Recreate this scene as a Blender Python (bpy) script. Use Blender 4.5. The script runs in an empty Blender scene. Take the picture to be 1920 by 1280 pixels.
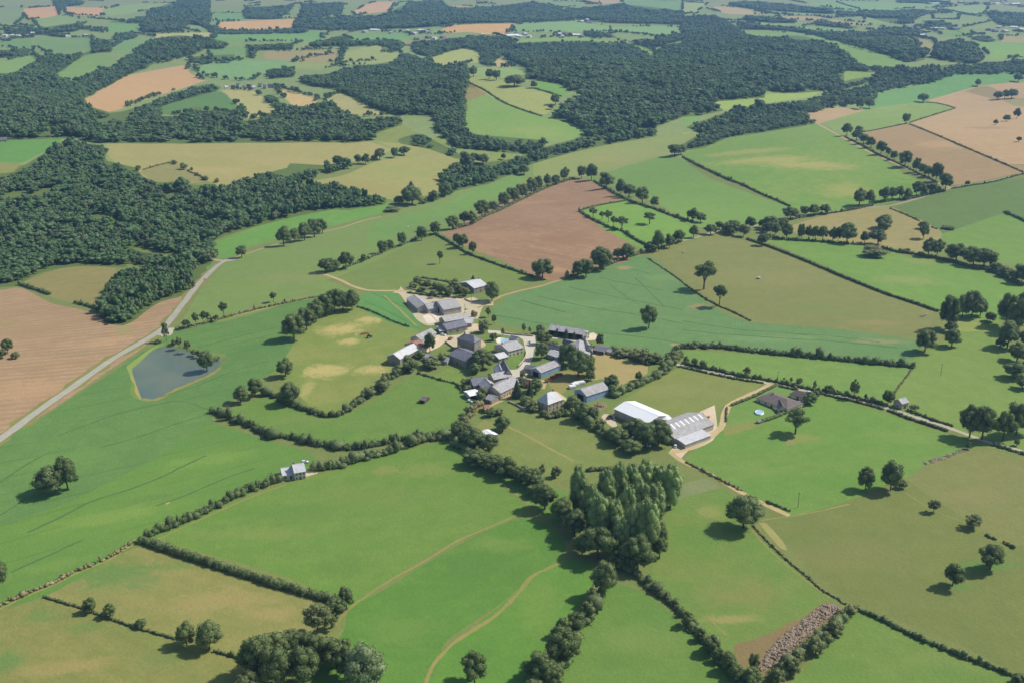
import bpy, bmesh, math, random
import numpy as np
from mathutils import Vector, Matrix
from mathutils.geometry import delaunay_2d_cdt

random.seed(7); RNG = np.random.default_rng(11)
SC = bpy.context.scene
COL = SC.collection

# ---------------------------------------------------------------- camera, sky, sun, exposure
CAM_H, PITCH, FPX = 280.0, math.radians(20.05), 2027.0
cam_d = bpy.data.cameras.new("camera"); cam = bpy.data.objects.new("camera", cam_d); COL.objects.link(cam)
cam_d.sensor_width = 36.0; cam_d.lens = FPX / 1920 * 36.0
cam_d.clip_start = 1.0; cam_d.clip_end = 60000.0
cam.location = (0, 0, CAM_H); cam.rotation_euler = (math.pi / 2 - PITCH, 0, 0)
SC.camera = cam

SUN_EL = math.radians(46)
SUN_AZ = math.radians(72)          # clockwise from +Y (view direction): light comes from the right, a little beyond
world = bpy.data.worlds.new("World"); SC.world = world; world.use_nodes = True
wn = world.node_tree; wn.nodes.clear()
sky = wn.nodes.new('ShaderNodeTexSky'); sky.sky_type = 'NISHITA'; sky.sun_disc = False
sky.sun_elevation = SUN_EL; sky.sun_rotation = SUN_AZ; sky.altitude = 500; sky.dust_density = 1.5
bg = wn.nodes.new('ShaderNodeBackground'); bg.inputs[1].default_value = 0.12
wo = wn.nodes.new('ShaderNodeOutputWorld')
wn.links.new(sky.outputs[0], bg.inputs[0]); wn.links.new(bg.outputs[0], wo.inputs[0])
sun_d = bpy.data.lights.new("sun", 'SUN'); sun_d.energy = 4.5; sun_d.angle = math.radians(0.53); sun_d.color = (1.0, 0.955, 0.87)
sun = bpy.data.objects.new("sun", sun_d); COL.objects.link(sun)
sdir = Vector((math.sin(SUN_AZ) * math.cos(SUN_EL), math.cos(SUN_AZ) * math.cos(SUN_EL), math.sin(SUN_EL)))
sun.rotation_euler = sdir.to_track_quat('Z', 'Y').to_euler(); sun.location = sdir * 3000
SC.view_settings.view_transform = 'Standard'; SC.view_settings.look = 'None'
SC.view_settings.exposure = 0.04; SC.view_settings.gamma = 1.0

# ---------------------------------------------------------------- photograph pixel -> place
TILES = {'F': (0, 0, 1), 'NW': (0, 0, 2.9766), 'N': (640, 0, 2.9766), 'NE': (1280, 0, 2.9766), 'W': (0, 420, 2.9766),
         'C': (640, 420, 2.9766), 'E': (1280, 420, 2.9766), 'SW': (0, 850, 2.9766), 'S': (640, 850, 2.9766), 'SE': (1280, 850, 2.9766),
         'V1': (720, 510, 8), 'V2': (860, 600, 8), 'V3': (980, 590, 8), 'V4': (1040, 690, 6.4), 'V5': (840, 700, 8),
         'V6': (1340, 700, 8.71), 'V7': (500, 830, 10.667), 'V8': (410, 130, 9.6)}
def T(tile, pts):
    ox, oy, s = TILES[tile]
    return [(ox + p[0] / s, oy + p[1] / s) for p in pts]
CP, SP = math.cos(PITCH), math.sin(PITCH)
def ray(px, py):
    px = np.asarray(px, float); py = np.asarray(py, float)
    u = (px - 960) / FPX; v = (640 - py) / FPX
    return u, CP + v * SP, -SP + v * CP
def flat(px, py):
    dx, dy, dz = ray(px, py); t = CAM_H / np.maximum(-dz, 0.012); return dx * t, dy * t
_v = [flat(*p) for p in [(-300, 520), (120, 440), (420, 400), (640, 375), (820, 340), (1000, 300), (1300, 225), (1520, 185), (1900, 135), (2500, 90)]]
VAL = np.array([[float(a), float(b)] for a, b in _v])
def seg_dist(x, y, P):
    d = np.full(np.shape(x), 1e9)
    for a, b in zip(P[:-1], P[1:]):
        ab = b - a; L2 = (ab ** 2).sum()
        t = np.clip(((x - a[0]) * ab[0] + (y - a[1]) * ab[1]) / L2, 0, 1)
        d = np.minimum(d, np.hypot(x - a[0] - t * ab[0], y - a[1] - t * ab[1]))
    return d
def H(x, y):
    x = np.asarray(x, float); y = np.asarray(y, float)
    r = np.hypot(x, y)
    near = 2.6 * np.sin(x / 75 + 0.6) * np.sin(y / 90 + 1.0) + 2.2 * np.sin((x + 0.7 * y) / 130 + 2.0)
    near = near * np.clip(1.6 - r / 2500, 0.3, 1)
    far = 19 * np.sin(x / 260 + 1.3 + 0.6 * np.sin(y / 500)) * np.sin(y / 310 + 0.4) + 8 * np.sin((x * 0.6 - y) / 210 + 0.5)
    w = np.clip((r - 900) / 900, 0, 1); w = w * w * (3 - 2 * w) * (1 - 0.75 * np.clip((r - 3000) / 2500, 0, 1))
    v = -24 * np.exp(-(seg_dist(x, y, VAL) / 170) ** 2)
    return near * (1 - 0.5 * w) + far * w + v
def G(px, py, z=0.0):
    """the point of the terrain (raised by z) that the photograph shows at px, py"""
    dx, dy, dz = ray(px, py); dz = np.minimum(dz, -0.012)
    zz = np.zeros_like(dx) + z
    x = y = None
    for i in range(40):
        t = (CAM_H - zz) / -dz; x = dx * t; y = dy * t
        zz = 0.5 * zz + 0.5 * (H(x, y) + z)
    return x, y
def g1(p, z=0.0):
    x, y = G(np.array([p[0]]), np.array([p[1]]), z); return float(x[0]), float(y[0])
def proj(x, y, z):
    X = x; Y = y; Z = z - CAM_H
    d = Y * CP - Z * SP; up = Y * SP + Z * CP
    return 960 + FPX * X / d, 640 - FPX * up / d
def ppm(px, py):
    x, y = g1((px, py)); d = y * CP + (CAM_H - float(H(x, y))) * SP
    return FPX / d
def inside(px, py, poly):
    px = np.asarray(px); py = np.asarray(py); r = np.zeros(px.shape, bool); n = len(poly)
    for i in range(n):
        x1, y1 = poly[i]; x2, y2 = poly[i - 1]
        if y1 == y2: continue
        c = ((y1 > py) != (y2 > py)) & (px < (x2 - x1) * (py - y1) / (y2 - y1) + x1)
        r ^= c
    return r
def smooth(poly, closed=True, n=4):
    """Catmull-Rom through the points, corners kept where the outline turns sharply"""
    P = [np.array(p, float) for p in poly]; N = len(P); out = []
    rng = range(N) if closed else range(N - 1)
    for i in rng:
        p1, p2 = P[i], P[(i + 1) % N]
        p0 = P[i - 1] if (closed or i > 0) else p1
        p3 = P[(i + 2) % N] if (closed or i + 2 < N) else p2
        def corner(a, b, c):
            u, v = b - a, c - b; nu, nv = np.hypot(*u), np.hypot(*v)
            return nu < 1e-6 or nv < 1e-6 or (u @ v) / (nu * nv) < 0.35
        m1 = (p2 - p1) if corner(p0, p1, p2) else (p2 - p0) / 2
        m2 = (p2 - p1) if corner(p1, p2, p3) else (p3 - p1) / 2
        for k in range(n):
            t = k / n
            out.append((2*t**3 - 3*t**2 + 1) * p1 + (t**3 - 2*t**2 + t) * m1 * 0.8 + (-2*t**3 + 3*t**2) * p2 + (t**3 - t**2) * m2 * 0.8)
    if not closed: out.append(P[-1])
    return [tuple(p) for p in out]

# ---------------------------------------------------------------- object helpers
def setp(o, label=None, cat=None, group=None, kind=None):
    if label: o['label'] = label
    if cat: o['category'] = cat
    if group: o['group'] = group
    if kind: o['kind'] = kind
    return o
def link(name, data, parent=None, loc=None):
    o = bpy.data.objects.new(name, data); COL.objects.link(o)
    if parent: o.parent = parent
    if loc is not None: o.location = loc
    return o
def empty(name, loc, rz=0.0, scale=None):
    o = bpy.data.objects.new(name, None); COL.objects.link(o); o.location = loc; o.rotation_euler = (0, 0, rz)
    o.empty_display_size = 1.0
    if scale is not None: o.scale = scale
    return o
def npmesh(name, V, F, mat=None, shade=False, mats=None, midx=None):
    """mesh from arrays: V (n,3); F list of (k,m) int arrays with m corners each"""
    me = bpy.data.meshes.new(name); V = np.asarray(V, np.float32)
    me.vertices.add(len(V)); me.vertices.foreach_set('co', V.ravel())
    if not isinstance(F, list): F = [F]
    F = [np.asarray(f, np.int32) for f in F if len(f)]
    loops = np.concatenate([f.ravel() for f in F]); tot = np.concatenate([np.full(len(f), f.shape[1], np.int32) for f in F])
    st = np.concatenate([[0], np.cumsum(tot)[:-1]]).astype(np.int32)
    me.loops.add(len(loops)); me.loops.foreach_set('vertex_index', loops)
    me.polygons.add(len(tot)); me.polygons.foreach_set('loop_start', st)
    try: me.polygons.foreach_set('loop_total', tot)
    except Exception: pass
    for m in (mats or ([mat] if mat else [])): me.materials.append(m)
    if midx is not None: me.polygons.foreach_set('material_index', np.asarray(midx, np.int32))
    me.update(calc_edges=True); me.validate()
    if shade: me.polygons.foreach_set('use_smooth', np.ones(len(tot), bool))
    return me
def bmmesh(name, bm, mat=None, shade=False):
    me = bpy.data.meshes.new(name); bmesh.ops.recalc_face_normals(bm, faces=bm.faces); bm.to_mesh(me); bm.free()
    if mat: me.materials.append(mat)
    if shade: me.polygons.foreach_set('use_smooth', np.ones(len(me.polygons), bool))
    return me
def bx(bm, x0, x1, y0, y1, z0, z1, bevel=0.0):
    vs = [bm.verts.new((x, y, z)) for x in (x0, x1) for y in (y0, y1) for z in (z0, z1)]
    q = [(0, 1, 3, 2), (4, 6, 7, 5), (0, 4, 5, 1), (2, 3, 7, 6), (0, 2, 6, 4), (1, 5, 7, 3)]
    fs = [bm.faces.new([vs[i] for i in f]) for f in q]
    return vs, fs
def prism(bm, prof, y0, y1, axis='y'):
    """closed profile (list of 2-d points) pushed along an axis"""
    if axis == 'y': a = [bm.verts.new((p[0], y0, p[1])) for p in prof]; b = [bm.verts.new((p[0], y1, p[1])) for p in prof]
    else: a = [bm.verts.new((y0, p[0], p[1])) for p in prof]; b = [bm.verts.new((y1, p[0], p[1])) for p in prof]
    n = len(prof); bm.faces.new(a); bm.faces.new(b[::-1])
    for i in range(n): bm.faces.new((a[i], a[(i + 1) % n], b[(i + 1) % n], b[i]))
def cyl(bm, c, r, h, seg=14, axis='z', r2=None):
    r2 = r if r2 is None else r2
    def pt(a, rr, t):
        p = (rr * math.cos(a), rr * math.sin(a))
        return {'z': (c[0] + p[0], c[1] + p[1], c[2] + t), 'y': (c[0] + p[0], c[1] + t, c[2] + p[1]), 'x': (c[0] + t, c[1] + p[0], c[2] + p[1])}[axis]
    a = [bm.verts.new(pt(2 * math.pi * i / seg, r, 0)) for i in range(seg)]; b = [bm.verts.new(pt(2 * math.pi * i / seg, r2, h)) for i in range(seg)]
    bm.faces.new(a); bm.faces.new(b[::-1])
    for i in range(seg): bm.faces.new((a[i], a[(i + 1) % seg], b[(i + 1) % seg], b[i]))

# ---------------------------------------------------------------- materials
def lin(c):
    return tuple((x / 255 / 12.92) if x / 255 <= 0.04045 else ((x / 255 + 0.055) / 1.055) ** 2.4 for x in c)
def newmat(name, rough=0.9, spec=0.2):
    m = bpy.data.materials.new(name); m.use_nodes = True; nt = m.node_tree
    b = nt.nodes['Principled BSDF']; b.inputs['Roughness'].default_value = rough; b.inputs['Specular IOR Level'].default_value = spec
    return m, nt, b
def node(nt, typ, **kw):
    n = nt.nodes.new(typ)
    for k, v in kw.items(): setattr(n, k, v)
    return n
def mixc(nt, f, a, b, mode='MIX'):
    n = nt.nodes.new('ShaderNodeMix'); n.data_type = 'RGBA'; n.blend_type = mode
    for idx, val in ((0, f), (6, a), (7, b)):
        s = n.inputs[idx]
        if hasattr(val, 'links') or isinstance(val, bpy.types.NodeSocket): nt.links.new(val, s)
        elif isinstance(val, (int, float)): s.default_value = val if idx == 0 else (val, val, val, 1)
        else: s.default_value = tuple(val) + (1,) if len(val) == 3 else val
    return n.outputs[2]
def mrange(nt, v, a, b, c=0.0, d=1.0):
    n = nt.nodes.new('ShaderNodeMapRange'); nt.links.new(v, n.inputs[0])
    for i, x in zip((1, 2, 3, 4), (a, b, c, d)): n.inputs[i].default_value = x
    return n.outputs[0]
def noise(nt, vec, scale, detail=2.0, rough=0.5, dist=0.0):
    n = nt.nodes.new('ShaderNodeTexNoise'); n.inputs['Scale'].default_value = scale; n.inputs['Detail'].default_value = detail
    n.inputs['Roughness'].default_value = rough; n.inputs['Distortion'].default_value = dist
    if vec is not None: nt.links.new(vec, n.inputs['Vector'])
    return n.outputs[0]
def mapping(nt, vec, rot=0.0, scale=(1, 1, 1), loc=(0, 0, 0)):
    n = nt.nodes.new('ShaderNodeMapping'); n.inputs['Rotation'].default_value = (0, 0, rot); n.inputs['Scale'].default_value = scale
    n.inputs['Location'].default_value = loc; nt.links.new(vec, n.inputs['Vector']); return n.outputs[0]
ALB = 0.80
ALBV = np.array([0.95, 0.825, 0.57])
def desat(c, k=0.81):
    c = np.array(c); l = c @ np.array([0.25, 0.62, 0.13]); return l + (c - l) * k
def field_mat(name, c, c2=None, ang=0.0, streak=0.5, patch=0.6, fine=0.38, tram=0.0, tram_gap=24.0, seed=0.0, bump=0.3, rowgap=0.0, mid=0.55, spots=()):
    """c, c2: the crop's two tones; streaks and tram lines run along the local direction ang"""
    A = desat(lin(c)) * ALBV
    NEU = np.array([1.0, 0.96, 0.84]) / ALBV if name in ('road', 'lane', 'farm_yard', 'concrete_slab', 'paved_square', 'terrace', 'pool_terrace') else 1.0
    A = A * NEU
    B = desat(lin(c2)) * ALBV * NEU if c2 else A * np.array([1.28, 1.12, 1.18])
    m, nt, b = newmat(name, 0.95, 0.1)
    tc = node(nt, 'ShaderNodeTexCoord').outputs['Object']
    v = mapping(nt, tc, -ang, (1, 1, 1), (seed * 37.1, seed * 17.7, 0))
    big = mrange(nt, noise(nt, v, 1 / 75, 4, 0.62, 0.6), 0.38, 0.66)
    col = mixc(nt, big, A, A * (1 - patch) + B * patch)
    vs = mapping(nt, v, 0, (1 / 90, 1 / 5.0, 1))
    st = mrange(nt, noise(nt, vs, 1.0, 4, 0.6, 0.4), 0.40, 0.70)
    col = mixc(nt, mrange(nt, st, 0, 1, 0, streak), col, B)
    md = mrange(nt, noise(nt, v, 1 / 11, 4, 0.6), 0.35, 0.7)
    col = mixc(nt, mrange(nt, md, 0, 1, 0, mid), col, A * 0.80)
    vv = mapping(nt, v, 0.5, (1 / 130, 1 / 42, 1), (5, 9, 0))
    wide = mrange(nt, noise(nt, vv, 1.0, 5, 0.65, 1.2), 0.45, 0.62)
    col = mixc(nt, mrange(nt, wide, 0, 1, 0, 0.40), col, A * np.array([0.80, 0.92, 0.86]))
    sp = mrange(nt, noise(nt, v, 1 / 4.5, 3, 0.65, 0.5), 0.60, 0.74)
    col = mixc(nt, mrange(nt, sp, 0, 1, 0, 0.42), col, B * 1.15)
    tu = mrange(nt, noise(nt, mapping(nt, v, 0.2, (1, 1, 1), (70, 30, 0)), 1 / 3.2, 4, 0.75, 0.4), 0.52, 0.72)
    col = mixc(nt, mrange(nt, tu, 0, 1, 0, 0.34), col, A * np.array([0.74, 0.84, 0.78]))
    fn = mrange(nt, noise(nt, v, 1 / 1.6, 3, 0.7), 0.3, 0.75)
    col = mixc(nt, mrange(nt, fn, 0, 1, 0, fine), col, A * 0.62)
    if rowgap:
        w = node(nt, 'ShaderNodeTexWave', wave_type='BANDS', bands_direction='Y'); w.inputs['Scale'].default_value = 0.314 / rowgap
        w.inputs['Distortion'].default_value = 1.5; w.inputs['Detail'].default_value = 3; w.inputs['Detail Scale'].default_value = 0.6; nt.links.new(v, w.inputs['Vector'])
        col = mixc(nt, mrange(nt, w.outputs[1], 0.2, 0.9, 0, 0.5), col, A * 0.75)
    if tram:
        vw = mapping(nt, v, 0, (0.55, 1, 1))
        w = node(nt, 'ShaderNodeTexWave', wave_type='BANDS', bands_direction='Y'); w.inputs['Scale'].default_value = 0.314 / tram_gap
        w.inputs['Distortion'].default_value = 4.5; w.inputs['Detail'].default_value = 3; w.inputs['Detail Scale'].default_value = 0.018 * tram_gap; nt.links.new(vw, w.inputs['Vector'])
        br = mrange(nt, noise(nt, v, 1 / 55, 4), 0.36, 0.58)
        tl = mrange(nt, w.outputs[1], 0.972, 0.998)
        mul = node(nt, 'ShaderNodeMath', operation='MULTIPLY'); nt.links.new(tl, mul.inputs[0]); nt.links.new(br, mul.inputs[1])
        col = mixc(nt, mrange(nt, mul.outputs[0], 0, 1, 0, tram), col, A * 0.45)
    if spots:
        wob = noise(nt, mapping(nt, tc, 0.3, (1, 1, 1), (3, 1, 0)), 1 / 14, 5, 0.7, 1.0)
        for cx, cy, rx, ry, an, sc_, k in spots:
            d = node(nt, 'ShaderNodeVectorMath', operation='LENGTH')
            v1 = mapping(nt, tc, 0, (1, 1, 1), (-cx, -cy, 0)); v2 = mapping(nt, v1, -an, (1, 1, 0)); v3 = mapping(nt, v2, 0, (1 / rx, 1 / ry, 0))
            nt.links.new(v3, d.inputs[0]); ad = node(nt, 'ShaderNodeMath', operation='ADD'); nt.links.new(d.outputs['Value'], ad.inputs[0]); nt.links.new(mrange(nt, wob, 0.2, 0.8, -0.75, 0.75), ad.inputs[1])
            col = mixc(nt, mrange(nt, ad.outputs[0], 0.45, 1.15, k, 0.0), col, mixc(nt, mrange(nt, fn, 0, 1, 0, 0.5), desat(lin(sc_)) * ALBV, desat(lin(sc_)) * ALBV * 0.75))
    nt.links.new(col, b.inputs['Base Color'])
    bp = node(nt, 'ShaderNodeBump'); bp.inputs['Strength'].default_value = bump; bp.inputs['Distance'].default_value = 0.5
    nt.links.new(fn, bp.inputs['Height']); nt.links.new(bp.outputs[0], b.inputs['Normal'])
    return m
def surf_mat(name, c, var=0.3, scale=0.5, rough=0.85, spec=0.3, stripe=0.0, gap=1.0, metal=0.0, alb=0.85, stain=0.25):
    A = np.array(lin(c)) * alb
    m, nt, b = newmat(name, rough, spec); b.inputs['Metallic'].default_value = metal
    tc = node(nt, 'ShaderNodeTexCoord').outputs['Object']
    oi = node(nt, 'ShaderNodeObjectInfo').outputs['Random']
    n1 = mrange(nt, noise(nt, tc, scale, 5, 0.65), 0.3, 0.7)
    col = mixc(nt, mrange(nt, n1, 0, 1, 0, 1), A * (1 - var), A * (1 + var * 0.5))
    n2 = mrange(nt, noise(nt, tc, scale * 0.22, 3, 0.6, 0.8), 0.48, 0.68)
    col = mixc(nt, mrange(nt, n2, 0, 1, 0, stain), col, A * np.array([0.62, 0.6, 0.5]))
    col = mixc(nt, 1.0, col, mixc(nt, oi, (0.84, 0.85, 0.86), (1.0, 1.0, 1.0)), 'MULTIPLY')
    if stripe:
        w = node(nt, 'ShaderNodeTexWave', wave_type='BANDS', bands_direction='X'); w.inputs['Scale'].default_value = 0.314 / gap
        w.inputs['Distortion'].default_value = 0.3; nt.links.new(tc, w.inputs['Vector'])
        col = mixc(nt, mrange(nt, w.outputs[1], 0.4, 1, 0, stripe), col, A * 0.7)
    nt.links.new(col, b.inputs['Base Color'])
    bp = node(nt, 'ShaderNodeBump'); bp.inputs['Strength'].default_value = 0.4; bp.inputs['Distance'].default_value = 0.1
    nt.links.new(n1, bp.inputs['Height']); nt.links.new(bp.outputs[0], b.inputs['Normal'])
    return m
def leaf_mat(name, c, c2, c3=None, lo=0.80, hi=1.24):
    m, nt, b = newmat(name, 0.65, 0.25)
    A, B = np.array(c), np.array(c2); D = np.array(c3 if c3 is not None else c) 
    oi = node(nt, 'ShaderNodeObjectInfo').outputs['Random']
    geo = node(nt, 'ShaderNodeNewGeometry'); tc = node(nt, 'ShaderNodeTexCoord').outputs['Object']
    col = mixc(nt, oi, A * lo, B * hi)
    n1 = mrange(nt, noise(nt, tc, 3.2, 3, 0.6), 0.35, 0.68)
    col = mixc(nt, n1, col, D)
    rp = mrange(nt, geo.outputs['Random Per Island'], 0, 1, 0.72, 1.28)
    comb = node(nt, 'ShaderNodeCombineColor'); 
    for i in range(3): nt.links.new(rp, comb.inputs[i])
    col = mixc(nt, 1.0, col, comb.outputs[0], 'MULTIPLY')
    nt.links.new(col, b.inputs['Base Color'])
    tr = node(nt, 'ShaderNodeBsdfTranslucent'); nt.links.new(col, tr.inputs[0])
    mx = node(nt, 'ShaderNodeMixShader'); mx.inputs[0].default_value = 0.22
    nt.links.new(b.outputs[0], mx.inputs[1]); nt.links.new(tr.outputs[0], mx.inputs[2])
    nt.links.new(mx.outputs[0], nt.nodes['Material Output'].inputs[0])
    return m

# ---------------------------------------------------------------- ground regions: (name, tile, outline, colour, second colour, options, smooth?)
DULL = (128, 150, 88); BRI = (106, 158, 66); MZ = (80, 148, 92); TAN = (190, 160, 134); OLV = (138, 150, 94)
R = []
def reg(name, tile, pts, c, c2=None, ang=None, sm=True, **kw): R.append(dict(name=name, P=T(tile, pts), c=c, c2=c2, ang=ang, sm=sm, kw=kw))
# --- far country
reg('meadow', 'F', [(0, 0), (1920, 0), (1920, 260), (1300, 300), (700, 300), (0, 330)], (132, 164, 108), (150, 174, 118), sm=False)
reg('meadow', 'F', [(0, -2), (1920, -2), (1920, 28), (1500, 14), (900, 8), (400, 10), (0, 14)], (140, 165, 118), (170, 168, 130), sm=False)
reg('stubble_field', 'NW', [(130, 50), (320, 35), (330, 85), (170, 115), (140, 80)], (208, 172, 132))
reg('stubble_field', 'NW', [(360, 40), (590, 45), (560, 90), (380, 80)], (208, 172, 132))
reg('meadow', 'NW', [(0, 45), (120, 35), (130, 100), (60, 150), (0, 140)], (130, 165, 120))
reg('meadow', 'NW', [(180, 110), (340, 90), (440, 100), (420, 150), (240, 165)], (135, 175, 110))
reg('meadow', 'NW', [(570, 55), (760, 20), (980, 20), (980, 40), (830, 60), (600, 90)], (140, 178, 112))
reg('meadow', 'NW', [(600, 130), (800, 115), (790, 180), (600, 185)], (112, 170, 100))
reg('meadow', 'NW', [(0, 235), (170, 215), (190, 290), (0, 255)], (110, 165, 100))
reg('meadow', 'NW', [(180, 215), (520, 210), (510, 280), (260, 295)], (116, 165, 105))
reg('meadow', 'NW', [(630, 270), (700, 225), (850, 215), (840, 240), (720, 305), (660, 300)], (118, 172, 108))
reg('meadow', 'NW', [(290, 425), (480, 305), (660, 320), (560, 400), (420, 455)], (118, 168, 98), (140, 172, 100))
reg('meadow', 'NW', [(0, 350), (180, 310), (240, 345), (0, 430)], (125, 172, 98))
reg('stubble_field', 'NW', [(450, 570), (650, 450), (750, 415), (1050, 360), (1060, 410), (1150, 450), (1000, 500), (830, 550), (610, 625)], (208, 174, 138), (218, 178, 120), ang=0.9, rowgap=9)
reg('meadow', 'NW', [(860, 345), (1010, 305), (1040, 315), (900, 355)], (142, 172, 110))
reg('cereal_field', 'NW', [(1090, 370), (1300, 340), (1640, 345), (1640, 365), (1480, 400), (1400, 450), (1200, 435), (1100, 400)], (118, 176, 122), (140, 185, 120))
reg('meadow', 'NW', [(1160, 275), (1390, 255), (1400, 330), (1180, 340)], (112, 165, 100))
reg('meadow', 'NW', [(880, 600), (1200, 510), (1290, 560), (1340, 590), (1330, 650), (1200, 620), (1000, 640), (880, 640)], (92, 145, 82))
reg('hay_field', 'NW', [(1240, 500), (1420, 510), (1480, 560), (1540, 600), (1530, 640), (1380, 670), (1340, 600)], (178, 184, 126), (190, 184, 126))
reg('stubble_field', 'NW', [(1540, 485), (1770, 550), (1760, 590), (1660, 605), (1580, 540)], (200, 186, 134))
reg('hay_field', 'F', [(610, 188), (645, 172), (700, 195), (735, 212), (690, 218), (640, 212)], (170, 178, 125))
reg('meadow', 'F', [(555, 128), (600, 132), (650, 118), (740, 112), (735, 98), (640, 100), (560, 112)], (142, 172, 106))
reg('meadow', 'NW', [(520, 650), (760, 615), (700, 670), (520, 690)], (112, 158, 80))
reg('meadow', 'NW', [(200, 700), (380, 680), (380, 720), (240, 740)], (122, 165, 84))
reg('meadow', 'NW', [(0, 790), (340, 765), (330, 810), (240, 850), (120, 910), (0, 905)], (96, 165, 78))
reg('hay_field', 'NW', [(0, 910), (110, 910), (60, 980), (0, 1010)], (142, 158, 88))
reg('hay_field', 'F', [(200, 265), (300, 266), (640, 268), (690, 266), (735, 280), (700, 297), (600, 314), (540, 335), (490, 330), (420, 350), (400, 345), (350, 325), (270, 335), (205, 295)], (166, 170, 112), (180, 176, 122), ang=0.1, streak=0.7)
reg('hay_field', 'NW', [(780, 960), (970, 905), (1040, 940), (1160, 1015), (900, 1035)], (146, 154, 104))
reg('hay_field', 'F', [(540, 345), (640, 330), (700, 305), (765, 292), (700, 262), (760, 268), (862, 296), (830, 330), (825, 358), (740, 375), (620, 352)], (158, 170, 104), (174, 172, 116), ang=0.3)
reg('meadow', 'N', [(190, 745), (330, 700), (420, 740), (400, 790), (320, 800), (180, 785)], (134, 160, 86))
reg('meadow', 'N', [(480, 790), (590, 760), (640, 820), (560, 840)], (134, 165, 86))
reg('meadow', 'N', [(690, 700), (700, 560), (800, 530), (1000, 600), (1180, 670), (1310, 680), (1370, 740), (1300, 775), (1140, 790), (900, 790), (760, 755)], (126, 176, 88), (142, 178, 92))
reg('hay_field', 'N', [(715, 430), (860, 440), (1030, 490), (1220, 540), (1180, 590), (1130, 640), (900, 570), (710, 480)], (158, 180, 108))
reg('meadow', 'N', [(710, 378), (940, 380), (1050, 410), (1040, 460), (900, 435), (730, 425)], (140, 182, 112))
reg('meadow', 'N', [(1080, 490), (1080, 450), (1280, 490), (1270, 515), (1220, 540)], (112, 176, 80))
reg('scrub_ground', 'N', [(680, 470), (720, 470), (810, 525), (700, 570)], (150, 150, 96))
reg('hay_field', 'N', [(460, 335), (680, 270), (780, 300), (770, 350), (700, 355), (560, 365)], (160, 182, 104))
reg('stubble_field', 'N', [(835, 345), (880, 330), (965, 380), (840, 372)], (192, 178, 130))
reg('meadow', 'N', [(430, 190), (620, 145), (560, 190)], (130, 176, 110))
reg('stubble_field', 'N', [(545, 180), (630, 142), (975, 132), (925, 185), (860, 195), (700, 180), (560, 190)], (212, 176, 116))
reg('meadow', 'N', [(975, 140), (1300, 120), (1500, 150), (1800, 150), (1905, 160), (1820, 210), (1500, 180), (960, 180)], (126, 180, 118))
reg('meadow', 'N', [(1000, 222), (1290, 205), (1600, 238), (1750, 285), (1745, 325), (1680, 295), (1600, 255), (1450, 240), (1000, 245)], (132, 180, 96))
reg('meadow', 'N', [(0, 200), (280, 180), (390, 190), (380, 220), (100, 228)], (112, 172, 102))
reg('stubble_field', 'N', [(60, 70), (180, 15), (330, 10), (270, 60), (130, 80), (90, 90)], (206, 176, 140))
reg('meadow', 'N', [(300, 20), (380, 12), (340, 70), (270, 72)], (120, 172, 110))
reg('meadow', 'N', [(1130, 10), (1310, 10), (1400, 22), (1220, 45)], (126, 172, 112))
reg('meadow', 'N', [(1570, 4), (1905, 4), (1905, 72), (1600, 40)], (120, 172, 112))
reg('stubble_field', 'N', [(1310, 2), (1560, 2), (1560, 17), (1400, 20)], (192, 172, 142))
reg('hay_field', 'N', [(620, 32), (760, 40), (720, 58), (640, 52)], (184, 172, 122))
reg('meadow', 'NW', [(1170, 75), (1370, 75), (1370, 115), (1170, 120)], (116, 172, 106))
reg('stubble_field', 'NW', [(1220, 125), (1660, 105), (1600, 165), (1240, 165)], (208, 176, 126))
reg('hay_field', 'NW', [(860, 190), (1180, 183), (1200, 215), (870, 220)], (176, 188, 124))
reg('meadow', 'NW', [(1190, 188), (1800, 178), (1790, 230), (1230, 235)], (112, 172, 100))
reg('meadow', 'NW', [(1750, 110), (1905, 60), (1905, 80), (1780, 118)], (126, 172, 106))
reg('hay_field', 'NW', [(1470, 290), (1720, 280), (1905, 275), (1905, 340), (1780, 350), (1480, 332)], (160, 158, 118))
reg('meadow', 'N', [(0, 300), (220, 250), (330, 290), (290, 340), (0, 372)], (148, 174, 110))
reg('meadow', 'NE', [(0, 15), (140, 20), (90, 60), (0, 85)], (156, 184, 122))
reg('stubble_field', 'NE', [(120, 45), (250, 38), (480, 80), (360, 82), (250, 78)], (186, 174, 140))
reg('meadow', 'NE', [(600, 5), (1400, 15), (1450, 40), (1150, 55), (900, 58), (830, 45)], (128, 180, 114))
reg('meadow', 'NE', [(340, 175), (630, 188), (800, 220), (1000, 275), (1225, 338), (1200, 385), (1060, 390), (960, 340), (870, 270), (720, 235), (340, 205)], (120, 172, 88), (140, 176, 98))
reg('meadow', 'NE', [(430, 128), (700, 152), (970, 168), (900, 187), (640, 160), (430, 150)], (128, 178, 102))
reg('hay_field', 'NE', [(1220, 193), (1400, 230), (1410, 275), (1360, 300), (1300, 232)], (152, 158, 114))
reg('meadow', 'NE', [(1590, 232), (1905, 240), (1905, 318), (1750, 330), (1690, 290)], (122, 174, 84))
reg('hay_field', 'NE', [(1770, 200), (1905, 205), (1905, 240), (1780, 235)], (168, 166, 118))
reg('meadow', 'NE', [(160, 565), (500, 525), (775, 510), (700, 545), (540, 565), (280, 610), (230, 612)], (146, 184, 88))
reg('meadow', 'NE', [(0, 640), (90, 635), (80, 675), (0, 705)], (112, 172, 90))
reg('meadow', 'NE', [(0, 740), (150, 720), (60, 790), (0, 790)], (140, 180, 100))
reg('meadow', 'NE', [(860, 395), (1100, 385), (950, 460), (890, 450)], (130, 172, 80))
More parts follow.
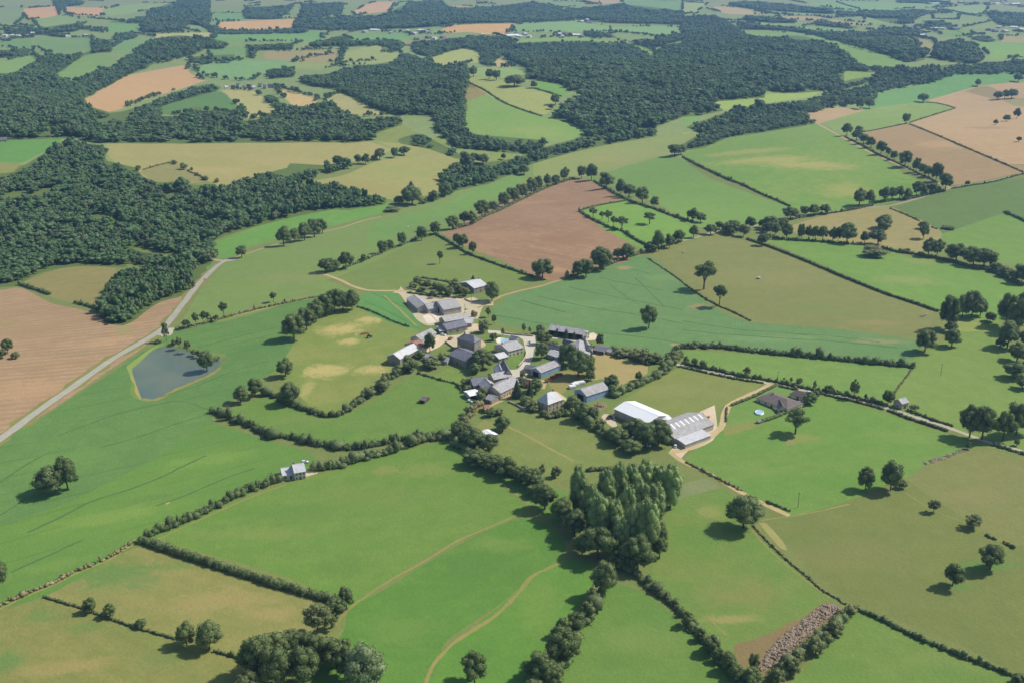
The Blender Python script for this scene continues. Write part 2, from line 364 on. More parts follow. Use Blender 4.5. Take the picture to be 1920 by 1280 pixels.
reg('meadow', 'NE', [(1400, 50), (1680, 25), (1700, 60), (1640, 88), (1450, 62)], (140, 180, 118))
reg('meadow', 'NE', [(1390, 80), (1540, 75), (1540, 112), (1400, 110)], (128, 165, 108))
reg('stubble_field', 'NE', [(520, 92), (740, 92), (900, 120), (1080, 135), (1000, 145), (700, 118)], (176, 168, 126))
reg('meadow', 'NE', [(1380, 160), (1590, 165), (1620, 200), (1480, 205)], (118, 165, 92))
reg('meadow', 'NE', [(1010, 95), (1220, 95), (1210, 130), (1040, 130)], (130, 176, 108))
# --- middle distance
reg('meadow', 'N', [(660, 850), (780, 840), (960, 860), (920, 910), (820, 930), (700, 900)], (134, 165, 90))
reg('bare_earth', 'N', [(725, 925), (775, 915), (785, 935), (730, 945)], (206, 176, 146))
reg('meadow', 'F', [(335, 615), (365, 560), (405, 505), (445, 483), (505, 462), (560, 448), (640, 425), (720, 404), (800, 375), (900, 340), (970, 322), (1000, 300), (1080, 283), (1150, 270), (1280, 252), (1335, 243), (1258, 290), (1330, 335), (1480, 388), (1460, 412), (1380, 420), (1300, 425), (1240, 380), (1190, 365), (1110, 340), (1060, 330), (970, 365), (900, 400), (830, 440), (700, 495), (650, 515), (610, 525), (665, 545), (560, 562), (480, 587), (420, 602), (350, 618)], (128, 160, 92), (118, 168, 84), ang=0.5)
reg('meadow', 'F', [(1000, 306), (1080, 283), (1150, 270), (1280, 252), (1335, 243), (1258, 290), (1180, 310), (1110, 330), (1000, 330)], (146, 170, 102), (150, 172, 100), ang=0.5)
reg('meadow', 'F', [(1135, 330), (1190, 308), (1262, 292), (1330, 335), (1480, 388), (1460, 412), (1380, 420), (1300, 425), (1240, 385), (1190, 365)], (118, 170, 82), (128, 172, 88), ang=-0.6)
reg('meadow', 'F', [(700, 422), (830, 385), (900, 350), (985, 328), (965, 350), (900, 385), (800, 420), (690, 462)], (112, 166, 84))
reg('meadow', 'F', [(390, 460), (480, 425), (560, 402), (640, 392), (740, 380), (745, 392), (700, 404), (640, 420), (600, 428), (520, 450), (460, 466), (440, 480), (408, 484)], (102, 168, 74))
reg('meadow', 'F', [(365, 490), (410, 495), (405, 515), (375, 530), (355, 520)], (112, 160, 84))
reg('meadow', 'NE', [(0, 865), (200, 780), (480, 725), (690, 695), (745, 690), (900, 780), (1060, 860), (1250, 975), (1440, 1065), (1260, 1110), (950, 1170), (700, 1190), (600, 1150), (330, 1030), (170, 960)], (112, 172, 70), (158, 176, 100), ang=-0.62, streak=0.85, patch=0.45)
reg('cereal_field', 'NE', [(1080, 560), (1110, 520), (1400, 450), (1530, 408), (1830, 402), (1905, 410), (1905, 450), (1880, 460), (1650, 482), (1370, 560), (1280, 592), (1060, 606), (960, 590)], (104, 168, 100))
reg('meadow', 'NE', [(770, 680), (1060, 605), (1310, 570), (1370, 575), (1520, 605), (1270, 684), (1200, 702), (1010, 738), (900, 745)], (132, 172, 92))
reg('stubble_field', 'NE', [(695, 622), (860, 600), (1010, 618), (800, 680), (760, 690), (700, 670)], (184, 166, 134))
reg('stubble_field', 'NE', [(1020, 740), (1260, 694), (1500, 795), (1900, 962), (1700, 1005), (1500, 1032), (1440, 960), (1200, 850), (1010, 775)], (176, 152, 124), (182, 164, 130), ang=-0.6)
reg('stubble_field', 'NE', [(1270, 684), (1520, 605), (1370, 560), (1650, 482), (1760, 470), (1905, 452), (1905, 960), (1500, 785)], (194, 166, 138), (196, 176, 146), ang=-0.6, streak=0.7)
reg('bare_earth', 'NE', [(1570, 510), (1690, 480), (1780, 515), (1750, 560)], (156, 148, 116))
reg('meadow', 'NE', [(1780, 560), (1905, 545), (1905, 602), (1850, 590)], (158, 160, 114))
reg('meadow', 'F', [(1672, 392), (1780, 357), (1920, 331), (1920, 412), (1885, 400), (1800, 428), (1760, 442), (1720, 410)], (106, 146, 84), (118, 150, 88))
reg('meadow', 'F', [(1885, 400), (1920, 412), (1920, 500), (1870, 492), (1830, 472), (1770, 455), (1755, 442), (1800, 428)], (116, 166, 78))
reg('hay_field', 'F', [(1480, 425), (1540, 405), (1600, 392), (1668, 388), (1720, 410), (1762, 432), (1762, 448), (1720, 475), (1680, 470), (1600, 455), (1500, 440)], (162, 162, 112))
reg('meadow', 'F', [(1438, 452), (1500, 445), (1620, 462), (1700, 480), (1790, 495), (1870, 520), (1920, 545), (1920, 600), (1840, 600), (1755, 583), (1600, 522)], (112, 166, 72), (128, 172, 84))
reg('meadow', 'F', [(1215, 480), (1290, 452), (1345, 442), (1400, 452), (1440, 465), (1600, 525), (1752, 583), (1745, 612), (1715, 637), (1600, 625), (1410, 605), (1345, 580), (1290, 540)], (134, 150, 92), (144, 152, 94), ang=0.3)
reg('maize_field', 'F', [(900, 575), (950, 555), (1040, 530), (1120, 505), (1215, 479), (1290, 540), (1345, 580), (1410, 604), (1560, 616), (1715, 638), (1725, 660), (1700, 680), (1560, 665), (1400, 657), (1280, 650), (1255, 668), (1215, 668), (1140, 655), (1110, 625), (1000, 618), (940, 608), (915, 592)], (104, 157, 103), (118, 164, 104), ang=-0.35, tram=0, fine=0.5)
reg('meadow', 'F', [(1283, 656), (1400, 663), (1560, 675), (1705, 690), (1660, 752), (1600, 742), (1460, 714), (1350, 697), (1278, 684)], (114, 164, 78), ang=-0.2)
reg('meadow', 'F', [(1705, 690), (1725, 660), (1790, 632), (1820, 600), (1870, 600), (1890, 640), (1920, 720), (1920, 850), (1840, 835), (1780, 800), (1690, 768), (1658, 755)], (122, 164, 78), (134, 166, 84))
reg('meadow', 'E', [(1530, 540), (1680, 530), (1690, 600), (1540, 600)], (140, 170, 88))
reg('meadow', 'F', [(1285, 857), (1330, 825), (1360, 800), (1440, 775), (1510, 745), (1560, 745), (1640, 768), (1790, 818), (1840, 838), (1740, 868), (1700, 895), (1590, 938), (1480, 968), (1400, 925), (1300, 875)], (106, 162, 68), (126, 166, 80), ang=0.4)
reg('hay_field', 'F', [(1130, 770), (1200, 725), (1275, 687), (1350, 700), (1430, 717), (1405, 737), (1345, 765), (1320, 775), (1240, 788), (1150, 775)], (134, 156, 84), (142, 158, 90))
reg('garden_lawn', 'E', [(270, 1005), (400, 950), (520, 897), (640, 925), (700, 960), (690, 1005), (560, 1062), (450, 1100), (240, 1125), (245, 1060)], (112, 162, 78))
reg('rough_ground', 'E', [(235, 1120), (450, 1098), (440, 1120), (300, 1165), (230, 1180)], (136, 156, 86))
reg('meadow', 'F', [(915, 800), (930, 762), (960, 755), (1000, 770), (1080, 790), (1130, 815), (1165, 850), (1150, 872), (1080, 895), (1020, 900), (960, 880), (930, 860)], (128, 156, 84), (140, 158, 88))
reg('meadow', 'F', [(300, 1006), (440, 942), (530, 907), (600, 888), (700, 858), (760, 842), (845, 826), (880, 862), (960, 925), (992, 952), (975, 968), (860, 1010), (780, 1055), (700, 1110), (655, 1140), (560, 1090), (470, 1060), (330, 1022)], (104, 158, 62), (126, 160, 76), ang=0.45)
reg('meadow', 'F', [(850, 830), (890, 870), (990, 945), (1040, 980), (1080, 960), (1060, 920), (1000, 905), (940, 880)], (104, 156, 68))
reg('meadow', 'F', [(655, 1142), (720, 1105), (800, 1055), (900, 1000), (980, 970), (1030, 985), (1060, 1020), (1050, 1045), (1000, 1080), (940, 1130), (880, 1170), (830, 1210), (800, 1290), (560, 1290), (640, 1190)], (90, 152, 58), (104, 160, 62), ang=0.5)
reg('meadow', 'F', [(1050, 1048), (1110, 1055), (1115, 1100), (1075, 1150), (1020, 1220), (990, 1290), (800, 1290), (840, 1215), (900, 1165), (980, 1100)], (94, 158, 56), (108, 162, 64), ang=0.5)
reg('meadow', 'F', [(1165, 1095), (1230, 1125), (1300, 1190), (1380, 1260), (1420, 1290), (1020, 1290), (1075, 1200), (1115, 1110)], (100, 154, 66), (112, 156, 72), ang=0.5)
reg('meadow', 'F', [(1270, 920), (1360, 918), (1400, 960), (1400, 985), (1470, 1045), (1550, 1112), (1572, 1128), (1480, 1200), (1380, 1230), (1300, 1170), (1200, 1080), (1230, 1040), (1255, 950)], (108, 158, 70), (134, 154, 84), ang=-0.7, patch=0.8)
reg('meadow', 'F', [(1400, 930), (1480, 965), (1590, 938), (1650, 912), (1700, 900), (1735, 925), (1800, 965), (1920, 1035), (1920, 1275), (1880, 1250), (1760, 1190), (1620, 1140), (1570, 1112), (1470, 1020), (1415, 975)], (124, 146, 80), (130, 146, 86), ang=-0.6)
reg('meadow', 'F', [(1700, 897), (1745, 868), (1840, 838), (1920, 862), (1920, 1038), (1800, 965)], (134, 150, 90), (140, 148, 94), ang=-0.6)
reg('meadow', 'F', [(1605, 1145), (1700, 1180), (1830, 1237), (1920, 1280), (1920, 1290), (1470, 1290), (1530, 1230), (1580, 1170)], (112, 158, 72), (124, 160, 80), ang=-0.6)
reg('garden_plot', 'F', [(1265, 912), (1325, 897), (1350, 914), (1300, 927), (1262, 938)], (132, 156, 112), (142, 156, 124))
# --- left
reg('stubble_field', 'F', [(0, 545), (40, 540), (95, 568), (140, 578), (190, 590), (235, 596), (255, 580), (300, 552), (362, 533), (352, 560), (312, 605), (270, 650), (210, 690), (130, 745), (60, 790), (0, 822)], (176, 150, 130), (200, 176, 152), ang=0.35, streak=0.9, rowgap=8)
reg('rough_ground', 'W', [(130, 325), (300, 262), (450, 235), (560, 238), (640, 250), (650, 290), (600, 330), (550, 390), (540, 470), (420, 445), (270, 400)], (150, 150, 96), (168, 158, 110))
reg('maize_field', 'F', [(0, 838), (60, 796), (140, 742), (222, 690), (245, 672), (300, 640), (330, 612), (420, 603), (500, 582), (560, 562), (665, 545), (600, 590), (560, 625), (545, 655), (520, 690), (500, 705), (440, 748), (405, 770), (395, 785), (420, 800), (500, 830), (580, 850), (590, 885), (520, 900), (430, 944), (300, 1005), (250, 1024), (150, 1085), (60, 1125), (0, 1140)], (96, 150, 84), (110, 162, 80), ang=0.62, tram=0.25, tram_gap=20, fine=0.5, streak=0.4)
reg('maize_field', 'F', [(400, 795), (500, 825), (584, 850), (590, 887), (520, 900), (430, 944), (300, 1005), (250, 1024), (150, 1085), (60, 1125), (0, 1140), (0, 1000), (120, 945), (250, 880), (340, 830)], (110, 162, 66), (88, 150, 72), ang=0.62, tram=0.25, tram_gap=20, fine=0.45, patch=0.9)
reg('meadow', 'W', [(705, 795), (730, 775), (770, 745), (860, 682), (960, 658), (1100, 712), (1250, 722), (1270, 750), (1220, 815), (1090, 882), (960, 938), (860, 977), (770, 975), (725, 945), (735, 880)], (118, 158, 80), (140, 160, 92))
reg('meadow', 'F', [(425, 775), (470, 750), (520, 742), (560, 750), (600, 772), (640, 780), (700, 750), (780, 702), (850, 716), (888, 762), (855, 818), (740, 828), (640, 838), (500, 808)], (104, 156, 66), (122, 160, 78), ang=0.5)
reg('meadow', 'F', [(548, 650), (560, 625), (600, 592), (670, 578), (720, 585), (785, 615), (775, 645), (740, 690), (730, 712), (690, 740), (640, 778), (590, 765), (560, 740), (535, 715), (520, 695)], (126, 160, 76), (150, 164, 90), ang=0.4, patch=0.9)
for P in ([(588, 640), (600, 615), (650, 600), (688, 598), (685, 612), (650, 622)], [(572, 690), (610, 672), (660, 690), (650, 705), (600, 722), (566, 716)], [(650, 690), (700, 680), (735, 688), (700, 706), (655, 704)]):
    pass
reg('maize_field', 'F', [(672, 556), (700, 548), (740, 549), (762, 575), (792, 608), (785, 618), (730, 605), (675, 577)], (88, 162, 92), (110, 168, 96), ang=-0.9, tram=0.6, tram_gap=18)
reg('meadow', 'F', [(640, 516), (700, 492), (815, 440), (860, 465), (930, 490), (1005, 520), (985, 535), (930, 545), (890, 560), (790, 548), (755, 545), (690, 545)], (120, 154, 80), (132, 156, 88), ang=0.3)
reg('garden_plot', 'C', [(360, 350), (430, 300), (600, 340), (690, 350), (690, 400), (560, 400), (400, 370)], (120, 152, 92), (150, 152, 100), ang=-0.3, streak=0.9)
reg('ploughed_field', 'F', [(828, 438), (900, 400), (980, 365), (1070, 336), (1108, 340), (1166, 376), (1085, 395), (1135, 432), (1182, 457), (1175, 490), (1100, 505), (1050, 527), (1030, 525), (1000, 517), (940, 488), (880, 465)], (164, 134, 118), (196, 166, 144), ang=-0.62, streak=0.9, rowgap=6, sm=True)
reg('meadow', 'F', [(1090, 397), (1168, 377), (1260, 408), (1305, 430), (1290, 447), (1225, 470), (1180, 455), (1130, 428)], (116, 174, 72))
reg('hay_field', 'F', [(80, 1122), (180, 1065), (258, 1026), (340, 1045), (430, 1075), (520, 1100), (615, 1135), (590, 1180), (520, 1200), (460, 1232), (300, 1192), (180, 1155)], (140, 154, 88), (162, 158, 104), ang=-0.45, streak=0.8, patch=0.6)
reg('hay_field', 'F', [(0, 1147), (82, 1124), (180, 1157), (300, 1194), (455, 1237), (430, 1290), (0, 1290)], (128, 150, 80), (156, 156, 98), ang=-0.5, streak=0.8, patch=0.6)
for P in ([(0, 1225), (30, 1215), (60, 1240), (20, 1265), (0, 1262)], [(180, 1085), (230, 1050), (262, 1035), (240, 1075), (215, 1105), (140, 1125)], [(270, 1075), (330, 1090), (345, 1120), (300, 1125)]):
    pass
# --- village ground
reg('village_green', 'F', [(755, 545), (800, 520), (880, 530), (960, 545), (915, 592), (940, 606), (1000, 616), (1105, 622), (1140, 655), (1215, 668), (1268, 664), (1275, 687), (1215, 720), (1155, 760), (1110, 785), (1040, 775), (960, 755), (915, 800), (925, 850), (880, 850), (850, 820), (885, 762), (855, 716), (780, 700), (728, 712), (735, 690), (772, 645), (790, 615), (762, 575)], (116, 150, 80), (138, 158, 96))
reg('farm_yard', 'V1', [(250, 215), (330, 290), (520, 330), (850, 410), (1000, 350), (1200, 400), (1330, 380), (1450, 420), (1640, 440), (1640, 500), (1500, 510), (1450, 600), (1420, 700), (1300, 700), (1200, 600), (1150, 700), (850, 780), (650, 800), (480, 700), (320, 450), (230, 330), (130, 310), (230, 260)], (206, 190, 158), (190, 178, 150), fine=0.2)
reg('farm_yard', 'V1', [(1290, 800), (1400, 780), (1480, 880), (1300, 920), (1200, 960), (1150, 1060), (1080, 1140), (900, 1050), (800, 1130), (740, 1100), (760, 1000), (880, 960), (1160, 930)], (204, 190, 160), fine=0.2)
reg('concrete_slab', 'V1', [(580, 660), (680, 640), (790, 755), (650, 765)], (226, 216, 200), fine=0.15)
reg('concrete_slab', 'V1', [(680, 600), (740, 590), (855, 680), (800, 735)], (222, 214, 202), fine=0.15)
reg('paved_square', 'V2', [(440, 150), (620, 165), (800, 195), (950, 215), (1140, 230), (1160, 380), (1130, 440), (1110, 560), (1050, 700), (1020, 850), (940, 930), (820, 1030), (730, 900), (750, 740), (880, 730), (960, 640), (1010, 520), (990, 400), (960, 290), (860, 250), (640, 215), (440, 190)], (206, 198, 188), (216, 208, 196), fine=0.2)
reg('farm_yard', 'V3', [(320, 315), (420, 310), (540, 335), (700, 370), (800, 372), (860, 340), (960, 330), (1000, 285), (1060, 270), (1115, 300), (1100, 375), (1000, 385), (900, 370), (820, 400), (620, 375), (420, 350)], (214, 204, 182), fine=0.15)
reg('farm_yard', 'V3', [(1020, 560), (1130, 555), (1260, 580), (1350, 560), (1350, 590), (1200, 610), (1050, 610), (900, 610), (880, 580)], (206, 194, 160), fine=0.2)
reg('farm_yard', 'V1', [(730, 960), (860, 940), (960, 960), (1000, 1010), (900, 1060), (830, 1120), (760, 1150), (640, 1200), (600, 1170), (740, 1080)], (210, 196, 164), fine=0.2)
reg('garden_lawn', 'V2', [(720, 550), (900, 490), (1000, 470), (1000, 560), (900, 700), (780, 720), (740, 640)], (112, 158, 70))
reg('garden_lawn', 'V2', [(420, 330), (560, 350), (640, 370), (700, 480), (540, 520), (480, 520), (300, 420)], (118, 158, 66))
reg('garden_lawn', 'C', [(500, 860), (620, 790), (740, 790), (720, 870), (660, 890), (560, 870)], (120, 160, 72))
reg('terrace', 'V2', [(240, 300), (330, 290), (400, 350), (400, 390), (300, 420), (240, 400)], (206, 180, 140), fine=0.15)
reg('footpath', 'V2', [(280, 420), (300, 410), (400, 470), (510, 540), (480, 570), (380, 490)], (226, 216, 180), fine=0.15)
reg('pool_terrace', 'V2', [(560, 270), (620, 262), (780, 285), (760, 330), (600, 345), (565, 325)], (232, 228, 214), fine=0.1)
reg('hay_field', 'V3', [(1060, 610), (1200, 600), (1380, 630), (1560, 680), (1880, 770), (1860, 890), (1700, 950), (1450, 1060), (1300, 1020), (1200, 960), (1090, 980)], (178, 172, 120), (186, 168, 124))
reg('rough_ground', 'V3', [(620, 840), (1050, 880), (1090, 980), (1000, 1000), (700, 1080), (600, 1180), (450, 1120), (380, 1000)], (154, 158, 98), (170, 164, 108))
reg('dirt_track', 'V3', [(60, 940), (350, 980), (360, 1020), (330, 1110), (260, 1090), (250, 1030), (60, 990)], (204, 186, 150))
reg('farm_yard', 'V4', [(560, 580), (600, 545), (720, 560), (730, 620), (770, 720), (900, 790), (1000, 850), (960, 860), (780, 760), (620, 650)], (208, 192, 164), fine=0.2)
reg('farm_yard', 'V4', [(1740, 520), (1920, 440), (1950, 700), (1900, 860), (1700, 960), (1600, 990), (1500, 1100), (1370, 1010), (1440, 940), (1860, 700)], (206, 192, 164), fine=0.2)
reg('dirt_heap_ground', 'V4', [(450, 450), (560, 410), (640, 450), (560, 500), (460, 480)], (160, 146, 118))
reg('garden_plot', 'V5', [(480, 740), (560, 690), (700, 770), (640, 820), (500, 860), (400, 800)], (150, 160, 100), (132, 156, 80), ang=-0.5, streak=0.9)
reg('farm_yard', 'V7', [(480, 600), (760, 540), (1010, 560), (1000, 610), (700, 690), (520, 740), (280, 740), (330, 690)], (198, 186, 160), fine=0.2)
reg('footpath', 'V4', [(0, 290), (30, 280), (215, 410), (200, 440)], (222, 214, 170))
reg('bare_earth', 'SE', [(285, 1100), (300, 1060), (400, 1035), (520, 985), (620, 930), (700, 940), (620, 1010), (540, 1060), (440, 1180), (400, 1200), (320, 1180)], (150, 132, 102), (132, 138, 92))
reg('bare_earth', 'SE', [(420, 1240), (440, 1150), (500, 1070), (560, 1000), (650, 930), (740, 860), (820, 825), (890, 860), (850, 910), (760, 970), (690, 1050), (600, 1130), (500, 1215)], (150, 134, 108), (136, 140, 92))
reg('dry_grass', 'SE', [(425, 385), (470, 390), (560, 490), (585, 540), (540, 520), (460, 430)], (164, 172, 116))

STRIPS = []   # (name, tile, polyline, width m, colour)
def strip(name, tile, pts, w, c, c2=None, kw=None): STRIPS.append(dict(name=name, P=T(tile, pts), w=w, c=c, c2=c2, kw=kw or {}))
DRY = (152, 160, 94)
strip('grass_verge', 'F', [(-160, 930), (0, 822), (60, 778), (140, 722), (215, 670), (300, 620), (335, 580), (370, 535), (405, 500), (420, 489)], 11, (140, 150, 88), (160, 150, 100))
strip('grass_verge', 'W', [(735, 835), (765, 910), (790, 972), (870, 978), (960, 932), (1080, 880), (1170, 842), (1225, 800)], 3, (150, 152, 92))
strip('dry_grass', 'S', [(-40, 960), (60, 850), (250, 720), (480, 590), (640, 490), (800, 420), (930, 365), (1010, 330)], 3.0, DRY, (140, 150, 80))
strip('dry_grass', 'S', [(470, 1290), (500, 1200), (600, 1080), (740, 980), (850, 910), (960, 810), (1060, 690), (1150, 640), (1240, 600)], 4.0, (160, 160, 96), (120, 152, 72))
strip('dry_grass', 'S', [(670, 0), (760, 70), (850, 130), (960, 215), (1060, 285)], 1.8, DRY)
strip('dry_grass', 'SW', [(-200, 960), (0, 866), (130, 800), (290, 735), (430, 665), (600, 595), (750, 500)], 2.4, (164, 158, 104))
strip('dry_grass', 'SW', [(860, 490), (1000, 420), (1200, 330), (1350, 262), (1500, 205), (1600, 170)], 2.0, (150, 158, 92))
strip('dry_grass', 'C', [(930, 1130), (1030, 1175), (1200, 1270), (1300, 1320)], 3.2, (166, 168, 104))
strip('dry_grass', 'SE', [(390, 430), (480, 530), (640, 670), (800, 790), (830, 810)], 1.6, (150, 154, 96))
strip('dry_grass', 'SE', [(440, 370), (620, 345), (760, 320), (930, 280)], 1.6, (156, 164, 110))
strip('dry_grass', 'SE', [(1240, 215), (1400, 315), (1600, 395), (1800, 500)], 1.2, (152, 158, 98))
strip('dry_grass', 'SE', [(240, 1010), (160, 930), (130, 890)], 1.4, (160, 160, 96))
strip('dry_grass', 'E', [(1285, 800), (1200, 920), (1150, 1000)], 2.0, (156, 160, 92))
strip('dry_grass', 'C', [(240, 400), (330, 480), (420, 570)], 3.0, (178, 160, 110))
strip('stony_bank', 'C', [(610, 1190), (650, 1130), (720, 1060), (790, 990)], 4.0, (150, 140, 100))
strip('dirt_track', 'W', [(990, 590), (1080, 570), (1200, 535), (1400, 490), (1600, 440), (1750, 412), (1905, 385)], 2.6, (176, 164, 130))
strip('dirt_track', 'F', [(420, 487), (437, 484), (504, 462), (554, 449), (600, 436), (640, 427), (680, 414), (715, 406)], 2.8, (180, 172, 148))
strip('dirt_track', 'C', [(-120, 270), (0, 315), (60, 345), (150, 370), (300, 373), (420, 378)], 3.4, (196, 182, 152))
strip('dirt_track', 'C', [(760, 470), (850, 425), (900, 400), (1000, 372), (1120, 345), (1180, 325), (1260, 300), (1400, 245), (1620, 180), (1760, 145), (1905, 100)], 3.0, (182, 168, 130))
strip('lane', 'NE', [(-80, 1360), (60, 1330), (200, 1290), (400, 1262), (620, 1213), (850, 1180), (1060, 1155), (1160, 1148), (1300, 1112), (1500, 1048), (1700, 1015), (1905, 968), (2100, 925)], 3.4, (168, 164, 146))
strip('dirt_track', 'NE', [(720, 672), (760, 695), (890, 765), (1060, 858), (1260, 945), (1400, 1012), (1500, 1050)], 3.6, (192, 176, 142))
strip('dirt_track', 'NE', [(1640, 500), (1400, 565), (1150, 600), (900, 665), (780, 690)], 1.6, (170, 160, 118))
strip('lane', 'E', [(-60, 770), (0, 790), (200, 832), (480, 888), (700, 930), (900, 965), (1130, 1022), (1330, 1085), (1500, 1140), (1700, 1212), (1905, 1268), (2200, 1350)], 3.6, (184, 178, 162))
strip('dirt_track', 'E', [(500, 888), (420, 930), (300, 985), (250, 1020), (230, 1080), (215, 1130), (160, 1180), (60, 1240), (-10, 1262), (-60, 1270)], 4.2, (204, 192, 162))
strip('dirt_track', 'SE', [(-70, -10), (0, 42), (150, 112), (300, 200), (430, 268), (595, 345)], 3.2, (200, 186, 152))
strip('dirt_track', 'V5', [(560, 520), (640, 475), (760, 420), (860, 370), (960, 280), (1010, 190)], 3.0, (200, 186, 146))
strip('lane', 'NE', [(1290, 110), (1370, 80), (1450, 30), (1520, 5)], 7, (176, 178, 160))
strip('road', 'F', [(-160, 925), (0, 822), (60, 778), (140, 722), (215, 670), (300, 620), (335, 580), (370, 535), (405, 500), (425, 488), (440, 484)], 5.6, (172, 168, 160), (182, 178, 170), dict(fine=0.15, streak=0.3, bump=0.2))
strip('road', 'F', [(392, 486), (410, 488), (430, 489), (450, 482)], 6.0, (176, 172, 162))
strip('road', 'W', [(900, 610), (930, 620), (950, 580)], 7.0, (196, 188, 174))

DK = (84, 130, 76)
for t_, p_, w_ in [('C', [(1000, 425), (1080, 448), (1170, 472), (1250, 492)], 1.3), ('C', [(1100, 402), (1220, 430), (1300, 448), (1450, 478), (1620, 500), (1780, 530), (1905, 556)], 1.1), ('C', [(1275, 352), (1400, 382), (1560, 412), (1700, 440), (1905, 478)], 1.0),
                 ('C', [(1440, 300), (1560, 325), (1700, 350), (1800, 372)], 0.9), ('C', [(830, 505), (940, 522), (1060, 545), (1160, 562)], 1.2), ('C', [(1410, 602), (1560, 618), (1720, 635), (1905, 665)], 1.0), ('C', [(1600, 248), (1720, 276)], 0.9), ('C', [(1640, 300), (1740, 400), (1800, 460)], 0.6), ('C', [(1500, 340), (1580, 400), (1660, 450)], 0.6),
                 ('E', [(0, 540), (160, 566), (330, 590), (520, 602), (700, 620)], 1.0), ('E', [(0, 590), (200, 612), (400, 625), (600, 640), (800, 650), (1000, 668), (1200, 690)], 1.1), ('E', [(640, 612), (800, 622), (960, 640), (1100, 660)], 0.8),
                 ('SW', [(150, 440), (330, 358), (520, 262), (720, 200), (900, 130), (1000, 80), (1150, 10)], 1.0), ('SW', [(60, 662), (200, 598), (330, 540), (460, 480)], 0.9), ('SW', [(870, 290), (1000, 245), (1100, 205), (1250, 140), (1420, 80)], 0.8), ('SW', [(0, 160), (100, 90), (200, 30), (280, -10)], 0.8), ('SW', [(0, 345), (100, 280), (150, 250)], 0.8),
                 ('W', [(560, 1245), (760, 1190), (960, 1120), (1160, 1060)], 0.8), ('W', [(320, 1180), (560, 1090), (760, 1030), (1000, 985), (1180, 1040)], 0.7), ('W', [(1100, 690), (1250, 650), (1400, 610), (1560, 570)], 0.8), ('W', [(900, 960), (1100, 900), (1300, 820), (1500, 760)], 0.7)]:
    strip('wheel_track', t_, p_, w_ * 1.5, DK, (84, 132, 78), dict(fine=0.3))
POND = smooth(T('W', [(735, 800), (770, 765), (855, 690), (930, 672), (1040, 700), (1110, 738), (1190, 742), (1240, 748), (1212, 800), (1170, 830), (1080, 868), (960, 918), (870, 963), (790, 965), (765, 900)]))

# ---------------------------------------------------------------- woods: canopy outlines as seen; trees stand on the terrain under them
WOODS = []
def wood(label, tile, pts, gap=8.5, hgt=13, var=0.25, excl=(), tone=0, cat='wood'):
    WOODS.append(dict(label=label, P=T(tile, pts), gap=gap, h=hgt, var=var, ex=[T(t, q) for t, q in excl], tone=tone, cat=cat))
wood('large dense wood of round dark crowns filling the left edge above the tan stubble field', 'F', [(0, 340), (25, 320), (80, 287), (118, 264), (192, 270), (200, 299), (255, 312), (270, 335), (320, 340), (412, 347), (450, 336), (495, 325), (540, 312), (560, 332), (640, 352), (700, 366), (728, 372), (700, 378), (640, 388), (560, 402), (480, 422), (420, 440), (395, 455), (398, 487), (385, 497), (350, 488), (300, 470), (255, 462), (235, 470), (238, 498), (150, 496), (100, 502), (60, 515), (30, 533), (0, 533)], 9.0, 14)
wood('small wood wedged between the rough dry plot and the tan stubble field by the road', 'F', [(196, 545), (212, 512), (262, 503), (300, 498), (345, 482), (385, 496), (386, 518), (362, 542), (335, 553), (300, 562), (275, 578), (255, 594), (230, 606), (195, 600), (178, 575)], 6.2, 12)
wood('row of wood edge trees behind the rough dry plot beside the left wood', 'F', [(240, 465), (300, 475), (375, 498), (350, 515), (310, 500), (250, 495)], 7, 10)
wood('winding wooded valley in the upper left around the long tan hill field', 'NW', [(0, 440), (100, 395), (250, 305), (400, 300), (510, 280), (540, 215), (620, 225), (620, 290), (480, 305), (290, 425), (430, 455), (560, 400), (720, 305), (880, 215), (1000, 195), (1200, 215), (1280, 240), (1240, 275), (1150, 270), (1090, 300), (860, 350), (820, 380), (700, 420), (620, 470), (540, 500), (450, 565), (610, 625), (740, 600), (830, 570), (1000, 510), (1150, 465), (1230, 480), (1210, 505), (1000, 560), (900, 590), (880, 640), (1000, 640), (1090, 590), (1210, 610), (1310, 620), (1340, 680), (1480, 650), (1600, 605), (1700, 595), (1830, 570), (1905, 620), (1905, 790), (540, 795), (430, 765), (120, 775), (0, 780)], 12, 14,
     excl=[('NW', [(520, 650), (760, 615), (700, 672), (520, 690)]), ('NW', [(200, 700), (380, 680), (380, 722), (240, 742)])])
wood('wood on the slope left of the round green hill meadow in the upper middle', 'N', [(0, 385), (140, 365), (300, 335), (340, 290), (480, 335), (560, 365), (690, 350), (710, 430), (700, 500), (670, 530), (700, 560), (690, 700), (760, 745), (1120, 775), (1140, 800), (1100, 855), (950, 850), (720, 830), (640, 822), (600, 790), (540, 740), (510, 650), (350, 640), (270, 635), (0, 518)], 11, 14)
wood('tongue of wood under the small hay hill in the upper middle', 'N', [(0, 610), (140, 660), (330, 640), (340, 690), (180, 745), (170, 780), (0, 795)], 10, 13)
wood('broad wooded hillside right of the round hill meadow in the upper right middle', 'F', [(948, 92), (970, 80), (1070, 76), (1180, 83), (1225, 107), (1240, 88), (1280, 80), (1280, 30), (1340, 30), (1368, 42), (1397, 63), (1448, 68), (1495, 66), (1538, 75), (1558, 85), (1592, 96), (1602, 112), (1636, 125), (1636, 135), (1582, 132), (1582, 155), (1562, 168), (1468, 174), (1435, 169), (1434, 182), (1337, 189), (1357, 206), (1310, 216), (1280, 218), (1230, 236), (1144, 256), (1075, 282), (1074, 269), (1096, 249), (1080, 232), (1036, 221), (1033, 215), (1066, 188), (1103, 178), (1066, 168), (1050, 158), (992, 148), (990, 131), (950, 111)], 13, 15)
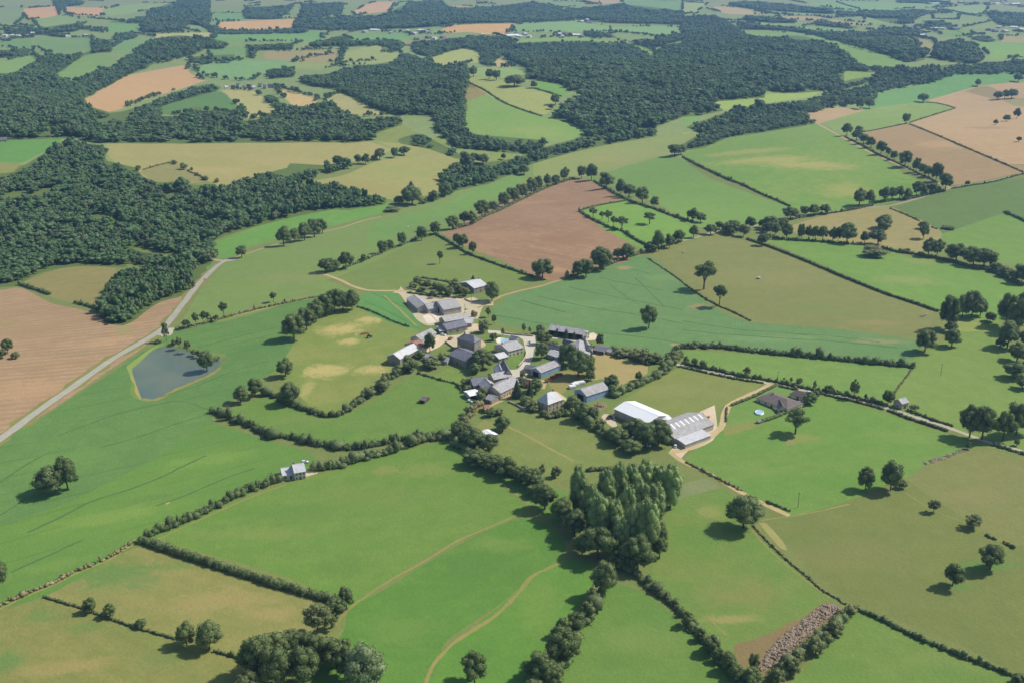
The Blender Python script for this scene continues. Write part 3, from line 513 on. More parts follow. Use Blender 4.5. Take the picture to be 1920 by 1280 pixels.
wood('riverside strip of trees winding below the round hill meadow in the middle', 'N', [(560, 960), (640, 905), (690, 890), (720, 905), (960, 880), (1130, 815), (1290, 775), (1360, 745), (1500, 735), (1760, 705), (1760, 755), (1500, 800), (1290, 845), (1050, 915), (980, 960), (900, 985), (820, 1020), (680, 1050), (600, 1060), (560, 1000)], 8.5, 13)
wood('wooded strip along the top of the bright green meadow in the upper right', 'NE', [(0, 800), (100, 740), (20, 705), (230, 625), (360, 590), (560, 575), (660, 560), (700, 640), (690, 695), (450, 735), (250, 765), (130, 815), (0, 838)], 9, 14)
wood('dark belt of trees running to the right edge behind the green and tan strips', 'NE', [(650, 565), (870, 505), (1060, 465), (1080, 400), (1200, 370), (1300, 385), (1500, 355), (1640, 360), (1905, 315), (1960, 315), (1960, 385), (1830, 398), (1530, 400), (1400, 445), (1200, 475), (1090, 505), (1060, 550), (870, 575), (760, 600), (690, 615)], 11, 14)
wood('long wooded ridge above the pale green band in the upper right', 'NE', [(330, 118), (430, 135), (650, 152), (800, 182), (980, 175), (1200, 205), (1300, 235), (1360, 290), (1350, 330), (1240, 345), (1080, 288), (980, 258), (900, 238), (740, 198), (560, 170), (330, 165)], 15, 15)
wood('rounded copse on the hill near the right edge under the far hamlet', 'NE', [(1395, 275), (1480, 222), (1600, 242), (1690, 300), (1640, 358), (1400, 330)], 14, 16)
wood('hilltop wood in the far upper left left of the tan strip', 'NW', [(600, 122), (820, 92), (830, 60), (1000, 3), (1170, 3), (1170, 165), (1060, 132), (1000, 175), (800, 185), (790, 135)], 17, 16)
wood('far wood at the top edge left of the middle', 'NW', [(1690, 20), (1905, 10), (1905, 60), (1760, 115), (1905, 85), (1905, 170), (1620, 165), (1670, 100)], 18, 16)
wood('far hazy belt of wood along the top edge in the middle', 'N', [(0, 85), (90, 92), (270, 70), (370, 12), (560, 3), (600, 40), (900, 32), (1050, 10), (1150, 22), (1250, 52), (1560, 22), (1905, 62), (1905, 138), (1500, 130), (1320, 110), (980, 128), (620, 132), (500, 150), (340, 160), (100, 165), (0, 170)], 20, 16)
wood('trees around the far hamlet in the upper middle', 'N', [(400, 225), (640, 215), (740, 195), (900, 200), (990, 225), (970, 245), (920, 300), (870, 330), (820, 370), (770, 350), (780, 295), (680, 270), (480, 315), (400, 290)], 13, 13)
wood('far belt of wood at the top edge on the right', 'NE', [(260, 12), (420, 8), (820, 47), (840, 80), (640, 70), (400, 52), (270, 32)], 22, 15)
wood('scattered far tree clumps under the top right lane', 'NE', [(1040, 65), (1300, 52), (1410, 62), (1300, 108), (1230, 138), (1000, 92)], 22, 15)
wood('far wood at the right edge below the top right hamlet', 'NE', [(1690, 60), (1905, 80), (1905, 145), (1760, 138)], 20, 15)
wood('far copse in the upper right in front of the ridge', 'NE', [(340, 92), (430, 85), (640, 112), (620, 130), (430, 122), (340, 112)], 17, 14)
wood('far trees round the hamlet in the upper right', 'NE', [(960, 182), (1200, 152), (1330, 165), (1330, 200), (1180, 200)], 17, 12)
wood('copse beside the tall green far field in the upper left', 'NW', [(1055, 312), (1310, 300), (1310, 335), (1060, 340)], 12, 13)
wood('copse above the far dusty hay field in the upper left middle', 'NW', [(1370, 245), (1640, 238), (1620, 275), (1440, 282), (1420, 328), (1370, 318)], 12, 13)
wood('round copse just behind the hill hamlet in the upper left', 'NW', [(1490, 385), (1640, 370), (1640, 428), (1500, 440)], 10, 12)
wood('copse right of the hill hamlet above the hay fields', 'NW', [(1685, 420), (1905, 402), (1960, 430), (1905, 500), (1690, 468)], 10, 12)
wood('far copse in the upper left middle under the green strip', 'NW', [(1730, 235), (1905, 205), (1960, 230), (1905, 258), (1730, 262)], 13, 13)
wood('copse at the left edge between two far green fields', 'NW', [(0, 272), (150, 275), (160, 305), (0, 335)], 13, 13)
wood('narrow belt of trees below the hill hamlet', 'NW', [(1480, 525), (1520, 530), (1580, 575), (1660, 610), (1560, 610), (1490, 565)], 10, 11)
wood('belt of trees under the long hay field leading right from the left wood', 'NW', [(1350, 1000), (1460, 965), (1600, 935), (1620, 905), (1800, 915), (1905, 900), (1960, 915), (1905, 935), (1700, 975), (1610, 1000), (1600, 1045), (1450, 1040)], 8, 12)
wood('hedge wood between the hay hill and the green strip left of the middle', 'N', [(-220, 1070), (-100, 1050), (0, 1070), (130, 1075), (250, 1095), (240, 1135), (100, 1155), (0, 1165), (-200, 1120)], 7.5, 11)
wood('narrow line of trees along the far stream in the middle', 'N', [(430, 1110), (520, 1090), (600, 1050), (640, 1060), (560, 1100), (450, 1135)], 8, 10)
wood('scrubby trees on the slope left of the riverside strip', 'N', [(320, 770), (420, 740), (500, 770), (620, 830), (680, 870), (640, 880), (500, 830), (330, 795)], 9, 9)
wood('far scattered hedgerow trees across the top left fields', 'NW', [(240, 150), (440, 125), (470, 150), (420, 175), (260, 185)], 16, 12)
wood('far hedgerow trees beside the tall tan field at the top left', 'NW', [(280, 2), (470, 2), (450, 30), (350, 40), (330, 90), (320, 30)], 18, 13)
wood('far trees around the hamlet at the top left', 'NW', [(20, 155), (230, 150), (240, 190), (130, 200), (20, 185)], 24, 10)
wood('far trees behind the tan strip in the upper left', 'NW', [(1370, 40), (1560, 30), (1650, 20), (1560, 105), (1380, 105)], 22, 13)
wood('far trees along the front of the tan strip in the upper left', 'NW', [(1160, 140), (1230, 145), (1250, 165), (1600, 160), (1700, 160), (1690, 178), (1200, 182)], 16, 12)
wood('far hedgerow trees left of the hilltop wood', 'NW', [(640, 190), (740, 185), (750, 205), (650, 225)], 14, 13)
wood('far trees right of the barns hamlet in the upper middle', 'N', [(1350, 165), (1500, 185), (1540, 210), (1360, 205)], 15, 12)
wood('far hedgerow trees near the right part of the upper meadows', 'N', [(1600, 225), (1720, 220), (1905, 190), (1905, 225), (1820, 245), (1760, 265), (1620, 245)], 13, 12)
wood('far strip of wood across the top of the upper left meadow', 'N', [(0, 228), (200, 215), (330, 220), (350, 260), (300, 290), (230, 285), (220, 250), (30, 262), (20, 310), (0, 310)], 12, 12)
wood('far scattered trees across the top right fields', 'NE', [(740, 120), (780, 100), (860, 125), (980, 150), (940, 162), (800, 148), (740, 142)], 20, 12)
wood('far hedgerow clumps in front of the top right meadow', 'NE', [(860, 60), (1010, 66), (1010, 90), (880, 88)], 18, 12)
wood('trees in the small valley behind the wooded hillside in the upper right', 'NE', [(930, 335), (1060, 370), (1070, 400), (960, 395)], 11, 11)
wood('trees along the valley floor behind the strip above the bright meadow', 'NE', [(940, 440), (1060, 425), (1060, 455), (900, 500), (780, 520), (800, 490)], 10, 11)
wood('far trees scattered round the top right lane and hamlet', 'NE', [(1370, 120), (1450, 115), (1600, 200), (1700, 195), (1740, 225), (1640, 215), (1500, 160), (1380, 150)], 22, 11)
wood('far wood in the top right corner', 'NE', [(1200, 2), (1350, 2), (1480, 10), (1500, 20), (1200, 10)], 26, 13)

SPOTS = []
def spot(tile, p, rx, ry, c, k=0.8, an=0.0):
    ox, oy, sc = TILES[tile]; SPOTS.append((ox + p[0] / sc, oy + p[1] / sc, rx / sc, ry / sc, c, k, an))
YEL = (196, 190, 128); HAY = (172, 160, 108); GRN = (98, 148, 74); BRN = (172, 146, 112)
for a in [((640, 618), 46, 11, 0.25), ((610, 695), 44, 13, 0.1), ((700, 692), 42, 9, 0.15), ((655, 640), 20, 6, 0), ((690, 600), 24, 7, 0)]: spot('F', a[0], a[1], a[2], YEL, 0.85, a[3])
spot('F', (600, 742), 40, 18, (150, 164, 88), 0.6); spot('F', (575, 730), 14, 20, YEL, 0.5)
for a in [((215, 1075), 80, 34, GRN, .85), ((270, 1085), 40, 22, (110, 150, 84), .6), ((320, 1060), 50, 10, GRN, .5), ((15, 1240), 34, 22, GRN, .8), ((75, 1155), 40, 14, GRN, .6), ((160, 1175), 34, 12, GRN, .5), ((400, 1130), 110, 24, HAY, .5), ((120, 1250), 110, 14, HAY, .5), ((300, 1235), 60, 12, (112, 146, 82), .5), ((510, 1150), 60, 14, HAY, .5)]: spot('F', a[0], a[1], a[2], a[3], a[4], 0.2)
for a in [((1440, 300), 110, 10, (176, 182, 108), .8), ((1520, 310), 90, 8, (184, 182, 116), .7), ((1400, 285), 90, 7, (172, 180, 104), .7), ((1600, 355), 60, 14, (170, 178, 100), .7), ((1660, 350), 60, 10, (92, 160, 62), .5), ((1380, 330), 60, 10, (98, 164, 62), .5)]: spot('F', a[0], a[1], a[2], a[3], a[4], -0.5)
for a in [((700, 930), 150, 26, (118, 152, 78), .5), ((560, 960), 110, 20, (96, 146, 66), .5), ((480, 1000), 100, 14, (134, 158, 84), .5), ((800, 880), 70, 14, (140, 162, 84), .5), ((720, 880), 30, 10, (160, 160, 96), .4), ((640, 1060), 60, 24, (92, 142, 62), .4)]: spot('F', *a[:3], a[3], a[4])
for a in [((890, 1060), 90, 40, (84, 140, 60), .5), ((940, 1020), 60, 16, (122, 162, 76), .5), ((760, 1180), 70, 30, (112, 156, 68), .5), ((1010, 1130), 40, 60, (116, 160, 70), .5), ((900, 1230), 50, 30, (84, 144, 56), .5), ((1200, 1200), 90, 30, (124, 158, 82), .5), ((1150, 1240), 60, 20, (92, 144, 62), .5)]: spot('F', *a[:3], a[3], a[4])
for a in [((1300, 1010), 50, 40, (98, 152, 64), .7), ((1400, 1110), 90, 26, (138, 150, 88), .6), ((1330, 960), 40, 14, (160, 166, 100), .5), ((1375, 1160), 60, 9, (172, 166, 110), .6), ((1600, 1040), 160, 30, (134, 144, 90), .5), ((1500, 1010), 70, 18, (112, 144, 76), .5), ((1720, 1110), 120, 22, (118, 142, 80), .5), ((1850, 1060), 60, 8, (96, 152, 76), .8), ((1800, 1100), 34, 5, (96, 152, 76), .8), ((1830, 930), 70, 16, (142, 148, 100), .6)]: spot('F', *a[:3], a[3], a[4])
for a in [((1700, 820), 90, 14, (120, 164, 78), .5), ((1560, 900), 90, 20, (96, 156, 60), .5), ((1500, 820), 40, 10, (150, 162, 90), .6), ((1400, 880), 60, 14, (126, 160, 84), .5), ((1480, 830), 14, 5, BRN, .5), ((1780, 1230), 120, 18, (126, 158, 84), .5), ((1560, 1250), 60, 20, (100, 150, 66), .5)]: spot('F', *a[:3], a[3], a[4])
for a in [((1420, 520), 120, 20, (142, 152, 98), .6), ((1560, 580), 100, 10, (124, 150, 84), .6), ((1640, 605), 60, 5, (160, 152, 104), .5), ((1460, 470), 60, 8, (150, 156, 104), .5), ((1330, 545), 30, 8, (150, 154, 98), .5), ((1700, 525), 70, 9, (146, 168, 98), .6), ((1730, 490), 40, 6, (150, 160, 100), .5), ((1800, 560), 60, 8, (98, 160, 62), .5)]: spot('F', *a[:3], a[3], a[4])
for a in [((840, 490), 80, 16, (130, 156, 88), .5), ((740, 510), 60, 9, (108, 150, 72), .5), ((560, 520), 90, 14, (138, 160, 98), .6), ((470, 540), 60, 12, (124, 160, 84), .5), ((800, 420), 90, 8, (112, 162, 78), .5), ((620, 470), 90, 10, (120, 162, 86), .5), ((590, 512), 8, 3, (204, 176, 136), .9), ((1200, 290), 90, 8, (150, 170, 108), .5), ((1300, 360), 90, 9, (106, 164, 74), .5), ((1140, 300), 60, 5, (160, 164, 112), .6)]: spot('F', *a[:3], a[3], a[4])
for a in [((1000, 380), 60, 8, (186, 150, 124), .6), ((1060, 450), 60, 12, (158, 124, 102), .6), ((930, 440), 50, 10, (184, 150, 120), .5), ((1080, 380), 26, 5, (150, 128, 104), .5), ((1040, 505), 26, 6, (192, 158, 126), .6)]: spot('F', *a[:3], a[3], a[4], -0.4)
for a in [((60, 620), 60, 14, (168, 146, 118), .6), ((200, 640), 60, 10, (196, 168, 138), .5), ((235, 620), 22, 10, (158, 160, 108), .8), ((15, 605), 24, 12, (156, 152, 108), .6), ((60, 730), 80, 20, (196, 164, 136), .5), ((130, 680), 80, 8, (168, 144, 116), .5)]: spot('F', *a[:3], a[3], a[4], 0.4)
for a in [((350, 300), 130, 9, (156, 164, 104), .5), ((520, 300), 90, 8, (176, 170, 118), .6), ((400, 320), 70, 6, (184, 172, 124), .5), ((680, 350), 90, 10, (160, 156, 102), .6), ((760, 320), 60, 6, (146, 166, 96), .5), ((1000, 245), 60, 6, (150, 176, 98), .5), ((930, 215), 40, 8, (112, 170, 78), .5), ((1780, 270), 70, 10, (206, 176, 146), .5), ((1850, 240), 40, 5, (160, 146, 116), .6), ((1700, 290), 60, 8, (164, 140, 116), .5), ((1810, 300), 50, 5, (170, 150, 122), .6)]: spot('F', *a[:3], a[3], a[4])
for a in [((120, 860), 130, 16, (106, 160, 78), .5), ((340, 700), 60, 10, (84, 140, 78), .5), ((200, 970), 110, 14, (126, 168, 74), .6), ((400, 860), 90, 12, (120, 168, 70), .6), ((470, 660), 60, 16, (84, 142, 76), .4), ((300, 930), 60, 6, (92, 140, 80), .6), ((100, 1060), 80, 12, (118, 164, 72), .5), ((313, 942), 6, 2.5, (196, 180, 140), .9)]: spot('F', *a[:3], a[3], a[4], 0.5)
for a in [((1260, 520), 60, 8, (116, 166, 112), .5), ((1100, 570), 80, 8, (110, 164, 108), .6), ((1310, 575), 24, 6, (166, 150, 120), .7), ((1450, 635), 100, 7, (120, 168, 118), .6), ((1650, 640), 50, 5, (166, 158, 122), .6), ((1180, 640), 60, 8, (100, 158, 92), .5), ((1170, 503), 14, 3, (180, 154, 122), .7), ((1275, 646), 20, 3, (190, 160, 128), .8)]: spot('F', *a[:3], a[3], a[4])
for a in [((1010, 820), 40, 12, (146, 158, 94), .6), ((1100, 840), 50, 14, (136, 156, 86), .5), ((950, 790), 26, 8, (106, 152, 70), .6), ((1250, 730), 70, 12, (142, 158, 92), .6), ((1180, 755), 40, 8, (120, 152, 78), .6), ((700, 790), 90, 12, (112, 154, 74), .5), ((560, 785), 60, 8, (122, 154, 84), .5)]: spot('F', *a[:3], a[3], a[4])

def push(P):
    """carry outlines that reach the picture's edge on beyond it, so the country goes on from a step aside"""
    return [((-420 if x <= 6 else 2340 if x >= 1914 else x), (-34 if y <= 0.5 else 1560 if y >= 1285 else y)) for x, y in P]

HEDGEPTS = []
def build_ground():
    regs = []      # (name, world polygon, material getter)
    def world(P, z=0.0):
        a = np.array(P); x, y = G(a[:, 0], a[:, 1], z); return np.stack([x, y], 1)
    for r in R:
        P = smooth(r['P'], True, 4) if r['sm'] else r['P']
        regs.append((r, world(push(P))))
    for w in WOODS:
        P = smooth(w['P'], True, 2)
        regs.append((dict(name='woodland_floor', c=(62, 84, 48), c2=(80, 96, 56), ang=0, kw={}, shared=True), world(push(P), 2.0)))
    for s in STRIPS:
        P = smooth(s['P'], False, 5); a = np.array(P); x, y = G(a[:, 0], a[:, 1]); C = np.stack([x, y], 1)
        t = np.gradient(C, axis=0); t /= np.maximum(np.hypot(t[:, 0], t[:, 1]), 1e-6)[:, None]; n = np.stack([-t[:, 1], t[:, 0]], 1)
        jt = 0.4 if s['name'] == 'wheel_track' else 0.45 if s['name'] in ('dry_grass', 'grass_verge', 'stony_bank') else 0.12; s['w'] *= 0.48 if s['name'] == 'dry_grass' else 1
        wj = s['w'] / 2 * (1 + RNG.uniform(-jt, jt, len(C)))[:, None]; wk = s['w'] / 2 * (1 + RNG.uniform(-jt, jt, len(C)))[:, None]
        poly = np.concatenate([C + n * wj, (C - n * wk)[::-1]])
        # quads, so that a bend cannot confuse the point test
        quads = [np.array([C[i] + n[i] * wj[i], C[i + 1] + n[i + 1] * wj[i + 1], C[i + 1] - n[i + 1] * wk[i + 1], C[i] - n[i] * wk[i]]) for i in range(len(C) - 1)]
        regs.append((dict(name=s['name'], c=s['c'], c2=s['c2'], ang=0, kw=dict(dict(patch=0.4, streak=0.3), **s['kw']), quads=quads), poly))
    regs.append((dict(name='pond', c=None), world(POND)))
    for r, P in regs:
        if r['name'] in ('woodland_floor', 'pond') or 'quads' in r: continue
        if np.hypot(*P.mean(0)) > 1500 and len(P) < 400 and r.get('sm', True):
            for a_, b_ in zip(P, np.roll(P, -1, 0)):
                L_ = np.hypot(*(b_ - a_)); k_ = int(L_ / 9) + 1
                for j in range(k_):
                    q_ = a_ + (b_ - a_) * (j + RNG.random()) / k_ + RNG.normal(0, 2, 2)
                    f_ = math.sin(q_[0] / 60 + q_[1] / 85) + 0.6 * math.sin(q_[0] / 23 - q_[1] / 31)
                    if f_ > 0.0 and RNG.random() < 0.85: HEDGEPTS.append(q_)
    far_px = [q for q in R[2:] if min(p_[1] for p_ in q['P']) < 90]
    for _ in range(190):
        cx_, cy_ = RNG.uniform(-60, 1980), 1 + 74 * RNG.random() ** 1.3; ln = RNG.uniform(18, 90) * (0.4 + cy_ / 60); sl_ = RNG.normal(0, 0.10) * (0.3 + cy_ / 40)
        m_ = int(ln / 2.2) + 2; tt = np.linspace(-0.5, 0.5, m_) + RNG.normal(0, 0.01, m_)
        hx, hy = cx_ + tt * ln, cy_ + tt * ln * sl_ + RNG.normal(0, 0.25, m_); ok = hy > 0
        for q in far_px: ok &= ~inside(hx, hy, q['P'])
        if ok.sum():
            gx_, gy_ = G(hx[ok], hy[ok])
            HEDGEPTS.extend(list(np.stack([gx_, gy_], 1)))
    # subdivide outlines with a little irregularity, then one constrained triangulation of everything
    V = []; E = []
    for r, P in regs:
        closed = True; base = len(V); n = len(P)
        q = []
        for i in range(n):
            a, b = P[i], P[(i + 1) % n]; L = np.hypot(*(b - a)); d = max(14.0, np.hypot(*a) * 0.016)
            k = max(1, int(L / d)) if 'quads' not in r else 1
            for j in range(k):
                p = a + (b - a) * j / k
                if j and r['c'] is not None: p = p + RNG.normal(0, min(0.05 * d, 3.5), 2)
                q.append(p)
        V += q; m = len(q); E += [(base + i, base + (i + 1) % m) for i in range(m)]
        r['poly'] = np.array(q)
    pts = []
    rr = 150.0
    while rr < 15000:
        st = 0.55 if rr > 330 else 1.2
        for a in np.arange(-40, 40.01, st): pts.append((rr * math.sin(math.radians(a + RNG.uniform(-.15, .15))), rr * math.cos(math.radians(a))))
        for a in np.arange(45, 316, 7): pts.append((rr * math.sin(math.radians(a)), rr * math.cos(math.radians(a))))
        rr *= 1.022 if rr > 330 else 1.1
    for a in range(0, 360, 15):
        for q in (40, 26000, 42000): pts.append((q * math.sin(math.radians(a)), q * math.cos(math.radians(a))))
    pts.append((0, 0))
    allp = [Vector((float(p[0]), float(p[1]))) for p in V] + [Vector(p) for p in pts]
    o = delaunay_2d_cdt(allp, E, [], 0, 1e-3, False)
    X = np.array([(v.x, v.y) for v in o[0]]); F = np.array([tuple(f) for f in o[2] if len(f) == 3])
    a, b, c = X[F[:, 0]], X[F[:, 1]], X[F[:, 2]]
    cr = (b[:, 0] - a[:, 0]) * (c[:, 1] - a[:, 1]) - (b[:, 1] - a[:, 1]) * (c[:, 0] - a[:, 0])
    F[cr < 0] = F[cr < 0][:, ::-1]; cen = (a + b + c) / 3
    lab = np.full(len(F), -1)
    for i, (r, _) in enumerate(regs):
        for poly in (r.get('quads') or [r['poly']]):
            lo, hi = poly.min(0), poly.max(0)
            k = np.where((cen[:, 0] >= lo[0]) & (cen[:, 0] <= hi[0]) & (cen[:, 1] >= lo[1]) & (cen[:, 1] <= hi[1]))[0]
            if len(k): k = k[inside(cen[k, 0], cen[k, 1], poly)]; lab[k] = i
    Z = H(X[:, 0], X[:, 1]); Z = np.where(np.hypot(X[:, 0], X[:, 1]) > 16000, 0, Z)
    # the pond's water lies level and a little below its banks
    pi = len(regs) - 1; pv = np.unique(F[lab == pi]); lvl = float(Z[pv].min()) - 0.5
    Z[pv] = lvl
    base = field_mat('pasture', (124, 150, 86), (140, 152, 96), 0.4)
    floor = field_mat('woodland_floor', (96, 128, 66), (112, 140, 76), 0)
    SPW = [g1((q[0], q[1])) for q in SPOTS]
    for i in range(-1, len(regs)):
        k = np.where(lab == i)[0]
        if not len(k): continue
        ids, inv = np.unique(F[k], return_inverse=True); inv = inv.reshape(-1, 3)
        r = regs[i][0] if i >= 0 else dict(name='ground')
        co = np.stack([X[ids, 0], X[ids, 1], Z[ids]], 1)
        org = co.mean(0) if i >= 0 else np.zeros(3)
        if i == -1: m = base
        elif r['name'] == 'pond': m = water_mat()
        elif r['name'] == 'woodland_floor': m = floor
        else:
            kw = dict(r['kw']); key = None
            sp = []
            for (sx, sy, rx, ry, sc_, k_, an), (wx_, wy_) in zip(SPOTS, SPW):
                if regs[i][0].get('quads') is None and inside(np.array([wx_]), np.array([wy_]), regs[i][0]['poly'])[0]:
                    pp_ = ppm(sx, sy); dp = CAM_H / math.hypot(wx_, wy_, CAM_H)
                    sp.append((wx_ - org[0], wy_ - org[1], rx / pp_, ry / pp_ / dp, an, sc_, k_))
            kw['spots'] = sp
            far = np.hypot(*org[:2]) > 1900
            if far: kw['fine'] = 0.15
            m = field_mat(r['name'], r['c'], r['c2'], r['ang'] if r['ang'] is not None else random.uniform(-1, 1), seed=i, **kw)
        me = npmesh(r['name'], co - org, inv, m, shade=True)
        ob = link(r['name'], me, None, org); setp(ob, kind='structure')
    return lvl

def water_mat():
    m, nt, b = newmat('pond_water', 0.3, 0.25)
    tc = node(nt, 'ShaderNodeTexCoord').outputs['Object']
    n1 = mrange(nt, noise(nt, tc, 0.03, 3), 0.35, 0.65)
    nt.links.new(mixc(nt, n1, (0.105, 0.150, 0.115), (0.150, 0.180, 0.115)), b.inputs['Base Color'])
    bp = node(nt, 'ShaderNodeBump'); bp.inputs['Strength'].default_value = 0.12; bp.inputs['Distance'].default_value = 0.1
    nt.links.new(noise(nt, tc, 1.2, 3), bp.inputs['Height']); nt.links.new(bp.outputs[0], b.inputs['Normal'])
    return m
POND_Z = build_ground()

# ---------------------------------------------------------------- foliage
M_OAK = leaf_mat('oak_leaves', (0.108, 0.156, 0.056), (0.149, 0.19, 0.064), (0.192, 0.25, 0.083))
M_POP = leaf_mat('poplar_leaves', (0.20, 0.29, 0.095), (0.24, 0.32, 0.11), (0.29, 0.37, 0.14))
M_SHR = leaf_mat('shrub_leaves', (0.153, 0.196, 0.072), (0.217, 0.24, 0.094), (0.271, 0.299, 0.113))
M_CON = leaf_mat('conifer_needles', (0.065, 0.103, 0.053), (0.087, 0.124, 0.056), (0.112, 0.15, 0.072))
M_WIL = leaf_mat('willow_leaves', (0.17, 0.235, 0.100), (0.20, 0.255, 0.110), (0.24, 0.30, 0.135))
M_BARK = surf_mat('bark', (112, 100, 86), 0.4, 2.0, 0.95)

def cards(P, N, S, rng, jit=0.55):
    """leaf-clump quads at P facing about N, size S"""
    n = len(P); N = N + rng.normal(0, jit, (n, 3)); N /= np.linalg.norm(N, axis=1)[:, None] + 1e-9
    t = np.cross(N, rng.normal(0, 1, (n, 3))); t /= np.linalg.norm(t, axis=1)[:, None] + 1e-9; b = np.cross(N, t)
    S = np.broadcast_to(np.asarray(S, float), (n,))[:, None] * rng.uniform(0.65, 1.35, (n, 1))
    k = rng.uniform(0.6, 1.1, (n, 4, 1)); cs = [(1, 0.15), (0.1, 1), (-1, -0.1), (-0.15, -1)]
    V = np.stack([P + (t * c[0] + b * c[1]) * S * 0.75 * k[:, i] for i, c in enumerate(cs)], 1).reshape(-1, 3)
    return V, np.arange(4 * n).reshape(-1, 4)
_ico = {}
def ico(sub):
    if sub not in _ico:
        bm = bmesh.new(); bmesh.ops.create_icosphere(bm, subdivisions=sub, radius=1.0)
        _ico[sub] = (np.array([v.co[:] for v in bm.verts]), np.array([[v.index for v in f.verts] for f in bm.faces])); bm.free()
    return _ico[sub]
def lobes_mesh(name, L, mat, ncard, card, rng, core=0.84, sub=2, jit=0.38):
    """L rows: x y z rx ry rz. bumpy cores wrapped in leaf clumps; clumps inside another lobe are left out"""
    Vs, F3, F4 = [], [], []; off = 0
    iv, ifc = ico(sub)
    for l in L:
        s = 1 + rng.normal(0, 0.10, (len(iv), 1))
        v = iv * s * l[3:6] * core + l[:3]; Vs.append(v); F3.append(ifc + off); off += len(v)
    A = np.array([l[3] * l[4] + l[3] * l[5] for l in L]); cnt = np.maximum(4, (A / A.sum() * ncard).astype(int))
    for i, l in enumerate(L):
        d = rng.normal(0, 1, (cnt[i], 3)); d /= np.linalg.norm(d, axis=1)[:, None]
        d[:, 2] = np.where(rng.random(cnt[i]) < 0.45, np.abs(d[:, 2]), d[:, 2])
        P = l[:3] + d * l[3:6] * rng.uniform(0.84, 1.20, (cnt[i], 1))
        keep = np.ones(len(P), bool)
        for j, o in enumerate(L):
            if j != i: keep &= (((P - o[:3]) / (o[3:6] * 0.82)) ** 2).sum(1) > 1
        P = P[keep]; N = d[keep]
        if len(P) == 0: continue
        v, f = cards(P, N, card, rng, jit); Vs.append(v); F4.append(f + off); off += len(v)
    return npmesh(name, np.concatenate(Vs), [np.concatenate(F3)] + ([np.concatenate(F4)] if F4 else []), mat)
def oak_lobes(rng, n=15, w=0.5, z0=0.13, z1=1.0, slim=1.0):
    """crown of unit height: lobes arranged over an uneven ellipsoid"""
    L = []; cz = (z0 + z1) / 2; hz = (z1 - z0) / 2
    for k in range(n):
        a = k * 2.399 + rng.uniform(-0.4, 0.4); t = (k + 0.5) / n; zz = 1 - 1.75 * t
        rr = math.sqrt(max(0, 1 - zz * zz)); q = rng.uniform(0.50, 0.84)
        r = rng.uniform(0.24, 0.44)
        L.append([rr * math.cos(a) * w * q, rr * math.sin(a) * w * q, cz + zz * hz * q, r * w * rng.uniform(.9, 1.25), r * w * rng.uniform(.9, 1.25), r * hz * rng.uniform(0.75, 1.05)])
    L.append([0, 0, cz, 0.55 * w, 0.55 * w, 0.6 * hz])
    return np.array(L)
def pop_lobes(rng, n=13):
    """tall oval crown made of upswept plumes"""
    L = []
    for k in range(n * 2):
        t = (k + 0.5) / (n * 2); z = 0.14 + 0.74 * t; w = 0.37 * (math.sin(math.pi * (0.14 + 0.74 * t)) ** 0.55)
        a = k * 2.399 + rng.uniform(-.4, .4); rr = w * rng.uniform(0.35, 0.62)
        L.append([math.cos(a) * rr, math.sin(a) * rr, z, w * 0.42, w * 0.42, 0.105 * rng.uniform(0.9, 1.5)])
    L.append([0, 0, 0.5, 0.2, 0.2, 0.4])
    return np.array(L)
def trunk_mesh(name, rng, top=0.55, r=0.03, limbs=5, spread=0.28):
    segs = [((0, 0, -0.03), (rng.uniform(-.02, .02), rng.uniform(-.02, .02), top * 0.5), r * 1.3, r), ]
    p = segs[0][1]; q = (p[0] + rng.uniform(-.03, .03), p[1] + rng.uniform(-.03, .03), top); segs.append((p, q, r, r * 0.5))
    for i in range(limbs):
        a = i * 2.4 + rng.uniform(-.3, .3); z = top * rng.uniform(0.5, 0.85); L = rng.uniform(0.6, 1.0) * spread
        segs.append(((p[0], p[1], z * 0.85), (math.cos(a) * L, math.sin(a) * L, z + 0.16 + rng.uniform(0, .1)), r * 0.6, r * 0.2))
    V, F = [], []
    for a, b, r0, r1 in segs:
        a = np.array(a); b = np.array(b); d = b - a; d = d / np.linalg.norm(d); t = np.cross(d, (0.3, 1, 0.1)); t /= np.linalg.norm(t); u = np.cross(d, t); o = len(V) * 1
        ring = lambda c, rr: [c + (t * math.cos(k * math.pi / 3) + u * math.sin(k * math.pi / 3)) * rr for k in range(6)]
        V += ring(a, r0) + ring(b, r1); F += [[o + k, o + (k + 1) % 6, o + 6 + (k + 1) % 6, o + 6 + k] for k in range(6)]
    return npmesh(name, np.array(V), np.array(F), M_BARK)
rg = np.random.default_rng(5)
KIND = {}
KIND['oak'] = [(lobes_mesh('oak_crown', oak_lobes(rg, n), M_OAK, 4200, 0.030, rg), trunk_mesh('oak_trunk', rg)) for n in (17, 20, 15, 22, 18, 16)]
KIND['round'] = [(lobes_mesh('round_crown', oak_lobes(rg, n, 0.5, 0.10), M_OAK, 4200, 0.032, rg), trunk_mesh('round_trunk', rg, 0.4)) for n in (20, 24, 18)]
KIND['pollard'] = [(lobes_mesh('pollard_crown', oak_lobes(rg, n, 0.5, 0.38), M_OAK, 2600, 0.036, rg), trunk_mesh('pollard_trunk', rg, 0.6, 0.035)) for n in (9, 11, 8)]
KIND['sparse'] = [(lobes_mesh('sparse_crown', oak_lobes(rg, n, 0.5, 0.16) * np.array([.92, .92, 1, .72, .72, .8]), M_SHR, 2600, 0.036, rg, core=0.75), trunk_mesh('sparse_trunk', rg, 0.6, 0.022, 8, 0.4)) for n in (14, 17)]
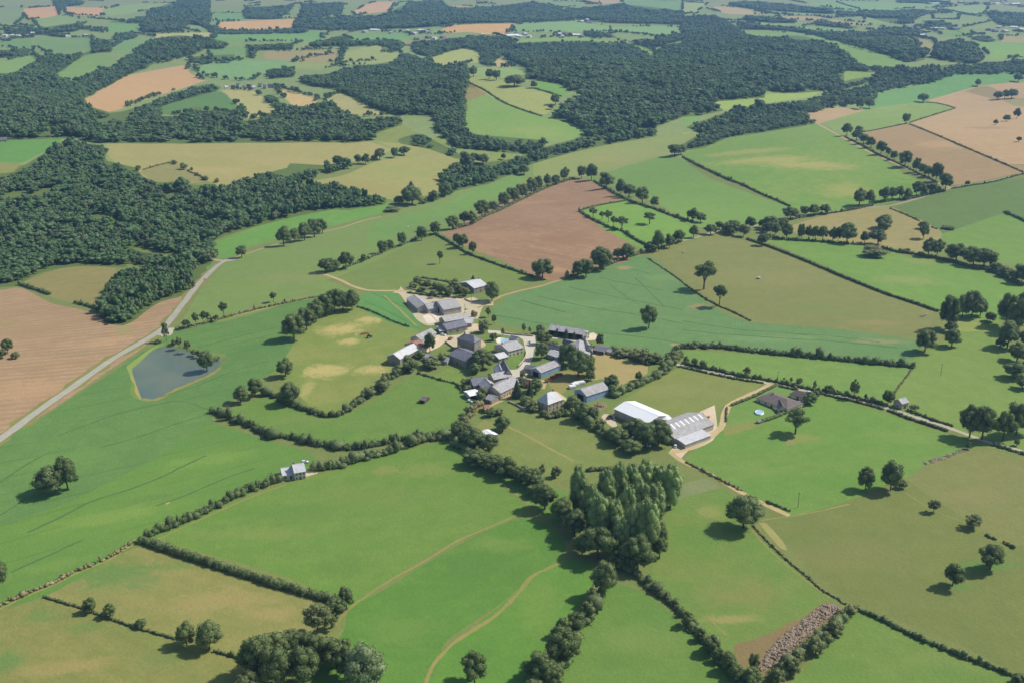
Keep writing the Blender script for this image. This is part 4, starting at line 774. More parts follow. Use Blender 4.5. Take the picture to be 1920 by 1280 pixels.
KIND['poplar'] = [(lobes_mesh('poplar_crown', pop_lobes(rg, n), M_POP, 5200, 0.019, rg, jit=0.5), trunk_mesh('poplar_trunk', rg, 0.6, 0.014, 4, 0.08)) for n in (14, 17, 15)]
KIND['willow'] = [(lobes_mesh('willow_crown', oak_lobes(rg, n, 0.5, 0.05), M_WIL, 5200, 0.026, rg), trunk_mesh('willow_trunk', rg, 0.4)) for n in (24,)]
KIND['shrub'] = [(lobes_mesh('shrub_crown', oak_lobes(rg, n, 0.5, -0.05), M_SHR, 1700, 0.05, rg), trunk_mesh('shrub_stem', rg, 0.4, 0.03, 4)) for n in (11, 14)]
def con_lobes(rng, n=9):
    return np.array([[0, 0, 0.1 + 0.85 * k / n, (0.48 * (1 - k / n) + 0.04), (0.48 * (1 - k / n) + 0.04), 0.11] for k in range(n)])
KIND['conifer'] = [(lobes_mesh('conifer_crown', con_lobes(rg), M_CON, 2600, 0.035, rg), trunk_mesh('conifer_trunk', rg, 0.8, 0.02, 2, 0.1))]
M_WOOD = leaf_mat('wood_leaves', (0.075, 0.140, 0.052), (0.115, 0.195, 0.068), (0.135, 0.220, 0.078), 0.70, 1.35)
M_WOOD2 = leaf_mat('pale_wood_leaves', (0.125, 0.185, 0.078), (0.150, 0.205, 0.088), (0.175, 0.230, 0.100))
# lighter crowns for the massed woods
LO = [lobes_mesh('wood_crown', oak_lobes(rg, n, 0.5, 0.05, 1.0), M_WOOD, 560, 0.062, rg, core=0.92, sub=2, jit=0.22) for n in (6, 8, 7, 9, 5)]
LO += [lobes_mesh('wood_crown', oak_lobes(rg, n, 0.44, 0.0, 1.0), M_WOOD2, 420, 0.07, rg, core=0.9, sub=1, jit=0.25) for n in (7, 6)]

NAMEK = {'oak': ('broadleaf_tree', 'tree'), 'round': ('broadleaf_tree', 'tree'), 'pollard': ('broadleaf_tree', 'tree'), 'sparse': ('broadleaf_tree', 'tree'),
         'poplar': ('poplar_tree', 'poplar'), 'willow': ('willow_tree', 'willow'), 'shrub': ('shrub', 'shrub'), 'conifer': ('conifer_tree', 'conifer')}
TREES = []
def put_tree(kind, bx_, by_, wpx, hpx, label, group=None):
    x, y = g1((bx_, by_)); z = float(H(x, y)); s = ppm(bx_, by_)
    dep = math.atan2(CAM_H - z, math.hypot(x, y)); W = wpx / s
    Hh = max(1.5, (hpx - wpx * 0.22 * math.sin(dep)) / s / math.cos(dep))
    v = random.randrange(len(KIND[kind])); cm, tm = KIND[kind][v]; nm, cat = NAMEK[kind]
    wf = {'poplar': 0.62}.get(kind, 0.98)
    e = empty(nm, (x, y, z - 0.15), random.uniform(0, 6.28), (W / wf, W / wf, Hh)); setp(e, label, cat, group)
    c = link('crown', cm, e); link('trunk' if kind != 'shrub' else 'stem', tm, e)
    TREES.append(e); return e
ORD = ['leftmost', 'second', 'third', 'fourth', 'fifth', 'sixth', 'seventh', 'eighth', 'ninth', 'tenth', 'eleventh', 'twelfth', 'thirteenth', 'fourteenth', 'fifteenth', 'sixteenth', 'seventeenth', 'eighteenth', 'nineteenth', 'twentieth', 'twenty-first', 'twenty-second', 'twenty-third', 'twenty-fourth']
def row(tile, kind, phrase, L, hf=1.0):
    """a run of trees that one can count: phrase ends the label"""
    L = sorted(L, key=lambda q: q[0]); n = len(L)
    ox, oy, s = TILES[tile]
    word = {'oak': 'broadleaf tree', 'round': 'round dense tree', 'pollard': 'trimmed tree', 'sparse': 'thin crowned tree', 'poplar': 'tall poplar', 'willow': 'pale willow', 'shrub': 'shrub', 'conifer': 'dark conifer'}
    for i, q in enumerate(L):
        k = q[4] if len(q) > 4 else kind
        w = word[kind]
        if n == 1: lab = '%s %s' % (w, phrase)
        elif i == 0: lab = 'leftmost %s %s' % (w, phrase)
        elif i == n - 1: lab = 'rightmost %s %s' % (w, phrase)
        else: lab = '%s %s from the left %s' % (ORD[i], w, phrase)
        jr = random.Random(i * 7 + int(q[0])); q = (q[0], q[1], q[2] * jr.uniform(0.95, 1.3), q[3] * jr.uniform(0.78, 1.05)) if k == 'poplar' else q
        put_tree(k, ox + q[0] / s, oy + q[1] / s, q[2] / s, q[3] / s * hf, lab, ('%ss %s' % (w, phrase)) if n > 1 else None)
# ---- left part
row('W', 'round', 'standing alone in the maize right of the pond', [(1595, 850, 95, 105)])
row('W', 'round', 'with a broad shadow at the loop hedge corner', [(1620, 1002, 112, 125)])
row('W', 'oak', 'at the left end of the loop hedge', [(1345, 995, 88, 100), (1425, 960, 92, 105)])
row('W', 'pollard', 'beside the dirt track right of the pond', [(1030, 588, 28, 55), (1052, 582, 25, 50), (1095, 572, 38, 78), (1135, 557, 34, 72), (1160, 552, 32, 66), (1205, 545, 30, 40), (1250, 520, 42, 88), (1527, 435, 38, 58)])
row('W', 'oak', 'beside the road junction above the pond', [(1350, 187, 66, 74), (1210, 188, 22, 52)])
row('W', 'oak', 'in the clump right of the road junction', [(1585, 122, 92, 110), (1645, 102, 66, 82), (1700, 92, 80, 100), (1755, 72, 80, 110), (1800, 52, 60, 84)])
row('W', 'round', 'in the dark row beside the yellow patched meadow', [(1640, 642, 130, 150), (1712, 590, 100, 130), (1765, 545, 96, 130), (1815, 512, 100, 130), (1868, 492, 96, 135), (1915, 485, 90, 120), (1965, 480, 84, 115)])
row('W', 'sparse', 'on the top bank of the pond', [(930, 655, 46, 115), (1000, 690, 44, 66), (1045, 712, 44, 66)])
row('W', 'shrub', 'along the upper bank of the pond', [(975, 668, 40, 30), (1085, 728, 40, 34), (1110, 738, 36, 40), (1215, 752, 36, 20), (880, 665, 36, 24)])
row('W', 'round', 'leaning over the right end of the pond', [(1155, 818, 88, 115)])
row('W', 'oak', 'in the left stubble field island', [(45, 722, 60, 95), (15, 748, 55, 60), (85, 750, 48, 40)])
row('SW', 'round', 'of the dark pair in the left maize', [(290, 222, 170, 160), (380, 200, 130, 190)])
row('SW', 'round', 'cut by the left edge beside the maize', [(-10, 745, 120, 165)])
row('SW', 'round', 'between the two dry hay fields', [(505, 885, 72, 88), (615, 910, 68, 80), (790, 968, 60, 52), (1045, 1068, 112, 132), (1170, 1090, 135, 160)])
row('SW', 'sparse', 'at the right corner of the dry hay field', [(1775, 1005, 165, 185), (1850, 975, 90, 90)])
row('SW', 'oak', 'in the dark grove at the bottom edge', [(1440, 1250, 190, 240), (1540, 1180, 190, 200), (1650, 1160, 180, 180), (1760, 1180, 170, 190), (1860, 1200, 150, 180), (1560, 1300, 200, 240), (1700, 1300, 190, 230), (1390, 1340, 170, 150, 'sparse')])
row('S', 'oak', 'left of the pale willow at the bottom edge', [(10, 1160, 110, 140), (20, 1250, 130, 180)])
row('S', 'willow', 'with a pale round crown at the bottom edge', [(130, 1310, 250, 250)])
row('S', 'round', 'at the lower end of the tall clipped hedge', [(30, 865, 90, 125), (-30, 900, 110, 110)])
row('S', 'oak', 'alone on the bright meadow at the bottom edge', [(745, 1285, 155, 185)])
row('C', 'oak', 'at the track end clump', [(25, 250, 80, 100), (-85, 268, 90, 84), (-35, 262, 60, 70)])
row('C', 'oak', 'above the pasture by the ploughed field', [(125, 210, 36, 46), (230, 162, 62, 76), (275, 140, 42, 56), (340, 122, 52, 82), (447, 92, 56, 82), (525, 60, 52, 72)])
row('C', 'pollard', 'alone in the pasture above the village', [(550, 222, 36, 76)])
row('C', 'oak', 'on the left hedge of the ploughed field', [(645, 112, 44, 62), (678, 132, 70, 80), (733, 168, 42, 76)])
row('C', 'round', 'at the bottom tip of the ploughed field', [(1122, 302, 118, 112)])
row('C', 'round', 'on the track between ploughed field and maize', [(1320, 300, 76, 100), (1365, 295, 80, 105), (1450, 252, 116, 132), (1545, 195, 60, 66), (1595, 195, 72, 92)])
row('C', 'oak', 'on the track above the bluish maize', [(1720, 155, 60, 60), (1770, 150, 72, 115), (1830, 135, 52, 80), (1880, 105, 62, 78)])
row('C', 'oak', 'alone in the middle of the bluish maize', [(1715, 582, 96, 138)])
row('C', 'round', 'beside the white roofed house', [(840, 432, 82, 112), (560, 390, 60, 60), (735, 315, 24, 34, 'conifer')])
row('C', 'shrub', 'left of the white roofed house', [(430, 330, 60, 40), (480, 345, 50, 36), (530, 360, 54, 40), (600, 400, 60, 50), (400, 355, 50, 30), (660, 385, 60, 50), (690, 400, 50, 50), (520, 400, 60, 36), (630, 350, 60, 50), (450, 375, 50, 30)])
row('C', 'sparse', 'along the maize edge by the village street', [(820, 520, 36, 60), (852, 560, 30, 60), (900, 625, 24, 50), (1018, 610, 26, 60), (1050, 612, 20, 44), (740, 520, 40, 40, 'shrub'), (792, 605, 66, 74, 'shrub')])
row('C', 'oak', 'behind the long white roofed house', [(495, 715, 58, 115)])
row('C', 'shrub', 'around the long white roofed house', [(380, 822, 90, 95), (310, 840, 60, 60), (250, 870, 50, 50), (500, 800, 110, 70), (235, 930, 84, 84), (150, 960, 80, 60), (440, 745, 60, 50), (560, 770, 60, 60)])
row('C', 'round', 'amid the village behind the slate farmhouse', [(790, 800, 120, 110), (850, 650, 44, 46), (750, 830, 70, 60)])
row('C', 'round', 'right of the paved village square', [(1112, 668, 56, 76), (1118, 750, 74, 96), (1150, 650, 50, 40), (1180, 690, 60, 40)])
row('C', 'conifer', 'in front of the long open barn', [(1110, 610, 50, 50, 'round'), (1205, 625, 46, 50), (1255, 635, 46, 56), (1300, 640, 44, 44)])
row('C', 'round', 'between the two blue walled barns', [(1265, 790, 110, 130), (1320, 850, 120, 150), (1370, 845, 90, 130), (1240, 770, 60, 80), (1390, 870, 50, 60)])
row('C', 'oak', 'beside the shed right of the stone houses', [(1440, 682, 42, 72), (1560, 735, 100, 50, 'shrub'), (1680, 760, 110, 80, 'shrub'), (1740, 770, 90, 60, 'shrub'), (1840, 770, 90, 70, 'shrub'), (1600, 720, 60, 30, 'shrub')])
row('C', 'conifer', 'in the gardens above the pyramid roofed house', [(980, 965, 60, 110), (1052, 965, 40, 105), (1010, 900, 50, 50, 'round'), (1085, 935, 80, 80, 'round'), (1030, 1000, 70, 50, 'round')])
row('C', 'round', 'at the top corner of the hay paddock hedge', [(1508, 922, 84, 90), (1510, 950, 50, 60), (1660, 872, 42, 54)])
row('C', 'round', 'below the large blue walled barn', [(1290, 1040, 80, 90), (1340, 1095, 90, 110), (1400, 1100, 70, 90), (1240, 1060, 60, 40), (1440, 1130, 60, 50, 'shrub'), (1200, 1070, 60, 40, 'shrub')])
row('C', 'round', 'beside the long white barn roof', [(1540, 1220, 120, 100), (1600, 1190, 100, 90), (1650, 1200, 110, 120), (1700, 1240, 130, 140), (1770, 1230, 140, 150), (1620, 1270, 120, 80), (1500, 1195, 60, 60)])
row('C', 'round', 'beside the small white garden shed', [(900, 1150, 88, 86), (835, 1070, 60, 50), (660, 1200, 90, 100), (740, 1240, 120, 110), (820, 1270, 110, 110), (700, 1230, 90, 90)])
row('C', 'shrub', 'around the pyramid roofed house', [(1060, 1030, 70, 60), (1130, 1070, 50, 40), (1250, 1040, 60, 50), (1170, 1075, 60, 30), (1220, 1065, 50, 40), (1080, 1045, 50, 40)])
row('C', 'shrub', 'in the lane below the pink tiled hut', [(640, 1150, 60, 60), (680, 1110, 60, 60), (720, 1060, 60, 50), (740, 1020, 50, 40), (780, 980, 60, 50), (880, 1060, 50, 40), (700, 1140, 60, 50)])
row('C', 'shrub', 'by the white canopy', [(700, 900, 60, 50), (710, 930, 50, 40), (790, 960, 60, 60), (800, 990, 40, 40), (930, 850, 40, 40), (1010, 855, 36, 40)])
# ---- right part
row('E', 'pollard', 'at the maize edge of the olive field', [(118, 365, 118, 158), (205, 458, 66, 128)])
row('E', 'oak', 'at the top corner of the olive field', [(445, 122, 58, 74)])
row('E', 'oak', 'along the lane above the olive field', [(60, 78, 52, 72), (155, 60, 72, 62), (240, 50, 50, 60), (282, 60, 84, 72), (340, 72, 62, 72)])
row('E', 'oak', 'in the tree row above the long bright meadow', [(470, 50, 62, 62), (515, 62, 54, 72), (580, 82, 72, 92), (662, 88, 44, 92), (700, 88, 40, 84), (738, 92, 46, 84), (780, 94, 58, 86), (835, 98, 42, 84), (865, 100, 36, 90), (915, 107, 92, 112), (1015, 108, 52, 68), (1090, 112, 92, 84), (1120, 48, 84, 86)])
row('E', 'shrub', 'lying low on the long meadow', [(1060, 182, 140, 66), (1250, 162, 44, 30)])
row('E', 'oak', 'right of the long meadow', [(1345, 82, 56, 84), (1370, 178, 84, 104), (1420, 182, 76, 100), (1525, 205, 112, 104), (1620, 235, 110, 115), (1680, 238, 120, 110), (1715, 235, 70, 80), (1750, 268, 70, 56), (1800, 296, 76, 60), (1850, 316, 70, 60), (1890, 335, 90, 112), (1470, 25, 60, 20, 'shrub')])
row('E', 'round', 'in the clump where hedge and maize meet', [(1478, 585, 104, 195), (1560, 520, 80, 130), (1610, 520, 110, 150), (1660, 512, 70, 100), (1715, 545, 60, 60), (1500, 682, 92, 104), (1350, 712, 114, 134), (1495, 605, 62, 66)])
row('E', 'oak', 'in the tall row on the right edge', [(1800, 570, 115, 190), (1870, 600, 120, 200), (1915, 520, 110, 150), (1810, 690, 120, 150), (1865, 765, 115, 110), (1850, 855, 112, 100), (1895, 915, 84, 80), (1915, 840, 90, 90), (1770, 690, 60, 60), (1920, 700, 100, 130)])
row('E', 'pollard', 'with a clear trunk below the bungalow garden', [(628, 1170, 130, 140)])
row('E', 'oak', 'in the clump at the east lane end', [(1600, 1190, 130, 190), (1670, 1200, 130, 210), (1785, 1205, 112, 172), (1860, 1175, 115, 190), (1920, 1170, 100, 180), (1590, 1255, 30, 45), (1862, 1235, 30, 42)])
row('E', 'sparse', 'in the hedge of the east lane', [(360, 850, 52, 60), (650, 900, 42, 50), (605, 885, 22, 36), (733, 930, 24, 64), (820, 940, 62, 52), (955, 972, 56, 112), (1020, 985, 22, 44), (565, 880, 16, 30), (1145, 1003, 64, 84, 'round'), (15, 790, 40, 60), (65, 795, 40, 56), (110, 800, 40, 46), (1290, 1040, 60, 40)])
row('E', 'round', 'beside the bungalow garage', [(710, 1000, 76, 70), (740, 970, 40, 50)])
# ---- bottom right
row('SE', 'round', 'at the bend of the bottom dirt track', [(340, 412, 186, 190)])
row('SE', 'round', 'above the olive field', [(1018, 200, 90, 135), (1160, 205, 120, 172), (1222, 192, 52, 52)])
row('SE', 'sparse', 'on the faint line across the olive field', [(1400, 326, 74, 78), (1620, 412, 112, 82)])
row('SE', 'oak', 'of the two in the open olive field', [(1505, 738, 112, 134), (1715, 645, 146, 156)])
row('SE', 'shrub', 'beside the stone heap at the bottom right', [(935, 885, 70, 50), (850, 1015, 92, 90), (800, 1060, 70, 70), (740, 1115, 100, 104), (640, 1160, 80, 80), (690, 1110, 60, 50), (610, 1230, 90, 90), (530, 1280, 90, 90), (400, 1215, 62, 110)])
row('SE', 'oak', 'left of the bare earth', [(20, 960, 60, 90), (95, 1040, 60, 70), (160, 1110, 96, 104), (200, 1160, 70, 80), (255, 1215, 92, 110), (300, 1260, 90, 90), (380, 1290, 110, 100)])
row('SE', 'round', 'in the bottom right corner at the hedge end', [(1870, 1280, 80, 60)])
# ---- poplar grove
row('S', 'poplar', 'in the tall grove right of the centre', [(1320, 330, 105, 290), (1390, 400, 105, 290), (1470, 370, 100, 320), (1545, 320, 110, 300), (1615, 290, 110, 270), (1690, 270, 110, 260), (1765, 270, 110, 260), (1835, 300, 105, 270), (1440, 480, 105, 280), (1520, 480, 110, 300), (1595, 440, 110, 310), (1670, 420, 105, 310), (1745, 410, 105, 310), (1630, 540, 100, 300), (1705, 560, 100, 310), (1560, 560, 90, 240), (1500, 300, 90, 230)])
row('S', 'oak', 'at the foot of the poplars', [(1135, 310, 135, 150), (1230, 375, 130, 140), (1300, 450, 140, 150), (1345, 560, 110, 120), (1430, 590, 180, 200), (1655, 640, 170, 195), (1535, 640, 100, 100), (1460, 795, 140, 195), (1775, 580, 90, 120), (1610, 640, 90, 90), (1780, 500, 80, 120)])
row('S', 'shrub', 'in the belt below the poplars', [(1405, 850, 80, 110), (1370, 915, 80, 100), (1310, 990, 110, 120, 'oak'), (1240, 1020, 100, 110, 'oak'), (1220, 1170, 180, 210, 'oak'), (1290, 1130, 100, 140, 'oak'), (1120, 1270, 140, 160, 'oak'), (1190, 1290, 110, 120, 'oak'), (1060, 1240, 80, 100, 'oak'), (1070, 1310, 100, 80, 'oak')])
row('S', 'oak', 'in the dark belt above the poplars', [(740, 62, 120, 90), (800, 75, 100, 90), (860, 100, 110, 100), (930, 130, 120, 120), (1000, 160, 90, 100), (1060, 185, 110, 110), (1195, 130, 56, 66, 'shrub'), (1120, 110, 40, 56, 'shrub'), (1090, 230, 100, 70)])
# ---- top right
row('NE', 'oak', 'on the dirt track by tan stubble', [(915, 757, 56, 70), (982, 742, 46, 40), (970, 782, 60, 60), (1010, 802, 58, 60), (1050, 824, 52, 62), (1105, 862, 62, 76), (1145, 872, 32, 50), (1180, 892, 42, 52), (1240, 932, 82, 92), (1300, 962, 46, 82), (1335, 972, 42, 62), (1370, 987, 60, 64), (1412, 1014, 62, 112), (1465, 1062, 70, 104)])
row('NE', 'oak', 'on the lane under the bright meadow', [(1395, 1077, 72, 60), (1305, 1092, 62, 82), (985, 1147, 82, 98), (1040, 1142, 62, 82), (1125, 1122, 62, 82), (1170, 1112, 52, 72), (1210, 1107, 52, 70), (1255, 1112, 46, 62), (795, 1192, 62, 54), (730, 1202, 62, 62), (680, 1202, 52, 56), (600, 1222, 84, 72), (1330, 1090, 60, 70)])
row('NE', 'oak', 'on the lane near the olive hay field', [(490, 1282, 92, 80), (375, 1277, 62, 70), (280, 1292, 92, 66), (205, 1280, 42, 50), (560, 1282, 60, 70), (440, 1270, 40, 50)])
row('NE', 'oak', 'at the tip of the small green field', [(55, 1232, 62, 74), (100, 1242, 62, 62)])
row('NE', 'oak', 'alone in the olive hay field', [(1122, 1272, 98, 78)])
row('NE', 'oak', 'at the strip between tan fields', [(1340, 572, 56, 52), (1245, 692, 46, 62), (720, 692, 42, 28, 'shrub')])
row('NE', 'oak', 'behind the small tan patch by the wood', [(990, 612, 46, 70), (1040, 607, 54, 56), (915, 597, 32, 54), (840, 585, 60, 50)])
row('NE', 'oak', 'in the clump on the upper tan stubble', [(1760, 557, 52, 50), (1795, 552, 46, 50), (1835, 550, 62, 52)])
row('NE', 'oak', 'near the right edge on stubble', [(1805, 677, 42, 36), (1865, 662, 38, 58), (1745, 697, 28, 30), (1875, 792, 28, 32), (1645, 482, 32, 40), (1870, 457, 46, 46), (1590, 1037, 32, 30)])
row('NE', 'oak', 'between the right hand green fields', [(1345, 1277, 60, 44), (1495, 1280, 50, 20), (915, 1292, 72, 52)])
# ---- upper middle
row('N', 'oak', 'along the ploughed field upper left', [(1245, 1012, 54, 80), (1195, 1032, 50, 62), (1150, 1042, 50, 72), (1100, 1062, 54, 82), (1060, 1082, 70, 92), (1010, 1102, 70, 82), (960, 1132, 74, 92), (912, 1152, 72, 82), (852, 1182, 62, 62), (785, 1212, 92, 98), (720, 1252, 72, 80), (685, 1247, 50, 70), (620, 1277, 82, 76), (525, 1285, 50, 52), (445, 1290, 50, 30)])
row('N', 'oak', 'along the right hedge of the ploughed field', [(1340, 997, 52, 76), (1395, 1007, 62, 98), (1480, 1052, 82, 92), (1560, 1092, 66, 92), (1605, 1100, 80, 80), (1680, 1132, 82, 92), (1745, 1157, 46, 62)])
row('N', 'pollard', 'in or beside the small green field', [(1720, 1252, 66, 72), (1405, 1212, 50, 52), (1455, 1227, 36, 50), (1490, 1242, 40, 70), (1520, 1267, 38, 60), (1565, 1282, 70, 78)])
row('N', 'oak', 'at the far end of the meadow band', [(1020, 977, 62, 60), (905, 892, 26, 38)])
row('N', 'round', 'rising above the hedge wood by the stream', [(395, 1142, 112, 110), (390, 1062, 52, 56, 'conifer'), (515, 1122, 54, 62), (580, 1095, 74, 84), (320, 1140, 60, 50), (280, 1180, 90, 30, 'shrub')])
row('N', 'oak', 'on the hill meadow in the upper middle', [(737, 430, 54, 62), (825, 442, 48, 56), (865, 447, 48, 58), (965, 482, 112, 66), (1075, 492, 38, 40), (1195, 585, 54, 60), (1170, 610, 30, 30)])
row('N', 'oak', 'in the row between the two hay fields', [(30, 932, 54, 56), (95, 917, 38, 60), (135, 917, 46, 60), (-15, 925, 60, 60), (215, 892, 62, 70), (297, 882, 42, 62), (350, 867, 58, 54), (185, 895, 36, 30, 'shrub')])
row('N', 'oak', 'near the bare patch by the riverside strip', [(790, 917, 70, 62), (740, 912, 60, 60), (700, 950, 82, 104), (640, 985, 80, 80)])
row('N', 'oak', 'at the left end of the bright meadow hedge', [(1860, 872, 72, 72), (1895, 862, 60, 60)])
row('NW', 'shrub', 'on the fence line in the long hay field', [(975, 917, 30, 24), (1025, 947, 42, 40), (1070, 952, 20, 20), (1145, 1005, 40, 24), (1210, 1018, 30, 24), (1100, 980, 24, 18), (770, 955, 30, 34)])
print('trees', len(TREES))

# ---------------------------------------------------------------- hedges
HM = {'g': leaf_mat('hedge_leaves', (0.112, 0.16, 0.06), (0.144, 0.184, 0.068), (0.184, 0.23, 0.085)),
      'y': leaf_mat('scrub_leaves', (0.213, 0.221, 0.091), (0.261, 0.25, 0.105), (0.326, 0.299, 0.142))}
def hedge(label, tile, pts, w, h, mat='g', rough=0.35, gaps=0.0, group=None, name='hedge', cat='hedge'):
    rough = min(0.75, rough * 1.35 + 0.05); w *= 0.86; h *= 0.9; gaps = max(gaps, 0.05 if rough > 0.4 else 0)
    P = np.array(smooth(T(tile, pts), False, 6)); x, y = G(P[:, 0], P[:, 1]); C = np.stack([x, y], 1)
    sl = np.concatenate([[0], np.cumsum(np.hypot(*np.diff(C, axis=0).T))]); L = sl[-1]
    rng = np.random.default_rng(int(abs(C[0, 0] * 13 + C[0, 1])) % 99991)
    dist = np.hypot(*C.mean(0)); step = max(w * 0.34, 0.7) * (1 if dist < 1100 else 1.6)
    s = np.arange(0, L, step); cx = np.interp(s, sl, C[:, 0]); cy = np.interp(s, sl, C[:, 1])
    keep = rng.random(len(s)) >= gaps; cx, cy, s = cx[keep], cy[keep], s[keep]; n = len(s)
    tx = np.gradient(cx) if n > 1 else np.ones(n); ty = np.gradient(cy) if n > 1 else np.zeros(n); tl = np.hypot(tx, ty) + 1e-6
    off = rng.normal(0, rough * w * 0.3, n); cx = cx - ty / tl * off; cy = cy + tx / tl * off
    hh = h * (1 + rng.normal(0, rough * 0.5, n).clip(-0.6, 1.2)); ww = w * (1 + rng.normal(0, rough * 0.35, n).clip(-0.5, 0.9))
    bump = np.where(rng.random(n) < 0.09 * (rough > 0.35), rng.uniform(1.3, 1.9, n), 1); hh = hh * bump; ww = ww * (1 + (bump - 1) * 0.7)
    z = H(cx, cy)
    L_ = np.stack([cx, cy, z + hh * 0.42, np.maximum(ww * 0.55, step * 0.95), np.maximum(ww * 0.55, step * 0.95), hh * 0.60], 1)
    L_[:, 3:5] *= rng.uniform(0.75, 1.2, (n, 1))
    org = np.array([cx[0], cy[0], float(z[0])])
    Vs, F3, F4 = [], [], []; o = 0; iv, ifc = ico(1)
    sc = 1 + rng.normal(0, 0.12, (n, len(iv), 1))
    v = iv[None] * sc * L_[:, None, 3:6] * 0.86 + L_[:, None, :3]; Vs.append(v.reshape(-1, 3)); F3.append((ifc[None] + (np.arange(n) * len(iv))[:, None, None]).reshape(-1, 3)); o = n * len(iv)
    card = 0.42 if dist < 700 else 0.6 if dist < 1100 else 1.0
    per = int(np.clip(1.6 * w * h * step / card ** 2 / 2.2, 5, 70)); cnt = per
    d = rng.normal(0, 1, (n, cnt, 3)); d /= np.linalg.norm(d, axis=2)[..., None]; d[..., 2] = np.abs(d[..., 2]) * 1.1 - 0.25
    Q = (L_[:, None, :3] + d * L_[:, None, 3:6] * rng.uniform(0.82, 1.28, (n, cnt, 1))).reshape(-1, 3); N = d.reshape(-1, 3)
    cv, cf = cards(Q, N, card, rng); Vs.append(cv); F4.append(cf + o)
    me = npmesh(name, np.concatenate(Vs) - org, [np.concatenate(F3), np.concatenate(F4)], HM[mat])
    ob = link(name, me, None, org); setp(ob, label, cat, group); return ob
hedge('tall clipped hedge running down between the bright meadow and the dry hay field', 'SW', [(785, 492), (1000, 565), (1250, 645), (1500, 725), (1700, 785), (1900, 840)], 4.6, 4.2, rough=0.18)
hedge('shaggy hedge from the small farmhouse down the side of the bright meadow', 'SW', [(820, 465), (1000, 395), (1200, 300), (1350, 225), (1500, 175), (1560, 150)], 4.2, 4.0, rough=0.5)
hedge('low broken scrub line between the maize and the dry hay field', 'SW', [(-200, 940), (0, 848), (130, 790), (290, 725), (430, 655), (600, 585), (750, 490)], 2.2, 1.7, 'y', 0.6, 0.2)
hedge('low clipped hedge with trees between the two dry hay fields', 'SW', [(245, 800), (450, 862), (640, 932), (800, 984), (980, 1034)], 1.6, 1.3, rough=0.25)
hedge('short low hedge right of the two round trees', 'SW', [(1200, 1104), (1290, 1130), (1380, 1155)], 1.8, 1.5, rough=0.25)
hedge('bushy hedge looping under the yellow patched meadow', 'F', [(497, 738), (537, 755), (572, 768), (605, 778), (636, 779), (662, 762), (688, 743), (712, 726), (740, 706), (775, 688)], 4.2, 3.4, rough=0.55)
hedge('scruffy hedge under the grey green paddock left of the village', 'F', [(401, 772), (434, 786), (470, 800), (505, 816), (545, 820), (590, 833), (640, 840), (675, 840), (712, 834), (740, 828), (784, 820), (842, 818)], 4.5, 3.6, rough=0.55)
hedge('broad bushy hedge right of the small white walled farmhouse', 'F', [(590, 882), (620, 878), (655, 868), (683, 860), (727, 850), (765, 837), (800, 825), (840, 820)], 6.0, 4.6, rough=0.4)
hedge('belt of dark bushes from the lane corner towards the poplar grove', 'F', [(852, 822), (868, 842), (895, 858), (925, 868), (955, 888), (985, 898), (1010, 910)], 6.5, 5.0, rough=0.45)
hedge('brown scrub up the stony lane left of the village', 'C', [(625, 1180), (680, 1110), (730, 1050), (780, 985), (750, 930)], 4.0, 2.6, 'y', 0.6)
hedge('thick dark hedge between the tan paddock and the hay field', 'C', [(1520, 960), (1600, 925), (1680, 890), (1780, 840), (1850, 780), (1900, 730)], 5.5, 4.2, rough=0.45)
hedge('long dark hedge along the lower edge of the bluish maize', 'E', [(-40, 700), (0, 690), (200, 692), (450, 718), (700, 742), (1000, 772), (1150, 785), (1290, 800)], 4.4, 3.6, rough=0.4)
hedge('dark hedge along the upper side of the east lane', 'E', [(0, 778), (200, 820), (330, 850), (480, 872), (620, 902), (760, 932), (900, 952), (1020, 985), (1120, 1005)], 2.6, 2.2, rough=0.5)
hedge('dark hedge below the first stretch of the east lane', 'E', [(0, 800), (200, 845), (330, 870), (450, 888)], 1.8, 1.6, rough=0.3)
hedge('low hedge between the east lane and the bungalow', 'E', [(540, 905), (590, 916), (640, 924)], 1.8, 1.6, rough=0.3)
hedge('hedge below the middle of the east lane', 'E', [(750, 940), (850, 966), (960, 990), (1050, 1015), (1120, 1035)], 1.9, 1.6, rough=0.4)
hedge('hedge below the east lane right of the stone cottage', 'E', [(1150, 1040), (1260, 1085), (1370, 1120), (1480, 1155)], 2.4, 2.0, rough=0.3)
hedge('hedge above the east lane right of the stone cottage', 'E', [(1255, 1040), (1340, 1072), (1420, 1100), (1510, 1128)], 1.8, 1.5, rough=0.4)
hedge('hedge below the lane at the right edge', 'E', [(1740, 1235), (1850, 1268), (1960, 1300)], 2.0, 1.7, rough=0.3)
hedge('clipped green hedge beside the dirt drive of the bungalow', 'E', [(525, 898), (460, 932), (400, 962), (330, 990), (272, 1012)], 2.4, 2.0, rough=0.1)
hedge('short hedge at the bend of the dirt drive', 'E', [(248, 1025), (243, 1065), (243, 1105)], 1.4, 1.5, rough=0.2)
hedge('clipped hedge along the lower side of the bungalow garden', 'E', [(450, 1100), (510, 1082), (565, 1058), (640, 1028), (690, 1002)], 2.8, 2.2, rough=0.12)
hedge('long straight hedge between the olive field and the bright meadow', 'E', [(360, 88), (480, 128), (620, 182), (760, 240), (900, 300), (1030, 352), (1150, 398), (1290, 444), (1425, 490)], 2.8, 2.6, rough=0.22)
hedge('hedge under the tree row above the long bright meadow', 'E', [(460, 72), (600, 92), (760, 100), (900, 112), (1010, 118)], 3.0, 2.4, rough=0.4)
hedge('hedge continuing right from the tree row to the edge', 'E', [(1110, 135), (1200, 158), (1300, 172), (1480, 205), (1600, 240), (1720, 265), (1820, 310), (1900, 345)], 3.4, 2.8, rough=0.4)
